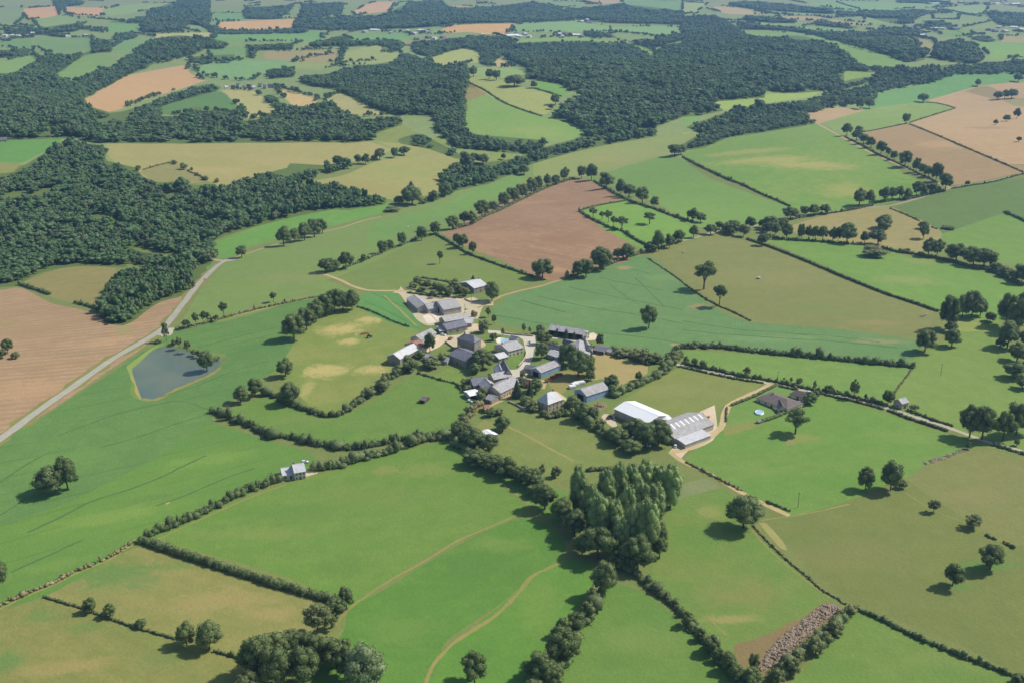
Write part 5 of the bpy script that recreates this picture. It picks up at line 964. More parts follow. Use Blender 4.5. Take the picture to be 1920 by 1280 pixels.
hedge('straight dark hedge across the two meadows in the upper right', 'NE', [(0, 878), (80, 922), (170, 965), (250, 1002), (330, 1032), (430, 1080), (520, 1118), (600, 1155)], 2.6, 2.4, rough=0.3)
hedge('hedge beside the lane under the bright green meadow', 'NE', [(600, 1228), (720, 1205), (850, 1188), (950, 1172), (1060, 1148)], 2.6, 2.2, rough=0.4)
hedge('hedge beside the lane corner of the bright green meadow', 'NE', [(1070, 1135), (1200, 1118), (1300, 1105), (1400, 1080), (1460, 1065)], 3.0, 2.6, rough=0.4)
hedge('low hedge along the lane above the dark green field', 'NE', [(1500, 1055), (1620, 1035), (1740, 1015), (1905, 972), (2050, 945)], 1.8, 1.6, rough=0.3)
hedge('low hedge between the dirt track and the tan stubble', 'NE', [(905, 765), (1000, 812), (1100, 868), (1200, 912), (1300, 962), (1420, 1020)], 1.9, 1.6, rough=0.4)
hedge('low hedge at the right end of the green strip between tan fields', 'NE', [(1345, 572), (1420, 578), (1480, 592), (1522, 606), (1440, 632), (1350, 660), (1270, 686)], 2.2, 1.7, rough=0.3)
hedge('low hedge under the green strip between tan fields', 'NE', [(1255, 690), (1170, 708), (1090, 724), (1000, 740)], 1.8, 1.4, rough=0.3)
hedge('long thin hedge dividing the two tan stubble fields', 'NE', [(1265, 694), (1400, 748), (1550, 812), (1700, 876), (1905, 964)], 2.2, 1.5, 'y', 0.3)
hedge('short dark hedge between two green fields at the right edge', 'NE', [(1795, 1186), (1850, 1208), (1905, 1235), (1960, 1255)], 3.4, 2.6, rough=0.3)
hedge('thin boundary between the dark field and the olive hay field', 'NE', [(1160, 1165), (1260, 1205), (1340, 1245), (1420, 1280)], 1.6, 1.2, 'y', 0.4, 0.2)
hedge('dark hedge down the left side of the ploughed field', 'C', [(530, 60), (600, 100), (700, 162), (800, 202), (900, 238), (1000, 272), (1080, 300)], 2.6, 2.2, rough=0.3)
hedge('hedge above the pasture left of the ploughed field', 'C', [(0, 252), (60, 230), (100, 215), (180, 180), (250, 150), (330, 120), (400, 95), (470, 72), (530, 55)], 2.8, 1.9, 'g', 0.5, 0.15)
hedge('scrubby hedge between the ploughed field and the bluish maize', 'C', [(1250, 305), (1330, 280), (1430, 255), (1530, 215), (1640, 175), (1760, 142), (1905, 98)], 2.8, 2.4, rough=0.5)
hedge('hedge below the small green field beside the ploughed one', 'C', [(1560, 35), (1610, 68), (1660, 100), (1720, 128)], 3.0, 2.4, rough=0.4)
hedge('low hedge between the ploughed field and the small green field', 'N', [(1330, 1176), (1420, 1152), (1510, 1135), (1590, 1122)], 1.8, 1.6, rough=0.25)
hedge('dark hedge at the left side of the small green field', 'N', [(1330, 1180), (1380, 1215), (1440, 1245), (1500, 1272), (1540, 1285)], 3.0, 2.4, rough=0.35)
hedge('dark hedge under the trees right of the ploughed field', 'N', [(1410, 1012), (1480, 1055), (1560, 1100), (1640, 1135), (1740, 1165), (1830, 1200), (1905, 1226), (1960, 1240)], 3.2, 2.6, rough=0.35)
hedge('hedge under the trees along the top left of the ploughed field', 'N', [(620, 1282), (720, 1255), (790, 1215), (870, 1182), (960, 1138), (1060, 1090), (1150, 1048), (1240, 1015), (1300, 998)], 3.8, 3.2, rough=0.4)
hedge('thin dark boundary between the maize and the olive field', 'E', [(0, 330), (60, 372), (130, 420), (200, 458), (280, 492), (380, 542)], 1.4, 1.1, rough=0.4)
hedge('thin boundary at the top of the bluish maize', 'C', [(1712, 192), (1780, 238), (1850, 285), (1905, 325)], 1.3, 1.0, 'y', 0.4)
hedge('sparse thorny hedge beside the dirt track right of the pond', 'W', [(980, 588), (1100, 565), (1200, 540), (1300, 512), (1400, 485), (1550, 452), (1700, 420), (1850, 395)], 1.8, 1.6, 'y', 0.5, 0.25)
hedge('scrubby hedge round the rough plot above the stubble field', 'W', [(110, 338), (180, 362), (250, 385), (280, 395)], 3.4, 2.6, rough=0.4)
hedge('lower scrubby hedge of the rough plot above the stubble field', 'W', [(420, 440), (480, 455), (540, 475), (590, 492)], 3.4, 2.6, rough=0.4)
hedge('thin dark boundary below the small maize plot left of the barns', 'C', [(90, 462), (160, 485), (230, 515), (300, 548), (380, 575)], 1.2, 1.1, rough=0.4)
hedge('thin hedge from the meadow to the garden of the village', 'C', [(425, 832), (480, 848), (560, 872), (640, 892), (670, 930)], 1.4, 1.4, rough=0.4)
hedge('long dark hedge falling to the bottom right corner', 'SE', [(975, 868), (1050, 900), (1150, 945), (1250, 1000), (1350, 1050), (1430, 1078), (1500, 1108), (1640, 1162), (1750, 1205), (1850, 1242)], 2.4, 1.9, rough=0.35)
hedge('thin hedge down the fence line below the dirt track', 'SE', [(395, 402), (450, 465), (520, 535), (600, 608), (700, 690), (780, 762), (840, 795), (910, 842)], 1.1, 0.9, 'y', 0.4)
hedge('low scrub along the upper stretch of the bottom dirt track', 'SE', [(20, 48), (100, 90), (200, 142), (260, 172), (330, 205)], 1.4, 1.1, 'y', 0.5)
hedge('low scrub along the lower stretch of the bottom dirt track', 'SE', [(470, 268), (520, 288), (560, 305), (595, 322)], 1.6, 1.3, rough=0.5)
hedge('low brown scrub on the fence line of the olive field', 'SE', [(1690, 455), (1720, 468), (1755, 482)], 1.8, 1.3, rough=0.5)
hedge('lower brown scrub on the fence line of the olive field', 'SE', [(1790, 495), (1820, 512), (1855, 530)], 1.8, 1.3, rough=0.5)
hedge('bushy hedge along the foot of the stone heap', 'SE', [(900, 905), (840, 965), (770, 1030), (700, 1090), (630, 1150), (560, 1215), (490, 1280)], 5.0, 3.4, rough=0.45)
hedge('bushy hedge falling from the poplar grove to the bare earth', 'S', [(1590, 650), (1660, 690), (1740, 755), (1800, 800), (1860, 850), (1930, 925), (1990, 985)], 4.6, 3.4, rough=0.45)
hedge('scrubby hedge beside the bare earth at the bottom', 'SE', [(30, 950), (90, 1010), (150, 1080), (220, 1160), (290, 1230), (360, 1300)], 4.4, 3.0, rough=0.5)
hedge('belt of bushes below the poplar grove', 'S', [(1440, 790), (1400, 860), (1350, 940), (1290, 1040), (1240, 1130), (1180, 1220), (1130, 1300)], 6.0, 4.2, rough=0.45)
hedge('hedge below the large blue walled barn', 'C', [(1200, 1075), (1290, 1060), (1350, 1100), (1420, 1150), (1500, 1200), (1560, 1230)], 5.0, 3.8, rough=0.45)
hedge('hedge along the edge of the village green by the tan paddock', 'C', [(1520, 710), (1580, 730), (1650, 762), (1720, 790)], 4.0, 2.8, rough=0.5)
hedge('round scrub edge of the first garden plot', 'C', [(370, 385), (440, 395), (520, 405), (600, 410), (680, 415)], 1.8, 1.4, rough=0.5)
hedge('upper row of bushes left of the white roofed house', 'C', [(420, 300), (480, 305), (560, 318), (640, 335)], 1.8, 1.4, rough=0.5)
hedge('middle row of bushes left of the white roofed house', 'C', [(400, 335), (470, 342), (550, 352), (620, 368)], 1.8, 1.3, rough=0.5)
hedge('thin hedge between strip meadow and the right hand pasture', 'E', [(1285, 800), (1255, 845), (1220, 890), (1180, 945)], 1.0, 0.8, 'y', 0.5, 0.3)
hedge('broad rough hedge line at the top of the lower poplar meadow', 'S', [(1380, 95), (1450, 90), (1510, 92)], 3.0, 2.4, rough=0.5)
hedge('thin line of scrub across the upper hay hill', 'NW', [(800, 950), (860, 932), (920, 915), (970, 908)], 2.4, 1.8, 'y', 0.4)
hedge('scrub line on the right flank of the upper hay hill', 'NW', [(1050, 955), (1090, 972), (1130, 992), (1160, 1008)], 3.0, 2.0, 'y', 0.5)
hedge('hedge line across the round hill meadow in the upper middle', 'N', [(715, 465), (800, 505), (880, 558), (940, 588), (1040, 625), (1120, 650)], 3.0, 2.4, 'y', 0.4)
hedge('hedge under the small copses of the upper hill meadow', 'N', [(1080, 495), (1150, 515), (1230, 540)], 3.2, 2.4, rough=0.4)
hedge('hedge line dividing the far meadows right of the barns hamlet', 'N', [(1500, 150), (1520, 178), (1660, 186), (1800, 208)], 4.5, 3.5, rough=0.4)
hedge('hedge line across the far pale meadow at the top right', 'NE', [(860, 12), (920, 32), (990, 52)], 5.0, 4.0, rough=0.4)
hedge('hedge line beside the far lane at the top right', 'NE', [(1470, 55), (1540, 70), (1640, 85)], 5.0, 4.0, rough=0.4)
hedge('far hedge below the square field at the top right', 'NE', [(1395, 105), (1460, 108), (1540, 108), (1545, 85)], 5.0, 4.0, rough=0.4)

# ---------------------------------------------------------------- woods: canopy instanced on points (nobody could count them)
SRC = []
for i, m in enumerate(LO):
    o = bpy.data.objects.new('wood_crown_source', m); SRC.append(o)      # not linked to the scene: only the shape the woods repeat
def scatter_group(srcs, name='canopy'):
    ng = bpy.data.node_groups.new(name, 'GeometryNodeTree')
    ng.interface.new_socket('Geometry', in_out='INPUT', socket_type='NodeSocketGeometry'); ng.interface.new_socket('Geometry', in_out='OUTPUT', socket_type='NodeSocketGeometry')
    gi = ng.nodes.new('NodeGroupInput'); go = ng.nodes.new('NodeGroupOutput')
    g2i = ng.nodes.new('GeometryNodeGeometryToInstance')
    for o in srcs:
        oi = ng.nodes.new('GeometryNodeObjectInfo'); oi.inputs['Object'].default_value = o; oi.inputs['As Instance'].default_value = True
        ng.links.new(oi.outputs['Geometry'], g2i.inputs[0])
    def attr(n, t):
        a = ng.nodes.new('GeometryNodeInputNamedAttribute'); a.data_type = t; a.inputs[0].default_value = n; return a.outputs[0]
    ip = ng.nodes.new('GeometryNodeInstanceOnPoints')
    gs = ng.nodes.new('GeometryNodeJoinGeometry')
    for o in srcs: pass
    # separate objects: join them as instances and pick one per point
    ng.nodes.remove(g2i)
    for nd in [n for n in ng.nodes if n.bl_idname == 'GeometryNodeObjectInfo']: ng.links.new(nd.outputs['Geometry'], gs.inputs[0])
    ng.links.new(gi.outputs[0], ip.inputs['Points']); ng.links.new(gs.outputs[0], ip.inputs['Instance'])
    ip.inputs['Pick Instance'].default_value = True
    ng.links.new(attr('pick', 'INT'), ip.inputs['Instance Index']); ng.links.new(attr('rot', 'FLOAT_VECTOR'), ip.inputs['Rotation']); ng.links.new(attr('size', 'FLOAT_VECTOR'), ip.inputs['Scale'])
    ng.links.new(ip.outputs[0], go.inputs[0]); return ng
NG = scatter_group(SRC)
def points_obj(name, label, cat, X, pick, rot, size, ng, kind='stuff'):
    me = bpy.data.meshes.new(name); me.vertices.add(len(X)); org = X.mean(0); me.vertices.foreach_set('co', (X - org).astype(np.float32).ravel())
    for n, t, d in (('pick', 'INT', pick.astype(np.int32)), ('rot', 'FLOAT_VECTOR', rot.astype(np.float32).ravel()), ('size', 'FLOAT_VECTOR', size.astype(np.float32).ravel())):
        a = me.attributes.new(n, t, 'POINT'); a.data.foreach_set('value' if t == 'INT' else 'vector', d)
    o = link(name, me, None, org); md = o.modifiers.new('canopy', 'NODES'); md.node_group = ng; setp(o, label, cat, None, kind); return o
NT = 0
for wd in WOODS:
    P = smooth(wd['P'], True, 2); a = np.array(push(P)); wx, wy = G(a[:, 0], a[:, 1], wd['h'] * 0.55)
    x0, x1, y0, y1 = wx.min(), wx.max(), wy.min(), wy.max(); g = wd['gap'] * (1.12 if wd['gap'] < 11 else 1.0)
    xs = np.arange(x0, x1, g); ys = np.arange(y0, y1, g * 0.87)
    gx, gy = np.meshgrid(xs, ys); gx = gx + (np.arange(len(ys)) % 2)[:, None] * g / 2
    gx = gx.ravel() + RNG.uniform(-.36, .36, gx.size) * g; gy = gy.ravel() + RNG.uniform(-.36, .36, gy.size) * g
    k = inside(gx, gy, np.stack([wx, wy], 1))
    m0 = k.copy(); A_ = np.array(push(P))
    for zf in (0.75, 0.0):
        tx_, ty_ = G(A_[:, 0], A_[:, 1], wd['h'] * zf); k &= inside(gx, gy, np.stack([tx_, ty_], 1))
    if k.sum() < 0.45 * m0.sum(): k = m0
    zc = H(gx, gy) + wd['h'] * 0.4; pu, pv = proj(gx, gy, zc)
    for rr_ in R[2:]:
        if rr_['name'] in ('scrub_ground',) or (wd['label'].startswith('small wood wedged') and rr_['name'] == 'stubble_field'): continue
        q_ = smooth(rr_['P'], True, 4) if rr_['sm'] else rr_['P']; q_ = push(q_); aq = np.array(q_)
        if aq[:, 0].max() < pu.min() or aq[:, 0].min() > pu.max() or aq[:, 1].max() < pv.min() or aq[:, 1].min() > pv.max(): continue
        k &= ~inside(pu, pv, q_)
    for ex in wd['ex']:
        e = np.array(ex); qx, qy = G(e[:, 0], e[:, 1], 5.0); k &= ~inside(gx, gy, np.stack([qx, qy], 1))
    gx, gy = gx[k], gy[k]; n = len(gx); 
    if n == 0: print('EMPTY', wd['label']); continue
    # crown height varies in patches as well as from tree to tree
    pt = 0.5 + 0.5 * np.sin(gx / 37 + 1.7 * np.sin(gy / 51)) * np.sin(gy / 43 + 0.8)
    big = RNG.random(n) < 0.14; pt2 = 0.5 + 0.5 * np.sin(gx / 82 + 1.2 * np.sin(gy / 120)) * np.sin(gy / 95 + 0.3); hh = wd['h'] * (0.48 + 0.30 * pt + 0.42 * pt2) * (1 + RNG.normal(0, 0.17, n)).clip(0.5, 1.5) * (1 + 0.22 * big); ww = g * 1.22 * (1 + RNG.normal(0, 0.20, n)).clip(0.6, 1.5) * (1 + 0.45 * big)
    gap = np.sin(gx / 48 + 1.3 * np.sin(gy / 33)) * np.sin(gy / 58 + 2 * np.sin(gx / 71)); kp = ~((gap > 0.86) & (RNG.random(n) < 0.9)); gx, gy, hh, ww, n = gx[kp], gy[kp], hh[kp], ww[kp], int(kp.sum())
    X = np.stack([gx, gy, H(gx, gy) - 0.4], 1); pale = np.sin(gx / 70 + 2 * np.sin(gy / 90)) * np.sin(gy / 62 + 1.1); pick = np.where(RNG.random(n) < 0.05 + 0.28 * (pale > 0.45), 5 + RNG.integers(0, 2, n), RNG.integers(0, 5, n))
    points_obj('woodland', wd['label'], 'wood', X, pick, np.stack([np.zeros(n), np.zeros(n), RNG.uniform(0, 6.28, n)], 1), np.stack([ww, ww, hh], 1), NG); NT += n
q = np.array(HEDGEPTS); u, v_ = proj(q[:, 0], q[:, 1], H(q[:, 0], q[:, 1])); k = (v_ > -20) & (u > -400) & (u < 2300) & ((v_ < 135) | ((u < 760) & (v_ < 235))); q = q[k]; n = len(q)
points_obj('hedgerow_trees', 'scattered hedgerow trees and bushes lining the many small far fields', 'hedgerow trees', np.stack([q[:, 0], q[:, 1], H(q[:, 0], q[:, 1]) - .3], 1), RNG.integers(0, 6, n), np.stack([np.zeros(n), np.zeros(n), RNG.uniform(0, 6.28, n)], 1),
           (lambda a, b: np.stack([a, a, a * b], 1))(RNG.uniform(5, 13, n), RNG.uniform(0.7, 1.15, n)), NG)
print('wood crowns', NT, 'hedgerow', n)

# ---------------------------------------------------------------- buildings
SLATE = surf_mat('grey_slate', (196, 192, 190), 0.35, 0.7, 0.7, 0.4, 0.2, 0.5)
DSLATE = surf_mat('dark_slate', (132, 131, 140), 0.35, 0.7, 0.65, 0.4, 0.2, 0.5)
LSLATE = surf_mat('pale_roof_sheet', (222, 220, 220), 0.2, 0.5, 0.6, 0.4, 0.25, 1.0)
FIBRO = surf_mat('fibre_cement_roof', (194, 190, 186), 0.3, 0.4, 0.85, 0.2, 0.2, 1.0)
WHITE = surf_mat('white_sheet', (250, 250, 248), 0.04, 0.3, 0.55, 0.4, 0.05, 1.2, stain=0.05, alb=0.93)
BROWN = surf_mat('brown_tiles', (132, 120, 112), 0.3, 0.8, 0.85, 0.2, 0.2, 0.5)
REDT = surf_mat('red_tiles', (186, 138, 118), 0.3, 0.8, 0.85, 0.2, 0.2, 0.5)
STONE = surf_mat('rubble_stone', (214, 198, 172), 0.45, 1.1, 0.95)
GSTONE = surf_mat('grey_stone', (178, 170, 158), 0.45, 1.1, 0.95)
CREAM = surf_mat('cream_render', (232, 220, 196), 0.12, 0.5, 0.9)
BLUEW = surf_mat('blue_cladding', (156, 182, 212), 0.12, 0.3, 0.6, 0.4, 0.25, 1.2)
CONC = surf_mat('concrete_wall', (204, 198, 188), 0.25, 0.5, 0.9)
TIMB = surf_mat('timber_boards', (122, 104, 84), 0.35, 1.5, 0.9, 0.2, 0.3, 0.4)
GLASS, _nt, _b = newmat('window_glass', 0.08, 0.5); _b.inputs['Base Color'].default_value = (0.03, 0.04, 0.05, 1)
DARK = surf_mat('opening_shade', (44, 42, 40), 0.3, 1.0, 0.95)  # near-black colour painted in for the shade inside open barn doorways
SHUT = surf_mat('painted_shutter', (206, 200, 188), 0.1, 1.0, 0.7)
BRICK = surf_mat('brick_chimney', (170, 140, 124), 0.35, 2.0, 0.95)

BUILT = []
def house(label, tile, A, B, C, he, hr, roof=SLATE, wall=STONE, hip=False, name='stone_house', cat='house', chim=1, win=3, door=True, big=0, sky=0, openside=False, over=0.45, fl=2):
    """A, B: the ridge's two ends, C: a point on the near eaves, as the photograph shows them; he, hr: eaves and ridge height"""
    ox, oy, s = TILES[tile]; q = lambda p: (ox + p[0] / s, oy + p[1] / s)
    a = np.array(g1(q(A), hr)); b = np.array(g1(q(B), hr)); c = np.array(g1(q(C), he))
    u = b - a; L = float(np.hypot(*u)); u = u / L; n = np.array([-u[1], u[0]]); d = float((c - a) @ n)
    hw = min(max(abs(d) * 1.06, 1.4), 11.5); M = (a + b) / 2; L *= 1.05
    if hip: L = L + 2 * hw * 0.8
    L = max(L, 2.6); z0 = float(min(H(M[0] + i * hw * n[0] + j * L / 2 * u[0], M[1] + i * hw * n[1] + j * L / 2 * u[1]) for i in (-1, 1) for j in (-1, 1))) - 0.25
    rz = math.atan2(u[1], u[0]); side = -1 if (n[1] > 0) else 1      # long wall facing the viewer: local y sign
    e = empty(name, (M[0], M[1], z0), rz); setp(e, label, cat); he += 0.25; hr += 0.25
    X = L / 2; Y = hw; th = 0.18
    bm = bmesh.new()
    if hip:
        bx(bm, -X, X, -Y, Y, 0, he)
    elif openside:
        t = 0.3
        prism(bm, [(-Y, 0), (Y, 0), (Y, he), (0, hr), (-Y, he)], -X, -X + t, 'x'); prism(bm, [(-Y, 0), (Y, 0), (Y, he), (0, hr), (-Y, he)], X - t, X, 'x')
        bx(bm, -X + t, X - t, -side * (Y - t) if side > 0 else Y - t, -side * Y if side > 0 else Y, 0, he)
    else:
        prism(bm, [(-Y, 0), (Y, 0), (Y, he), (0, hr), (-Y, he)], -X, X, 'x')
    link('wall', bmmesh('wall', bm, wall), e)
    if openside:
        for k in range(max(2, int(L / 5)) + 1):
            pm = bmesh.new(); x = -X + 0.5 + (L - 1) * k / max(2, int(L / 5)); bx(pm, x - 0.15, x + 0.15, side * Y - 0.15, side * Y + 0.15, 0, he)
            link('post', bmmesh('post', pm, TIMB), e)
    sl = (hr - he) / Y; O = over
    bm = bmesh.new()
    if hip:
        k = hw * 0.8 if L > 2 * hw else X * 0.92
        eo = he - sl * O; P = [(-X - O, -Y - O, eo), (X + O, -Y - O, eo), (X + O, Y + O, eo), (-X - O, Y + O, eo), (-X + k, 0, hr), (X - k, 0, hr)]
        top = [bm.verts.new((p[0], p[1], p[2] + th)) for p in P]; bot = [bm.verts.new((p[0], p[1], p[2] - (0.02 if i < 4 else -0.0))) for i, p in enumerate(P[:4])]
        bm.faces.new((top[0], top[1], top[5], top[4])); bm.faces.new((top[2], top[3], top[4], top[5])); bm.faces.new((top[1], top[2], top[5])); bm.faces.new((top[3], top[0], top[4]))
        for i in range(4): bm.faces.new((bot[i], bot[(i + 1) % 4], top[(i + 1) % 4], top[i]))
        bm.faces.new(bot[::-1])
    else:
        prism(bm, [(-Y - O, he - sl * O + 0.01), (0, hr + 0.01), (Y + O, he - sl * O + 0.01), (Y + O, he - sl * O + th), (0, hr + th + 0.03), (-Y - O, he - sl * O + th)], -X - 0.3, X + 0.3, 'x')
    rf = link('roof', bmmesh('roof', bm, roof), e)
    if not hip:
        rm = bmesh.new(); bx(rm, -X - 0.32, X + 0.32, -0.16, 0.16, hr + th - 0.02, hr + th + 0.12); link('ridge_cap', bmmesh('ridge_cap', rm, roof), rf)
    rnd = random.Random(int(M[0] * 7 + M[1]))
    for i in range(chim):
        cm = bmesh.new(); x = (-1 if (i + rnd.randrange(2)) % 2 else 1) * (X - (hw * 0.85 if hip else 0.6)) * 0.96; yy = rnd.choice((0.0, 0.0, 0.5))
        zc = hr - abs(yy) * sl; bx(cm, x - 0.35, x + 0.35, yy - 0.4, yy + 0.4, zc - 0.6, hr + 1.15); bx(cm, x - 0.42, x + 0.42, yy - 0.47, yy + 0.47, hr + 1.15, hr + 1.28)
        ch = link('chimney', bmmesh('chimney', cm, BRICK), rf)
        pm = bmesh.new(); cyl(pm, (x, yy, hr + 1.28), 0.14, 0.35, 8); link('chimney_pot', bmmesh('chimney_pot', pm, REDT), ch)
    for i in range(sky):
        sm = bmesh.new(); x = -X + L * (i + 0.7) / (sky + 0.4); yc = side * Y * 0.12; w = 0.55
        prism(sm, [(side * 0.25, hr - sl * 0.25 + th + 0.03), (side * Y * 0.42, hr - sl * Y * 0.42 + th + 0.03), (side * Y * 0.42, hr - sl * Y * 0.42 + th + 0.06), (side * 0.25, hr - sl * 0.25 + th + 0.06)], x - w, x + w, 'x')
        link('rooflight', bmmesh('rooflight', sm, WHITE), rf)
    def opening(x, y, z, w, h, ax, kind):
        """ax 'y': in a long wall at y; ax 'x': in an end wall at x"""
        sg = 1 if (y if ax == 'y' else x) > 0 else -1
        fm = bmesh.new(); pm = bmesh.new(); f = 0.1
        def B_(bmx, a0, a1, z0_, z1_, d0, d1):
            if ax == 'y': bx(bmx, a0, a1, min(y + sg * d0, y + sg * d1), max(y + sg * d0, y + sg * d1), z0_, z1_)
            else: bx(bmx, min(x + sg * d0, x + sg * d1), max(x + sg * d0, x + sg * d1), a0, a1, z0_, z1_)
        c0 = x if ax == 'y' else y
        if kind == 'window':
            B_(fm, c0 - w / 2 - f, c0 - w / 2, z - f, z + h + f, 0.01, 0.08); B_(fm, c0 + w / 2, c0 + w / 2 + f, z - f, z + h + f, 0.01, 0.08)
            B_(fm, c0 - w / 2, c0 + w / 2, z + h, z + h + f, 0.01, 0.08); B_(fm, c0 - w / 2, c0 + w / 2, z - f, z, 0.01, 0.12); B_(fm, c0 - 0.03, c0 + 0.03, z, z + h, 0.035, 0.07)
            o = link('window', bmmesh('window', fm, SHUT), e); B_(pm, c0 - w / 2, c0 + w / 2, z, z + h, 0.012, 0.03); link('pane', bmmesh('pane', pm, GLASS), o)
        else:
            B_(fm, c0 - w / 2 - 0.14, c0 - w / 2, 0.2, z + h + 0.14, 0.01, 0.08); B_(fm, c0 + w / 2, c0 + w / 2 + 0.14, 0.2, z + h + 0.14, 0.01, 0.08); B_(fm, c0 - w / 2, c0 + w / 2, z + h, z + h + 0.14, 0.01, 0.08)
            o = link('door', bmmesh('door', fm, TIMB), e); B_(pm, c0 - w / 2, c0 + w / 2, 0.2, z + h, 0.012, 0.035); link('door_panel' if kind == 'door' else 'opening', bmmesh('door_panel', pm, TIMB if kind == 'door' else DARK), o)  # an 'opening' is a flat dark panel painting the shade within; no hole
    if win and not openside:
        for flr in range(min(fl, 1 + (he > 4.6))):
            zz = 1.1 + flr * 2.5
            if zz + 1.2 > he: break
            for i in range(win):
                x = -X + L * (i + 0.5) / win
                if flr == 0 and door and i == win // 2: continue
                opening(x, side * Y, zz, 0.9, 1.15, 'y', 'window')
            opening((X if rnd.random() < 2 else -X), Y * 0.35 * (1 if rnd.random() < .5 else -1), zz, 0.8, 1.1, 'x', 'window')
            opening(-X, 0.0, zz, 0.8, 1.1, 'x', 'window')
    if door and not openside: opening(-X + L * (win // 2 + 0.5) / max(win, 1), side * Y, 0.2, 1.0, 2.1, 'y', 'door')
    if big:
        w = min(big, 2 * Y - 1.2); opening(-X if cos_left(u) else X, 0.0, 0.2, w, he * 0.8, 'x', 'opening')
    BUILT.append(e); return e
def cos_left(u): return u[1] > -0.2 and u[0] >= 0 or u[0] < 0 and u[1] > 0.9
barn = dict(name='farm_barn', cat='barn', chim=0, win=0, door=False)
house('white roofed house with a grey gable standing alone at the top of the village', 'V1', (1240, 150), (1430, 105), (1310, 250), 5, 8, LSLATE, GSTONE)
house('long cow shed with a dark left wall at the tan yard corner', 'V1', (450, 338), (610, 482), (345, 390), 4, 6.5, FIBRO, CONC, **barn)
house('middle grey roofed shed joining the cow shed and the big barn', 'V1', (620, 482), (850, 440), (545, 578), 3.8, 6.5, FIBRO, CONC, **barn)
house('big grey roofed barn in the middle of the upper farmyard', 'V1', (810, 442), (1060, 402), (860, 600), 5, 8.5, FIBRO, CONC, big=6, **barn)
house('long low grey shed below the big barn', 'V1', (880, 680), (1225, 618), (830, 762), 4, 6, FIBRO, STONE, **barn)
house('dark slate stable at the lower edge of the upper farmyard', 'V1', (890, 778), (1180, 712), (925, 868), 4, 6.8, DSLATE, GSTONE, name='stone_stable', cat='stable', chim=0, win=3)
house('small pale roofed lean shed at the right end of the dark stable', 'V1', (1210, 700), (1330, 705), (1250, 765), 3, 4.2, LSLATE, GSTONE, name='small_shed', cat='shed', chim=0, win=0, door=False)
house('tiny bluish white shed at the left end of the dark stable', 'V1', (815, 835), (885, 828), (835, 885), 2.6, 3.4, LSLATE, GSTONE, name='small_shed', cat='shed', chim=0, win=0, door=False)
house('grey roofed barn with light walls left of the village centre', 'V1', (480, 950), (700, 842), (560, 1012), 5, 7.5, FIBRO, CONC, name='farm_barn', cat='barn', chim=0, win=4, door=True, fl=1)
house('long pale roofed house at the left end of the village', 'C', (293, 722), (398, 662), (325, 752), 5, 8, LSLATE, GSTONE, chim=1, win=4)
house('short red tiled roof joined to the long pale roofed house', 'C', (402, 660), (430, 646), (436, 694), 5, 7.6, REDT, CREAM, chim=0, win=1)
house('tall dark slate mansion with a stone gable in the village centre', 'V1', (1205, 925), (1345, 955), (1170, 1008), 8.5, 11.5, DSLATE, GSTONE, hip=True, chim=2, win=4)
house('slate roofed farmhouse with a white chimney below the tall mansion', 'C', (652, 690), (742, 724), (642, 742), 5.2, 8.2, DSLATE, GSTONE, chim=2, win=5)
house('small grey roofed wing left of the slate farmhouse', 'C', (606, 724), (648, 708), (616, 748), 3, 5, SLATE, GSTONE, name='small_house', chim=0, win=1)
house('low blue grey roofed outbuilding above the left paddock', 'C', (478, 722), (600, 742), (474, 745), 2.8, 4.6, SLATE, CONC, name='outbuilding', cat='outbuilding', chim=0, win=3)
house('pale grey roofed house beside the swimming pool', 'V2', (645, 365), (860, 305), (715, 468), 4.8, 7.4, SLATE, CREAM, chim=1, win=4)
house('little grey roofed hut at the corner of the pool garden', 'V2', (545, 515), (672, 475), (568, 588), 2.6, 4.4, LSLATE, GSTONE, name='garden_hut', cat='hut', chim=0, win=0)
house('steep dark roofed house at the left of the paved square', 'V2', (675, 590), (742, 725), (600, 625), 5, 9, DSLATE, STONE, chim=1, win=2)
house('narrow pale roofed house left of the steep dark roofed house', 'V2', (600, 648), (640, 735), (525, 690), 4, 6.8, LSLATE, STONE, chim=1, win=2)
house('grey roofed house facing the paved square between two longer roofs', 'V2', (490, 800), (738, 742), (485, 892), 4.6, 7.2, SLATE, STONE, chim=1, win=4)
house('dark slate house at the left of the lower cluster', 'V2', (185, 868), (390, 832), (160, 985), 4.2, 7.4, DSLATE, GSTONE, chim=1, win=3)
house('corner house with a pale slope and a dark blue slope', 'V2', (400, 868), (500, 968), (345, 990), 4.8, 8, SLATE, GSTONE, chim=1, win=2)
house('long pale slate house along the lane at the bottom of the cluster', 'V2', (515, 985), (745, 865), (552, 1118), 4.8, 7.8, SLATE, STONE, chim=2, win=6)
house('short grey extension joining the long slate house to the square', 'V2', (755, 862), (815, 835), (820, 945), 4.2, 6.6, SLATE, STONE, name='small_house', chim=0, win=1)
house('bright white metal canopy at the left edge of the lower cluster', 'V2', (128, 1082), (282, 1045), (150, 1135), 2.8, 3.6, WHITE, CONC, name='metal_canopy', cat='canopy', chim=0, win=0, door=False, openside=True)
house('small blue walled barn with a grey roof in the village middle', 'V3', (205, 790), (488, 672), (255, 868), 4.4, 6.6, FIBRO, BLUEW, big=5, **barn)
house('dark low shed at the left end of the small blue barn', 'V3', (50, 752), (165, 765), (55, 800), 2.8, 3.8, DSLATE, GSTONE, name='small_shed', cat='shed', chim=0, win=0, door=False)
house('long open barn with a light roof along the maize edge', 'V3', (445, 148), (935, 212), (368, 218), 4.6, 7, FIBRO, CONC, openside=True, **barn)
house('long slate outbuilding right of the square trees', 'V3', (430, 440), (700, 512), (418, 498), 3.5, 5.6, DSLATE, GSTONE, name='outbuilding', cat='outbuilding', chim=0, win=3)
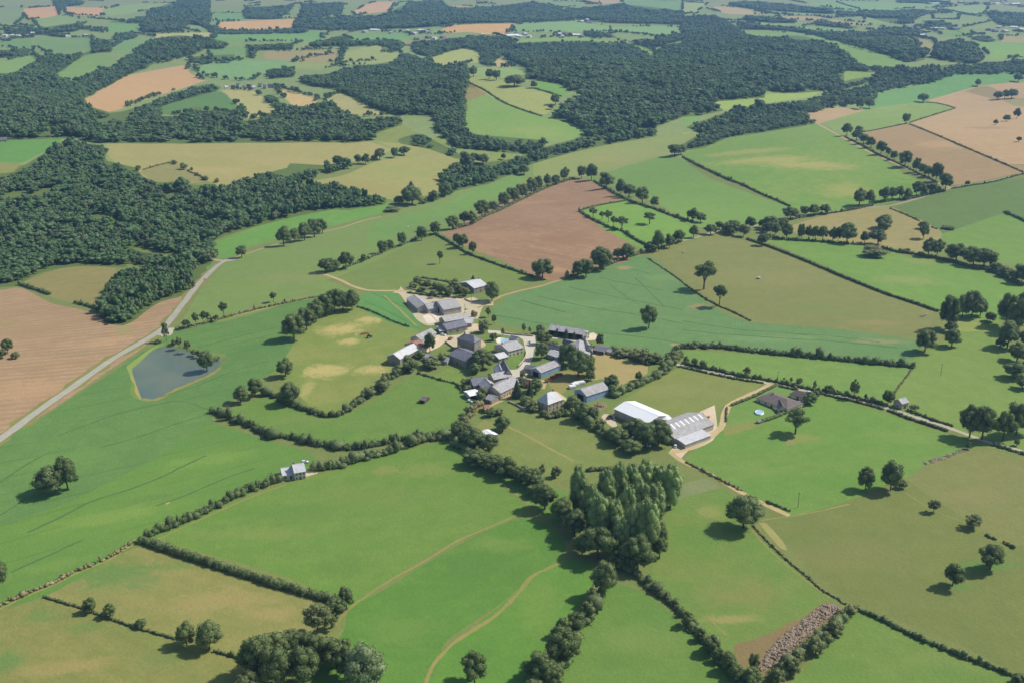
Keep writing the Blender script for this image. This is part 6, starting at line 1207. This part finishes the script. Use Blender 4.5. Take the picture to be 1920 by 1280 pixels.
house('pale roofed shed in front of the slate outbuilding', 'V3', (425, 525), (640, 592), (362, 580), 3, 4.6, LSLATE, CONC, name='low_shed', cat='shed', chim=0, win=0)
house('small dark roofed store behind the slate outbuilding', 'V3', (620, 370), (760, 402), (608, 412), 3, 4.8, DSLATE, GSTONE, name='small_shed', cat='shed', chim=0, win=0)
house('left stone house of the right hand cluster with a broad slate slope', 'V3', (855, 378), (835, 515), (695, 455), 4.5, 8, SLATE, GSTONE, chim=1, win=2)
house('right stone house of the right hand cluster turned down the slope', 'V3', (935, 348), (1000, 480), (880, 400), 4.6, 8, SLATE, GSTONE, chim=1, win=2)
house('small square stone house at the end of the right hand cluster', 'V3', (965, 452), (1040, 460), (955, 505), 5.5, 8, SLATE, STONE, chim=1, win=2)
house('dark roofed car shelter right of the stone houses', 'V3', (1105, 470), (1262, 496), (1100, 528), 2.8, 3.8, DSLATE, GSTONE, name='car_shelter', cat='shelter', chim=0, win=0, door=False, openside=True)
house('large blue walled barn with a dark doorway in its gable', 'V4', (318, 246), (572, 160), (392, 322), 5.2, 8, FIBRO, BLUEW, big=6, **barn)
house('long barn with a bright white roof beside the hay field', 'V4', (852, 402), (1240, 565), (738, 486), 5.2, 7.4, WHITE, CONC, **barn)
house('wide grey roofed barn with a row of rooflights by the dirt drive', 'V4', (1300, 695), (1745, 530), (1452, 828), 4.2, 7.8, FIBRO, CONC, big=10, sky=8, **barn)
house('low pale lean-to along the front of the wide grey barn', 'V4', (1470, 838), (1760, 728), (1578, 905), 2.8, 3.9, LSLATE, CONC, name='lean_to', cat='shed', chim=0, win=0, door=False)
house('brown hip roofed bungalow with cream walls in the hedged garden', 'V6', (950, 325), (1180, 415), (905, 462), 3, 5.6, BROWN, CREAM, hip=True, name='bungalow', cat='bungalow', chim=1, win=5)
house('front wing of the brown bungalow facing the lower hedge', 'V6', (1060, 420), (1110, 520), (1010, 485), 2.9, 4.9, BROWN, CREAM, name='bungalow_wing', cat='bungalow', chim=0, win=1)
house('small brown roofed garage between the bungalow and the east lane', 'V6', (1350, 268), (1460, 300), (1320, 345), 2.7, 4.8, BROWN, CREAM, hip=True, name='garage', cat='garage', chim=0, win=0)
house('little stone cottage standing alone beside the east lane', 'E', (1205, 975), (1240, 966), (1222, 1002), 4, 6, SLATE, STONE, name='stone_cottage', cat='cottage', chim=0, win=1, over=0.3)
house('tall stone house with a pale pyramid roof below the blue barns', 'V5', (1490, 285), (1580, 250), (1520, 440), 6, 11, LSLATE, STONE, hip=True, chim=1, win=4)
house('small white roofed garden shed beside the vegetable plot', 'V5', (555, 842), (672, 908), (505, 885), 2.6, 3.3, WHITE, CONC, name='garden_shed', cat='shed', chim=0, win=0, door=False)
house('little pink tiled hut at the lower end of the village lane', 'V5', (545, 470), (615, 462), (560, 540), 2.5, 4.2, REDT, STONE, name='tiled_hut', cat='hut', chim=0, win=0)
house('orange tiled store by the trees at the bottom of the square', 'V5', (1160, 82), (1245, 98), (1150, 140), 3, 5, REDT, STONE, name='tiled_store', cat='outbuilding', chim=0, win=1)
house('right half of the small white walled farmhouse beside the broad hedge', 'V7', (520, 430), (730, 395), (592, 575), 5.2, 8, LSLATE, CREAM, chim=1, win=3)
house('lower left wing of the small white walled farmhouse in the maize', 'V7', (290, 500), (500, 470), (322, 635), 3.2, 5.4, LSLATE, CREAM, name='farmhouse_wing', chim=0, win=2)
house('orange roofed hut beside the trees right of the square', 'V3', (330, 415), (435, 425), (330, 445), 2.6, 4.2, REDT, STONE, name='tiled_hut', cat='hut', chim=0, win=0)
house('dark slate hut on the corner of the pool terrace and square', 'V2', (790, 235), (880, 250), (780, 285), 2.8, 4.4, DSLATE, GSTONE, name='garden_hut', cat='hut', chim=0, win=0)
house('small dark shelter in the paddock left of the village', 'C', (452, 962), (478, 966), (446, 980), 2.2, 3.0, BROWN, TIMB, name='field_shelter', cat='shelter', chim=0, win=0, door=False, openside=True, over=0.2)
house('low grey lean-to below the corner house of the lower cluster', 'V2', (455, 1110), (545, 1135), (440, 1180), 3, 4.6, SLATE, GSTONE, name='lean_to', cat='shed', chim=0, win=0)
house('tiny dark shed at the left end of the long open barn', 'V3', (225, 200), (320, 205), (225, 245), 2.8, 4.2, DSLATE, TIMB, name='small_shed', cat='shed', chim=0, win=0, door=False)
house('pale stone outhouse with a light roof at the right end of the long open barn', 'V3', (900, 255), (975, 270), (880, 300), 3, 4.8, LSLATE, STONE, name='outbuilding', cat='outbuilding', chim=0, win=1)
house('little stone shed at the right end of the car shelter', 'V3', (1285, 510), (1335, 520), (1280, 545), 2.4, 3.6, LSLATE, STONE, name='small_shed', cat='shed', chim=0, win=0, door=False)
house('grey roofed link between the slate farmhouse and the tall mansion', 'V1', (1110, 1120), (1180, 1150), (1080, 1160), 4, 6, SLATE, GSTONE, name='small_house', chim=1, win=1)
house('small grey roofed porch wing on the right of the pool house', 'V2', (880, 395), (935, 380), (895, 440), 3, 4.6, SLATE, CREAM, name='small_house', chim=0, win=1)
# far hamlets
def hamlet(phrase, tile, L, s=1.0):
    L = sorted(L); n = len(L); tones = {'w': (LSLATE, CREAM, 'white walled'), 'd': (DSLATE, GSTONE, 'dark roofed'), 'r': (REDT, CREAM, 'red roofed'), 'l': (WHITE, CONC, 'long white')}
    ox, oy, sc = TILES[tile]
    for i, (x, y, w, k) in enumerate(L):
        p = ppm(ox + x / sc, oy + y / sc); wm = w / sc / p; roof, wall, word = tones[k]
        pos = 'leftmost' if i == 0 else 'rightmost' if i == n - 1 else ORD[i]
        lab = ('%s %s house %s' % (pos, word, phrase)) if i in (0, n - 1) else ('%s house from the left, %s, %s' % (pos, word, phrase))
        big = k == 'l'; lab = lab.replace('long white house', 'long white barn').replace('long white)', 'long white)'); half = w * (0.46 if big else 0.36); tilt = ((i * 37) % 5 - 2) * 0.05
        dy = half * tilt; hr = 6.5 if big else 8.5
        house(lab, tile, (x - half, y - dy), (x + half, y + dy), (x - half, y - dy + (8.5 if big else 7.5)), hr - 3, hr, roof, wall, name='far_barn' if big else 'far_house', cat='barn' if big else 'house', chim=0 if big else 1, win=0 if big else 3, door=not big)
hamlet('in the hill hamlet behind the tan hill field', 'NW', [(1262, 478, 22, 'w'), (1300, 478, 30, 'd'), (1328, 466, 24, 'w'), (1358, 468, 24, 'w'), (1388, 472, 30, 'd'), (1415, 478, 22, 'w'), (1450, 466, 30, 'w'), (1478, 474, 26, 'w'), (1510, 470, 42, 'd')])
hamlet('in the hamlet at the upper left edge', 'NW', [(10, 205, 26, 'd'), (40, 212, 30, 'd'), (28, 190, 26, 'w'), (70, 190, 26, 'w'), (100, 192, 26, 'w'), (150, 190, 30, 'd'), (340, 192, 90, 'l'), (475, 190, 26, 'w'), (180, 178, 20, 'w')])
hamlet('in the far upper middle hamlet', 'N', [(130, 170, 18, 'w'), (195, 160, 60, 'l'), (285, 174, 18, 'w'), (370, 165, 24, 'w'), (405, 180, 22, 'w'), (465, 165, 56, 'l'), (420, 208, 30, 'd'), (485, 200, 26, 'd'), (520, 205, 24, 'w'), (370, 240, 40, 'r')])
hamlet('below the far orange stubble', 'N', [(585, 212, 40, 'r'), (640, 210, 30, 'd'), (692, 210, 46, 'w'), (665, 208, 22, 'r'), (790, 185, 20, 'w'), (565, 200, 22, 'd'), (720, 235, 20, 'w')])
hamlet('right of the far orange stubble', 'N', [(950, 190, 70, 'l'), (1025, 182, 26, 'w'), (1000, 195, 30, 'l'), (975, 178, 30, 'd'), (1050, 195, 24, 'w')])
hamlet('in the grey hamlet by the far upper meadow', 'N', [(1215, 182, 26, 'w'), (1245, 178, 30, 'd'), (1275, 186, 26, 'w'), (1310, 188, 56, 'l'), (1235, 195, 24, 'w'), (1340, 195, 20, 'd')])
hamlet('at the edge of the far hazy wood', 'N', [(1340, 112, 26, 'w'), (1395, 118, 44, 'r'), (1508, 104, 24, 'r'), (1370, 105, 20, 'w')])
hamlet('in the scattered hamlet at the upper right', 'NE', [(1225, 152, 46, 'l'), (1275, 146, 26, 'w'), (1345, 190, 34, 'l'), (1385, 152, 30, 'd'), (1412, 152, 26, 'w'), (1455, 152, 40, 'w'), (1520, 152, 46, 'd'), (1190, 160, 20, 'w'), (1310, 150, 24, 'd')])
hamlet('in the hamlet at the far right edge', 'NE', [(1715, 158, 22, 'd'), (1745, 165, 30, 'd'), (1775, 145, 30, 'w'), (1800, 168, 24, 'w'), (1850, 146, 40, 'l'), (1885, 158, 24, 'w')])
hamlet('in the hazy town at the top right corner', 'NE', [(1405, 16, 56, 'l'), (1375, 14, 20, 'd'), (1750, 16, 30, 'w'), (1790, 10, 24, 'w'), (1815, 20, 26, 'w'), (1855, 18, 44, 'l'), (1890, 30, 26, 'd'), (1700, 12, 24, 'd'), (1640, 8, 26, 'd'), (1560, 8, 26, 'w')])
house('lone house with dark roof at the left edge below the valley wood', 'NW', (-10, 768), (35, 765), (-8, 780), 4, 7, DSLATE, STONE, chim=1, win=2)
print('buildings', len(BUILT))

# ---------------------------------------------------------------- small things
def place(tile, p, z=0.0):
    ox, oy, s = TILES[tile]; x, y = g1((ox + p[0] / s, oy + p[1] / s)); return (x, y, float(H(x, y)) + z)
CARW, _n2, _b2 = newmat('white_car_paint', 0.25, 0.5); _b2.inputs['Base Color'].default_value = (0.78, 0.78, 0.78, 1)
TYRE = surf_mat('tyre_rubber', (40, 40, 42), 0.2, 2.0, 0.9)
RED = surf_mat('red_machine_paint', (196, 92, 60), 0.3, 1.5, 0.6)
RUST = surf_mat('rusty_iron', (172, 108, 78), 0.4, 1.5, 0.85)
GREENP = surf_mat('green_machine_paint', (60, 96, 60), 0.2, 1.5, 0.5)
def wheel(e, x, y, r, w):
    bm = bmesh.new(); cyl(bm, (x, y - w / 2, r), r, w, 16, 'y'); o = link('wheel', bmmesh('wheel', bm, TYRE), e)
    bm = bmesh.new(); cyl(bm, (x, y - w / 2 - 0.02, r), r * 0.55, w + 0.04, 12, 'y'); link('rim', bmmesh('rim', bm, CARW), o)
def car(label, tile, p, rz, body=CARW):
    e = empty('parked_car', place(tile, p), rz); setp(e, label, 'car')
    bm = bmesh.new(); prism(bm, [(-2.1, .3), (2.1, .3), (2.15, .75), (1.9, .9), (0.9, 1.0), (-2.0, 1.0), (-2.15, .7)], -0.85, 0.85); link('body', bmmesh('body', bm, body), e)
    bm = bmesh.new(); prism(bm, [(-1.9, 1.0), (0.9, 1.0), (0.25, 1.45), (-1.6, 1.48)], -0.74, 0.74); c = link('cabin', bmmesh('cabin', bm, GLASS), e)
    bm = bmesh.new(); prism(bm, [(-1.62, 1.485), (0.27, 1.455), (0.2, 1.52), (-1.5, 1.55)], -0.72, 0.72); link('roof_panel', bmmesh('roof_panel', bm, body), c)
    for x in (-1.3, 1.35):
        for y in (-.8, .8): wheel(e, x, y, .33, .2)
car('white car under the dark roofed shelter at the village edge', 'V3', (1145, 560), 0.1)
car('white car beside the brown bungalow and its garage', 'V6', (1400, 480), 0.7)
car('white car parked at the lane entrance of the bungalow', 'V6', (1560, 320), -0.4)
car('white car beside the open end of the wide grey barn', 'V4', (1455, 940), 1.0)
car('white car parked among the trees below the long white barn', 'V4', (1112, 935), -0.5)
car('white car on the tan yard beside the small white farmhouse', 'V7', (765, 395), 0.2)
car('white car on the slope below the pyramid roofed house garden', 'V5', (1180, 535), 0.4)
car('small white car left of the white canopy', 'V2', (170, 1225), -0.5)
car('white car at the foot of the dark stable in the farmyard', 'V1', (890, 950), -0.4)
def trailer(label, tile, p, rz, mat, L=5.0, name='farm_trailer', cat='trailer'):
    e = empty(name, place(tile, p), rz); setp(e, label, cat)
    bm = bmesh.new(); bx(bm, -L / 2, L / 2, -1.1, 1.1, 0.75, 0.9); bx(bm, -L / 2, L / 2, -1.1, -1.02, 0.9, 1.7); bx(bm, -L / 2, L / 2, 1.02, 1.1, 0.9, 1.7); bx(bm, -L / 2, -L / 2 + 0.08, -1.02, 1.02, 0.9, 1.7); link('bed', bmmesh('bed', bm, mat), e)
    bm = bmesh.new(); bx(bm, L / 2, L / 2 + 1.6, -0.08, 0.08, 0.6, 0.74); link('drawbar', bmmesh('drawbar', bm, mat), e)
    for y in (-1.2, 1.2): wheel(e, -L * .2, y, .45, .25)
trailer('rusty red farm trailer at the left end of the machinery row', 'V3', (385, 1000), 0.6, RUST)
trailer('orange tipping trailer in the middle of the machinery row', 'V3', (470, 950), 0.5, RED)
trailer('rusty trailer at the right end of the machinery row', 'V3', (545, 915), 0.3, RUST, 5.5)
trailer('dark red trailer beside the machinery row by the hedge', 'V3', (425, 975), 1.2, RUST, 4)
trailer('white flat trailer beside the brown bungalow front', 'V6', (1035, 600), -0.5, CARW, 4.5)
trailer('grey trailer under the hedge of the bungalow garden', 'V6', (735, 800), 0.4, CONC, 4)
def tractor(label, tile, p, rz, mat):
    e = empty('tractor', place(tile, p), rz); setp(e, label, 'tractor')
    bm = bmesh.new(); prism(bm, [(-.4, .8), (1.9, .8), (1.95, 1.5), (0.2, 1.75), (-.4, 1.75)], -.4, .4); link('bonnet', bmmesh('bonnet', bm, mat), e)
    bm = bmesh.new(); prism(bm, [(-1.5, 1.3), (0, 1.3), (-.1, 2.6), (-1.35, 2.6)], -.7, .7); c = link('cab', bmmesh('cab', bm, GLASS), e)
    bm = bmesh.new(); bx(bm, -1.5, 0.05, -.8, .8, 2.61, 2.75); link('cab_roof', bmmesh('cab_roof', bm, mat), c)
    for y in (-.95, .95): wheel(e, -1.1, y, .85, .45); wheel(e, 1.4, y, .5, .3)
tractor('green tractor on the meadow beside the hay rake', 'C', (158, 634), 0.5, GREENP)
e = empty('hay_rake', place('C', (130, 612)), 0.4); setp(e, 'orange hay rake with long arms on the yellow patched meadow', 'hay rake')
bm = bmesh.new(); bx(bm, -3, 3, -.08, .08, .9, 1.05); bx(bm, -.1, .1, 0.081, 2.6, .75, .88); link('frame', bmmesh('frame', bm, RED), e)
for x in (-2.4, -.8, .8, 2.4):
    bm = bmesh.new(); cyl(bm, (x, -0.4, .35), 1.15, .12, 14); 
    for k in range(8): a = k * math.pi / 4; bx(bm, x + math.cos(a) * 1.2 - .05, x + math.cos(a) * 1.2 + .05, -0.4 + math.sin(a) * 1.2 - .05, -0.4 + math.sin(a) * 1.2 + .05, .05, .35)
    link('rotor', bmmesh('rotor', bm, RED), e)
for y in (-.3, .3): wheel(e, -1.6 if y < 0 else 1.6, y, .35, .2)
# wrapped bales: six together, each its own
def bale(label, tile, p, rz, L=2.6, g='white wrapped bale stacks beside the large blue barn'):
    bm = bmesh.new(); vs, fs = bx(bm, -L, L, -1.7, 1.7, 0, 2.0); bmesh.ops.bevel(bm, geom=bm.edges[:], offset=0.35, segments=2, affect='EDGES')
    o = link('wrapped_bales', bmmesh('wrapped_bales', bm, WHITE), None, place(tile, p)); o.rotation_euler = (0, 0, rz); setp(o, label, 'bale stack', g)
bale('largest stack of white wrapped bales beside the large blue barn', 'V3', (845, 1040), 0.35, 4.2)
bale('middle stack of white wrapped bales beside the large blue barn', 'V3', (785, 1062), 0.35, 2.6)
bale('lowest stack of white wrapped bales beside the large blue barn', 'V3', (740, 1095), 0.35, 2.4)
# pools and silo
def pool(label, tile, pts, zt=0.35):
    P = np.array(smooth(T(tile, pts), True, 4)); x, y = G(P[:, 0], P[:, 1]); c = (x.mean(), y.mean()); z = float(H(*c)); n = len(x)
    e = empty('swimming_pool', (c[0], c[1], z)); setp(e, label, 'swimming pool'); lx, ly = x - c[0], y - c[1]
    V = [(a, b, -0.4) for a, b in zip(lx, ly)] + [(a, b, zt) for a, b in zip(lx, ly)] + [(a * .86, b * .86, zt) for a, b in zip(lx, ly)] + [(a * .86, b * .86, zt - .25) for a, b in zip(lx, ly)]
    F = [(k * n + i, k * n + (i + 1) % n, (k + 1) * n + (i + 1) % n, (k + 1) * n + i) for k in range(3) for i in range(n)]
    link('rim', npmesh('rim', np.array(V), np.array(F), WHITE), e)
    bm = bmesh.new(); bm.faces.new([bm.verts.new((a * .86, b * .86, zt - .2)) for a, b in zip(lx, ly)]); m, nt_, b_ = newmat('pool_water', 0.05, 0.5)
    tc = node(nt_, 'ShaderNodeTexCoord').outputs['Object']; nt_.links.new(mixc(nt_, noise(nt_, tc, 0.8, 2), (0.22, 0.50, 0.66), (0.42, 0.66, 0.78)), b_.inputs['Base Color'])
    w = link('water', bmmesh('water', bm, m), e)
pool('pale blue swimming pool on the light terrace in the village', 'V2', [(640, 278), (700, 278), (765, 292), (755, 325), (700, 335), (640, 332)], 0.3)
pool('round blue paddling pool on the lawn of the bungalow', 'V6', [(655, 630), (690, 610), (750, 610), (795, 635), (800, 660), (760, 680), (700, 675), (665, 655)], 0.9)
e = empty('feed_silo', place('V4', (1330, 665))); setp(e, 'round white silo cap standing between the white barn and the grey barn', 'silo')
bm = bmesh.new(); cyl(bm, (0, 0, 0), 3.2, 4.2, 24); link('tank', bmmesh('tank', bm, CONC), e)
bm = bmesh.new(); cyl(bm, (0, 0, 4.2), 3.4, 1.3, 24, r2=0.5); link('cap', bmmesh('cap', bm, WHITE), e)
def stone_wall(label, tile, pts, h=1.1, w=0.5):
    P = np.array(smooth(T(tile, pts), False, 3)); x, y = G(P[:, 0], P[:, 1]); C = np.stack([x, y], 1); t = np.gradient(C, axis=0); t /= np.hypot(t[:, 0], t[:, 1])[:, None]; n = np.stack([-t[:, 1], t[:, 0]], 1) * w / 2
    z = H(x, y); k = len(C); org = np.array([x[0], y[0], z[0]]); zt = z + h * (1 + RNG.uniform(-.08, .08, k))
    V = np.concatenate([np.c_[C + n, z - .3], np.c_[C + n, zt], np.c_[C - n, zt], np.c_[C - n, z - .3]]) - org
    F = [(j * k + i, j * k + i + 1, ((j + 1) % 4) * k + i + 1, ((j + 1) % 4) * k + i) for j in range(4) for i in range(k - 1)] + [(0, k, 2 * k, 3 * k), (k - 1, 4 * k - 1, 3 * k - 1, 2 * k - 1)]
    setp(link('stone_wall', npmesh('stone_wall', V, np.array(F), STONE), None, org), label, 'wall')
stone_wall('stone wall around the garden below the tan courtyard', 'V1', [(920, 1050), (980, 1095), (1055, 1150)])
stone_wall('curved garden wall left of the village street', 'V2', [(1010, 470), (1005, 540), (960, 620), (890, 700)])
stone_wall('stone wall between the maize and the village street', 'V2', [(640, 195), (800, 218), (950, 232), (1120, 245)])
stone_wall('low wall along the yard of the white roofed house', 'V1', [(1210, 415), (1300, 450), (1440, 440)])
stone_wall('low wall under the pyramid roofed house garden', 'V5', [(900, 425), (1010, 470), (1100, 520), (1160, 560)])
stone_wall('wall along the drive above the bushy garden', 'V1', [(340, 240), (520, 285), (700, 340), (850, 385)])
# utility poles
def pole(label, tile, p, h):
    e = empty('utility_pole', place(tile, p)); setp(e, label, 'utility pole')
    bm = bmesh.new(); cyl(bm, (0, 0, -.3), .16, h + .3, 8, r2=.11); link('post', bmmesh('post', bm, TIMB), e)
    bm = bmesh.new(); bx(bm, -.9, .9, -.06, .06, h - .35, h - .22)
    link('crossarm', bmmesh('crossarm', bm, TIMB), e)
    for x in (-.8, 0.3, .8):
        bm = bmesh.new(); cyl(bm, (x, 0, h - .22), .06, .2, 8); link('insulator', bmmesh('insulator', bm, WHITE), e)
pole('utility pole standing in the right hand pasture', 'E', (1440, 845), 9)
pole('utility pole at the end of the bottom dirt track', 'SE', (643, 300), 9)
pole('utility pole at the junction of drive and east lane', 'E', (527, 890), 9)
pole('utility pole in the upper farmyard', 'V1', (1215, 640), 9)
pole('utility pole beside the white roofed house', 'V1', (1312, 450), 8)
car('white car on the paved square below the pool house', 'V2', (1075, 330), 1.2)
car('white car parked in the upper farmyard right of the big barn', 'V1', (1250, 560), 0.8)
trailer('grey farm trailer in the upper farmyard by the cow shed', 'V1', (700, 400), 0.2, CONC)
trailer('rusty trailer in the tan courtyard above the slate farmhouse', 'V1', (1000, 1010), 0.9, RUST, 4)
tractor('red tractor on the yard beside the wide grey barn', 'V4', (1830, 640), 1.0, RED)
tractor('green tractor beside the rubble heap yard', 'V4', (660, 600), 2.0, GREENP)
def round_bale(i, tile, p, label):
    bm = bmesh.new(); cyl(bm, (0, -.6, .7), .7, 1.2, 18, 'y'); o = link('round_bale', bmmesh('round_bale', bm, STRAW), None, place(tile, p)); o.rotation_euler = (0, 0, i * 0.7); setp(o, label, 'bale', 'straw bales by the wide grey barn')
STRAW = surf_mat('straw', (206, 186, 128), 0.25, 2.0, 0.95)
for i, (p, w) in enumerate([((1775, 560), 'topmost'), ((1800, 585), 'second'), ((1822, 600), 'third'), ((1850, 590), 'rightmost')]): round_bale(i, 'V4', p, '%s straw bale in the short row beside the wide grey barn' % w)
# cattle: white specks in three pastures
HIDE = surf_mat('white_hide', (232, 222, 204), 0.1, 3.0, 0.8)
def cow_mesh():
    V = [(0.55, 0, 1.0), (0, 0, .98), (-.65, 0, 1.02), (.95, 0, 1.2), (1.3, 0, 1.22), (1.6, 0, 1.02), (.6, .22, .6), (.6, .24, .32), (.62, .24, .02), (.6, -.22, .6), (.55, -.24, .32), (.6, -.24, .02), (-.7, .24, .62), (-.82, .25, .34), (-.72, .25, .02), (-.7, -.24, .62), (-.78, -.25, .34), (-.7, -.25, .02), (-.95, 0, 1.1), (-1.02, 0, .6), (1.2, .2, 1.32), (1.2, -.2, 1.32)]
    E = [(1, 0), (1, 2), (0, 3), (3, 4), (4, 5), (0, 6), (6, 7), (7, 8), (0, 9), (9, 10), (10, 11), (2, 12), (12, 13), (13, 14), (2, 15), (15, 16), (16, 17), (2, 18), (18, 19), (4, 20), (4, 21)]
    R_ = [.36, .4, .36, .22, .17, .1, .13, .08, .07, .13, .08, .07, .17, .08, .07, .17, .08, .07, .06, .04, .05, .05]
    me = bpy.data.meshes.new('cow'); me.from_pydata(V, E, []); o = bpy.data.objects.new('cow', me); COL.objects.link(o)
    o.modifiers.new('skin', 'SKIN'); o.modifiers.new('sub', 'SUBSURF').levels = 1
    if not me.skin_vertices: me.attributes  # the modifier adds the layer when evaluated
    bpy.context.view_layer.objects.active = o
    try:
        for i, r in enumerate(R_): me.skin_vertices[0].data[i].radius = (r, r)
        me.skin_vertices[0].data[1].use_root = True
    except Exception:
        bm = bmesh.new(); bm.from_mesh(me); sk = bm.verts.layers.skin.verify(); bm.verts.ensure_lookup_table()
        for i, r in enumerate(R_): bm.verts[i][sk].radius = (r, r)
        bm.verts[1][sk].use_root = True; bm.to_mesh(me); bm.free()
    dg = bpy.context.evaluated_depsgraph_get(); out = bpy.data.meshes.new_from_object(o.evaluated_get(dg)); bpy.data.objects.remove(o); out.materials.clear(); out.materials.append(HIDE)
    out.polygons.foreach_set('use_smooth', np.ones(len(out.polygons), bool)); return out
CM = cow_mesh()
for lab, tile, p, rz in [('pale cow grazing on the pasture beside the main road', 'W', (1145, 314), 0.4), ('left one of the two pale cows at the right end of the olive field', 'E', (1338, 518), 2.5), ('right one of the two pale cows at the right end of the olive field', 'E', (1352, 514), 0.2),
                         ('pale cow on the meadow band above the pasture hedge', 'C', (370, 22), 1.0), ('pale cow at the top left of the olive field', 'E', (2, 162), 0.5)]:
    o = link('cow', CM, None, place(tile, p)); o.rotation_euler = (0, 0, rz); o.scale = (1.35, 1.35, 1.35); setp(o, lab, 'cow')
e = empty('cattle_feeder', place('E', (424, 306)), 0.3); setp(e, 'small round cattle feeder in the middle of the olive field', 'feeder')
bm = bmesh.new(); cyl(bm, (0, 0, .1), 1.3, .5, 18); link('trough', bmmesh('trough', bm, GSTONE), e)
for k in range(6):
    bm = bmesh.new(); a = k * math.pi / 3; cyl(bm, (1.25 * math.cos(a), 1.25 * math.sin(a), .6), .05, 1.0, 6); link('bar', bmmesh('bar', bm, RUST), e)
bm = bmesh.new(); cyl(bm, (0, 0, 1.6), 1.6, .5, 18, r2=0.2); link('cover', bmmesh('cover', bm, LSLATE), e)
# stones: heaps nobody could count
STONEM = surf_mat('field_stone', (186, 164, 140), 0.4, 0.6, 0.95, alb=0.8)
def stone_mesh(seed):
    r_ = np.random.default_rng(seed); v, f = ico(1); v = v * (1 + r_.normal(0, .18, (len(v), 1))) * np.array([1, .8, .6]); return npmesh('stone', v, f, STONEM)
SS = [bpy.data.objects.new('stone_source', stone_mesh(k)) for k in range(4)]; NGS = scatter_group(SS, 'stones')
def stones(label, tile, pts, n, s0, s1, mound=0.0):
    a = np.array(T(tile, pts)); x, y = G(a[:, 0], a[:, 1]); P = np.stack([x, y], 1); X = []
    while len(X) < n:
        q = RNG.uniform(P.min(0), P.max(0), (n * 3, 2)); q = q[inside(q[:, 0], q[:, 1], P)]
        cl = np.sin(q[:, 0] * 0.9 + np.sin(q[:, 1] * .7) * 1.5) * np.sin(q[:, 1] * 1.1); q = q[RNG.random(len(q)) < 0.18 + 0.82 * (cl > 0.0)]; X += list(q)
    X = np.array(X[:n]); d = seg_dist(X[:, 0], X[:, 1], np.vstack([P, P[:1]])); z = H(X[:, 0], X[:, 1]) + mound * np.minimum(d / 3, 1) * RNG.uniform(0.2, 1, n)
    s = RNG.uniform(s0, s1, n) ** 1.0
    points_obj('field_stones', label, 'stones', np.stack([X[:, 0], X[:, 1], z], 1), RNG.integers(0, 4, n), RNG.uniform(-1, 1, (n, 3)) * np.array([.6, .6, 3]), np.stack([s, s, s], 1), NGS)
stones('long heap of pale field stones at the bottom right', 'SE', [(430, 1215), (470, 1110), (560, 1010), (640, 960), (700, 905), (780, 840), (850, 842), (885, 870), (770, 950), (690, 1030), (600, 1110), (520, 1190)], 2000, 0.2, 0.85, 0.4)
stones('strip of pale stones along the far edge of the bright meadow', 'SE', [(1340, 48), (1400, 28), (1470, 8), (1540, -22), (1600, -40), (1605, -25), (1540, 0), (1480, 25), (1420, 45), (1355, 62)], 260, 0.3, 0.8, 0.4)
stones('brown rubble heap in the yard below the large blue barn', 'V4', [(460, 455), (520, 415), (570, 420), (620, 450), (560, 490), (480, 480)], 160, 0.25, 0.8, 1.2)

# ---------------------------------------------------------------- the air
bm = bmesh.new(); bx(bm, -9000, 9000, -2500, 14500, -40, 330)
hz = link('haze', bmmesh('haze', bm)); setp(hz, kind='stuff')
m = bpy.data.materials.new('haze'); m.use_nodes = True; nt = m.node_tree; nt.nodes.clear()
vo = nt.nodes.new('ShaderNodeVolumePrincipled'); vo.inputs['Color'].default_value = (0.32, 0.58, 1.0, 1); vo.inputs['Density'].default_value = 0.000072
vo.inputs['Anisotropy'].default_value = 0.2
out = nt.nodes.new('ShaderNodeOutputMaterial'); nt.links.new(vo.outputs[0], out.inputs['Volume']); hz.data.materials.append(m)
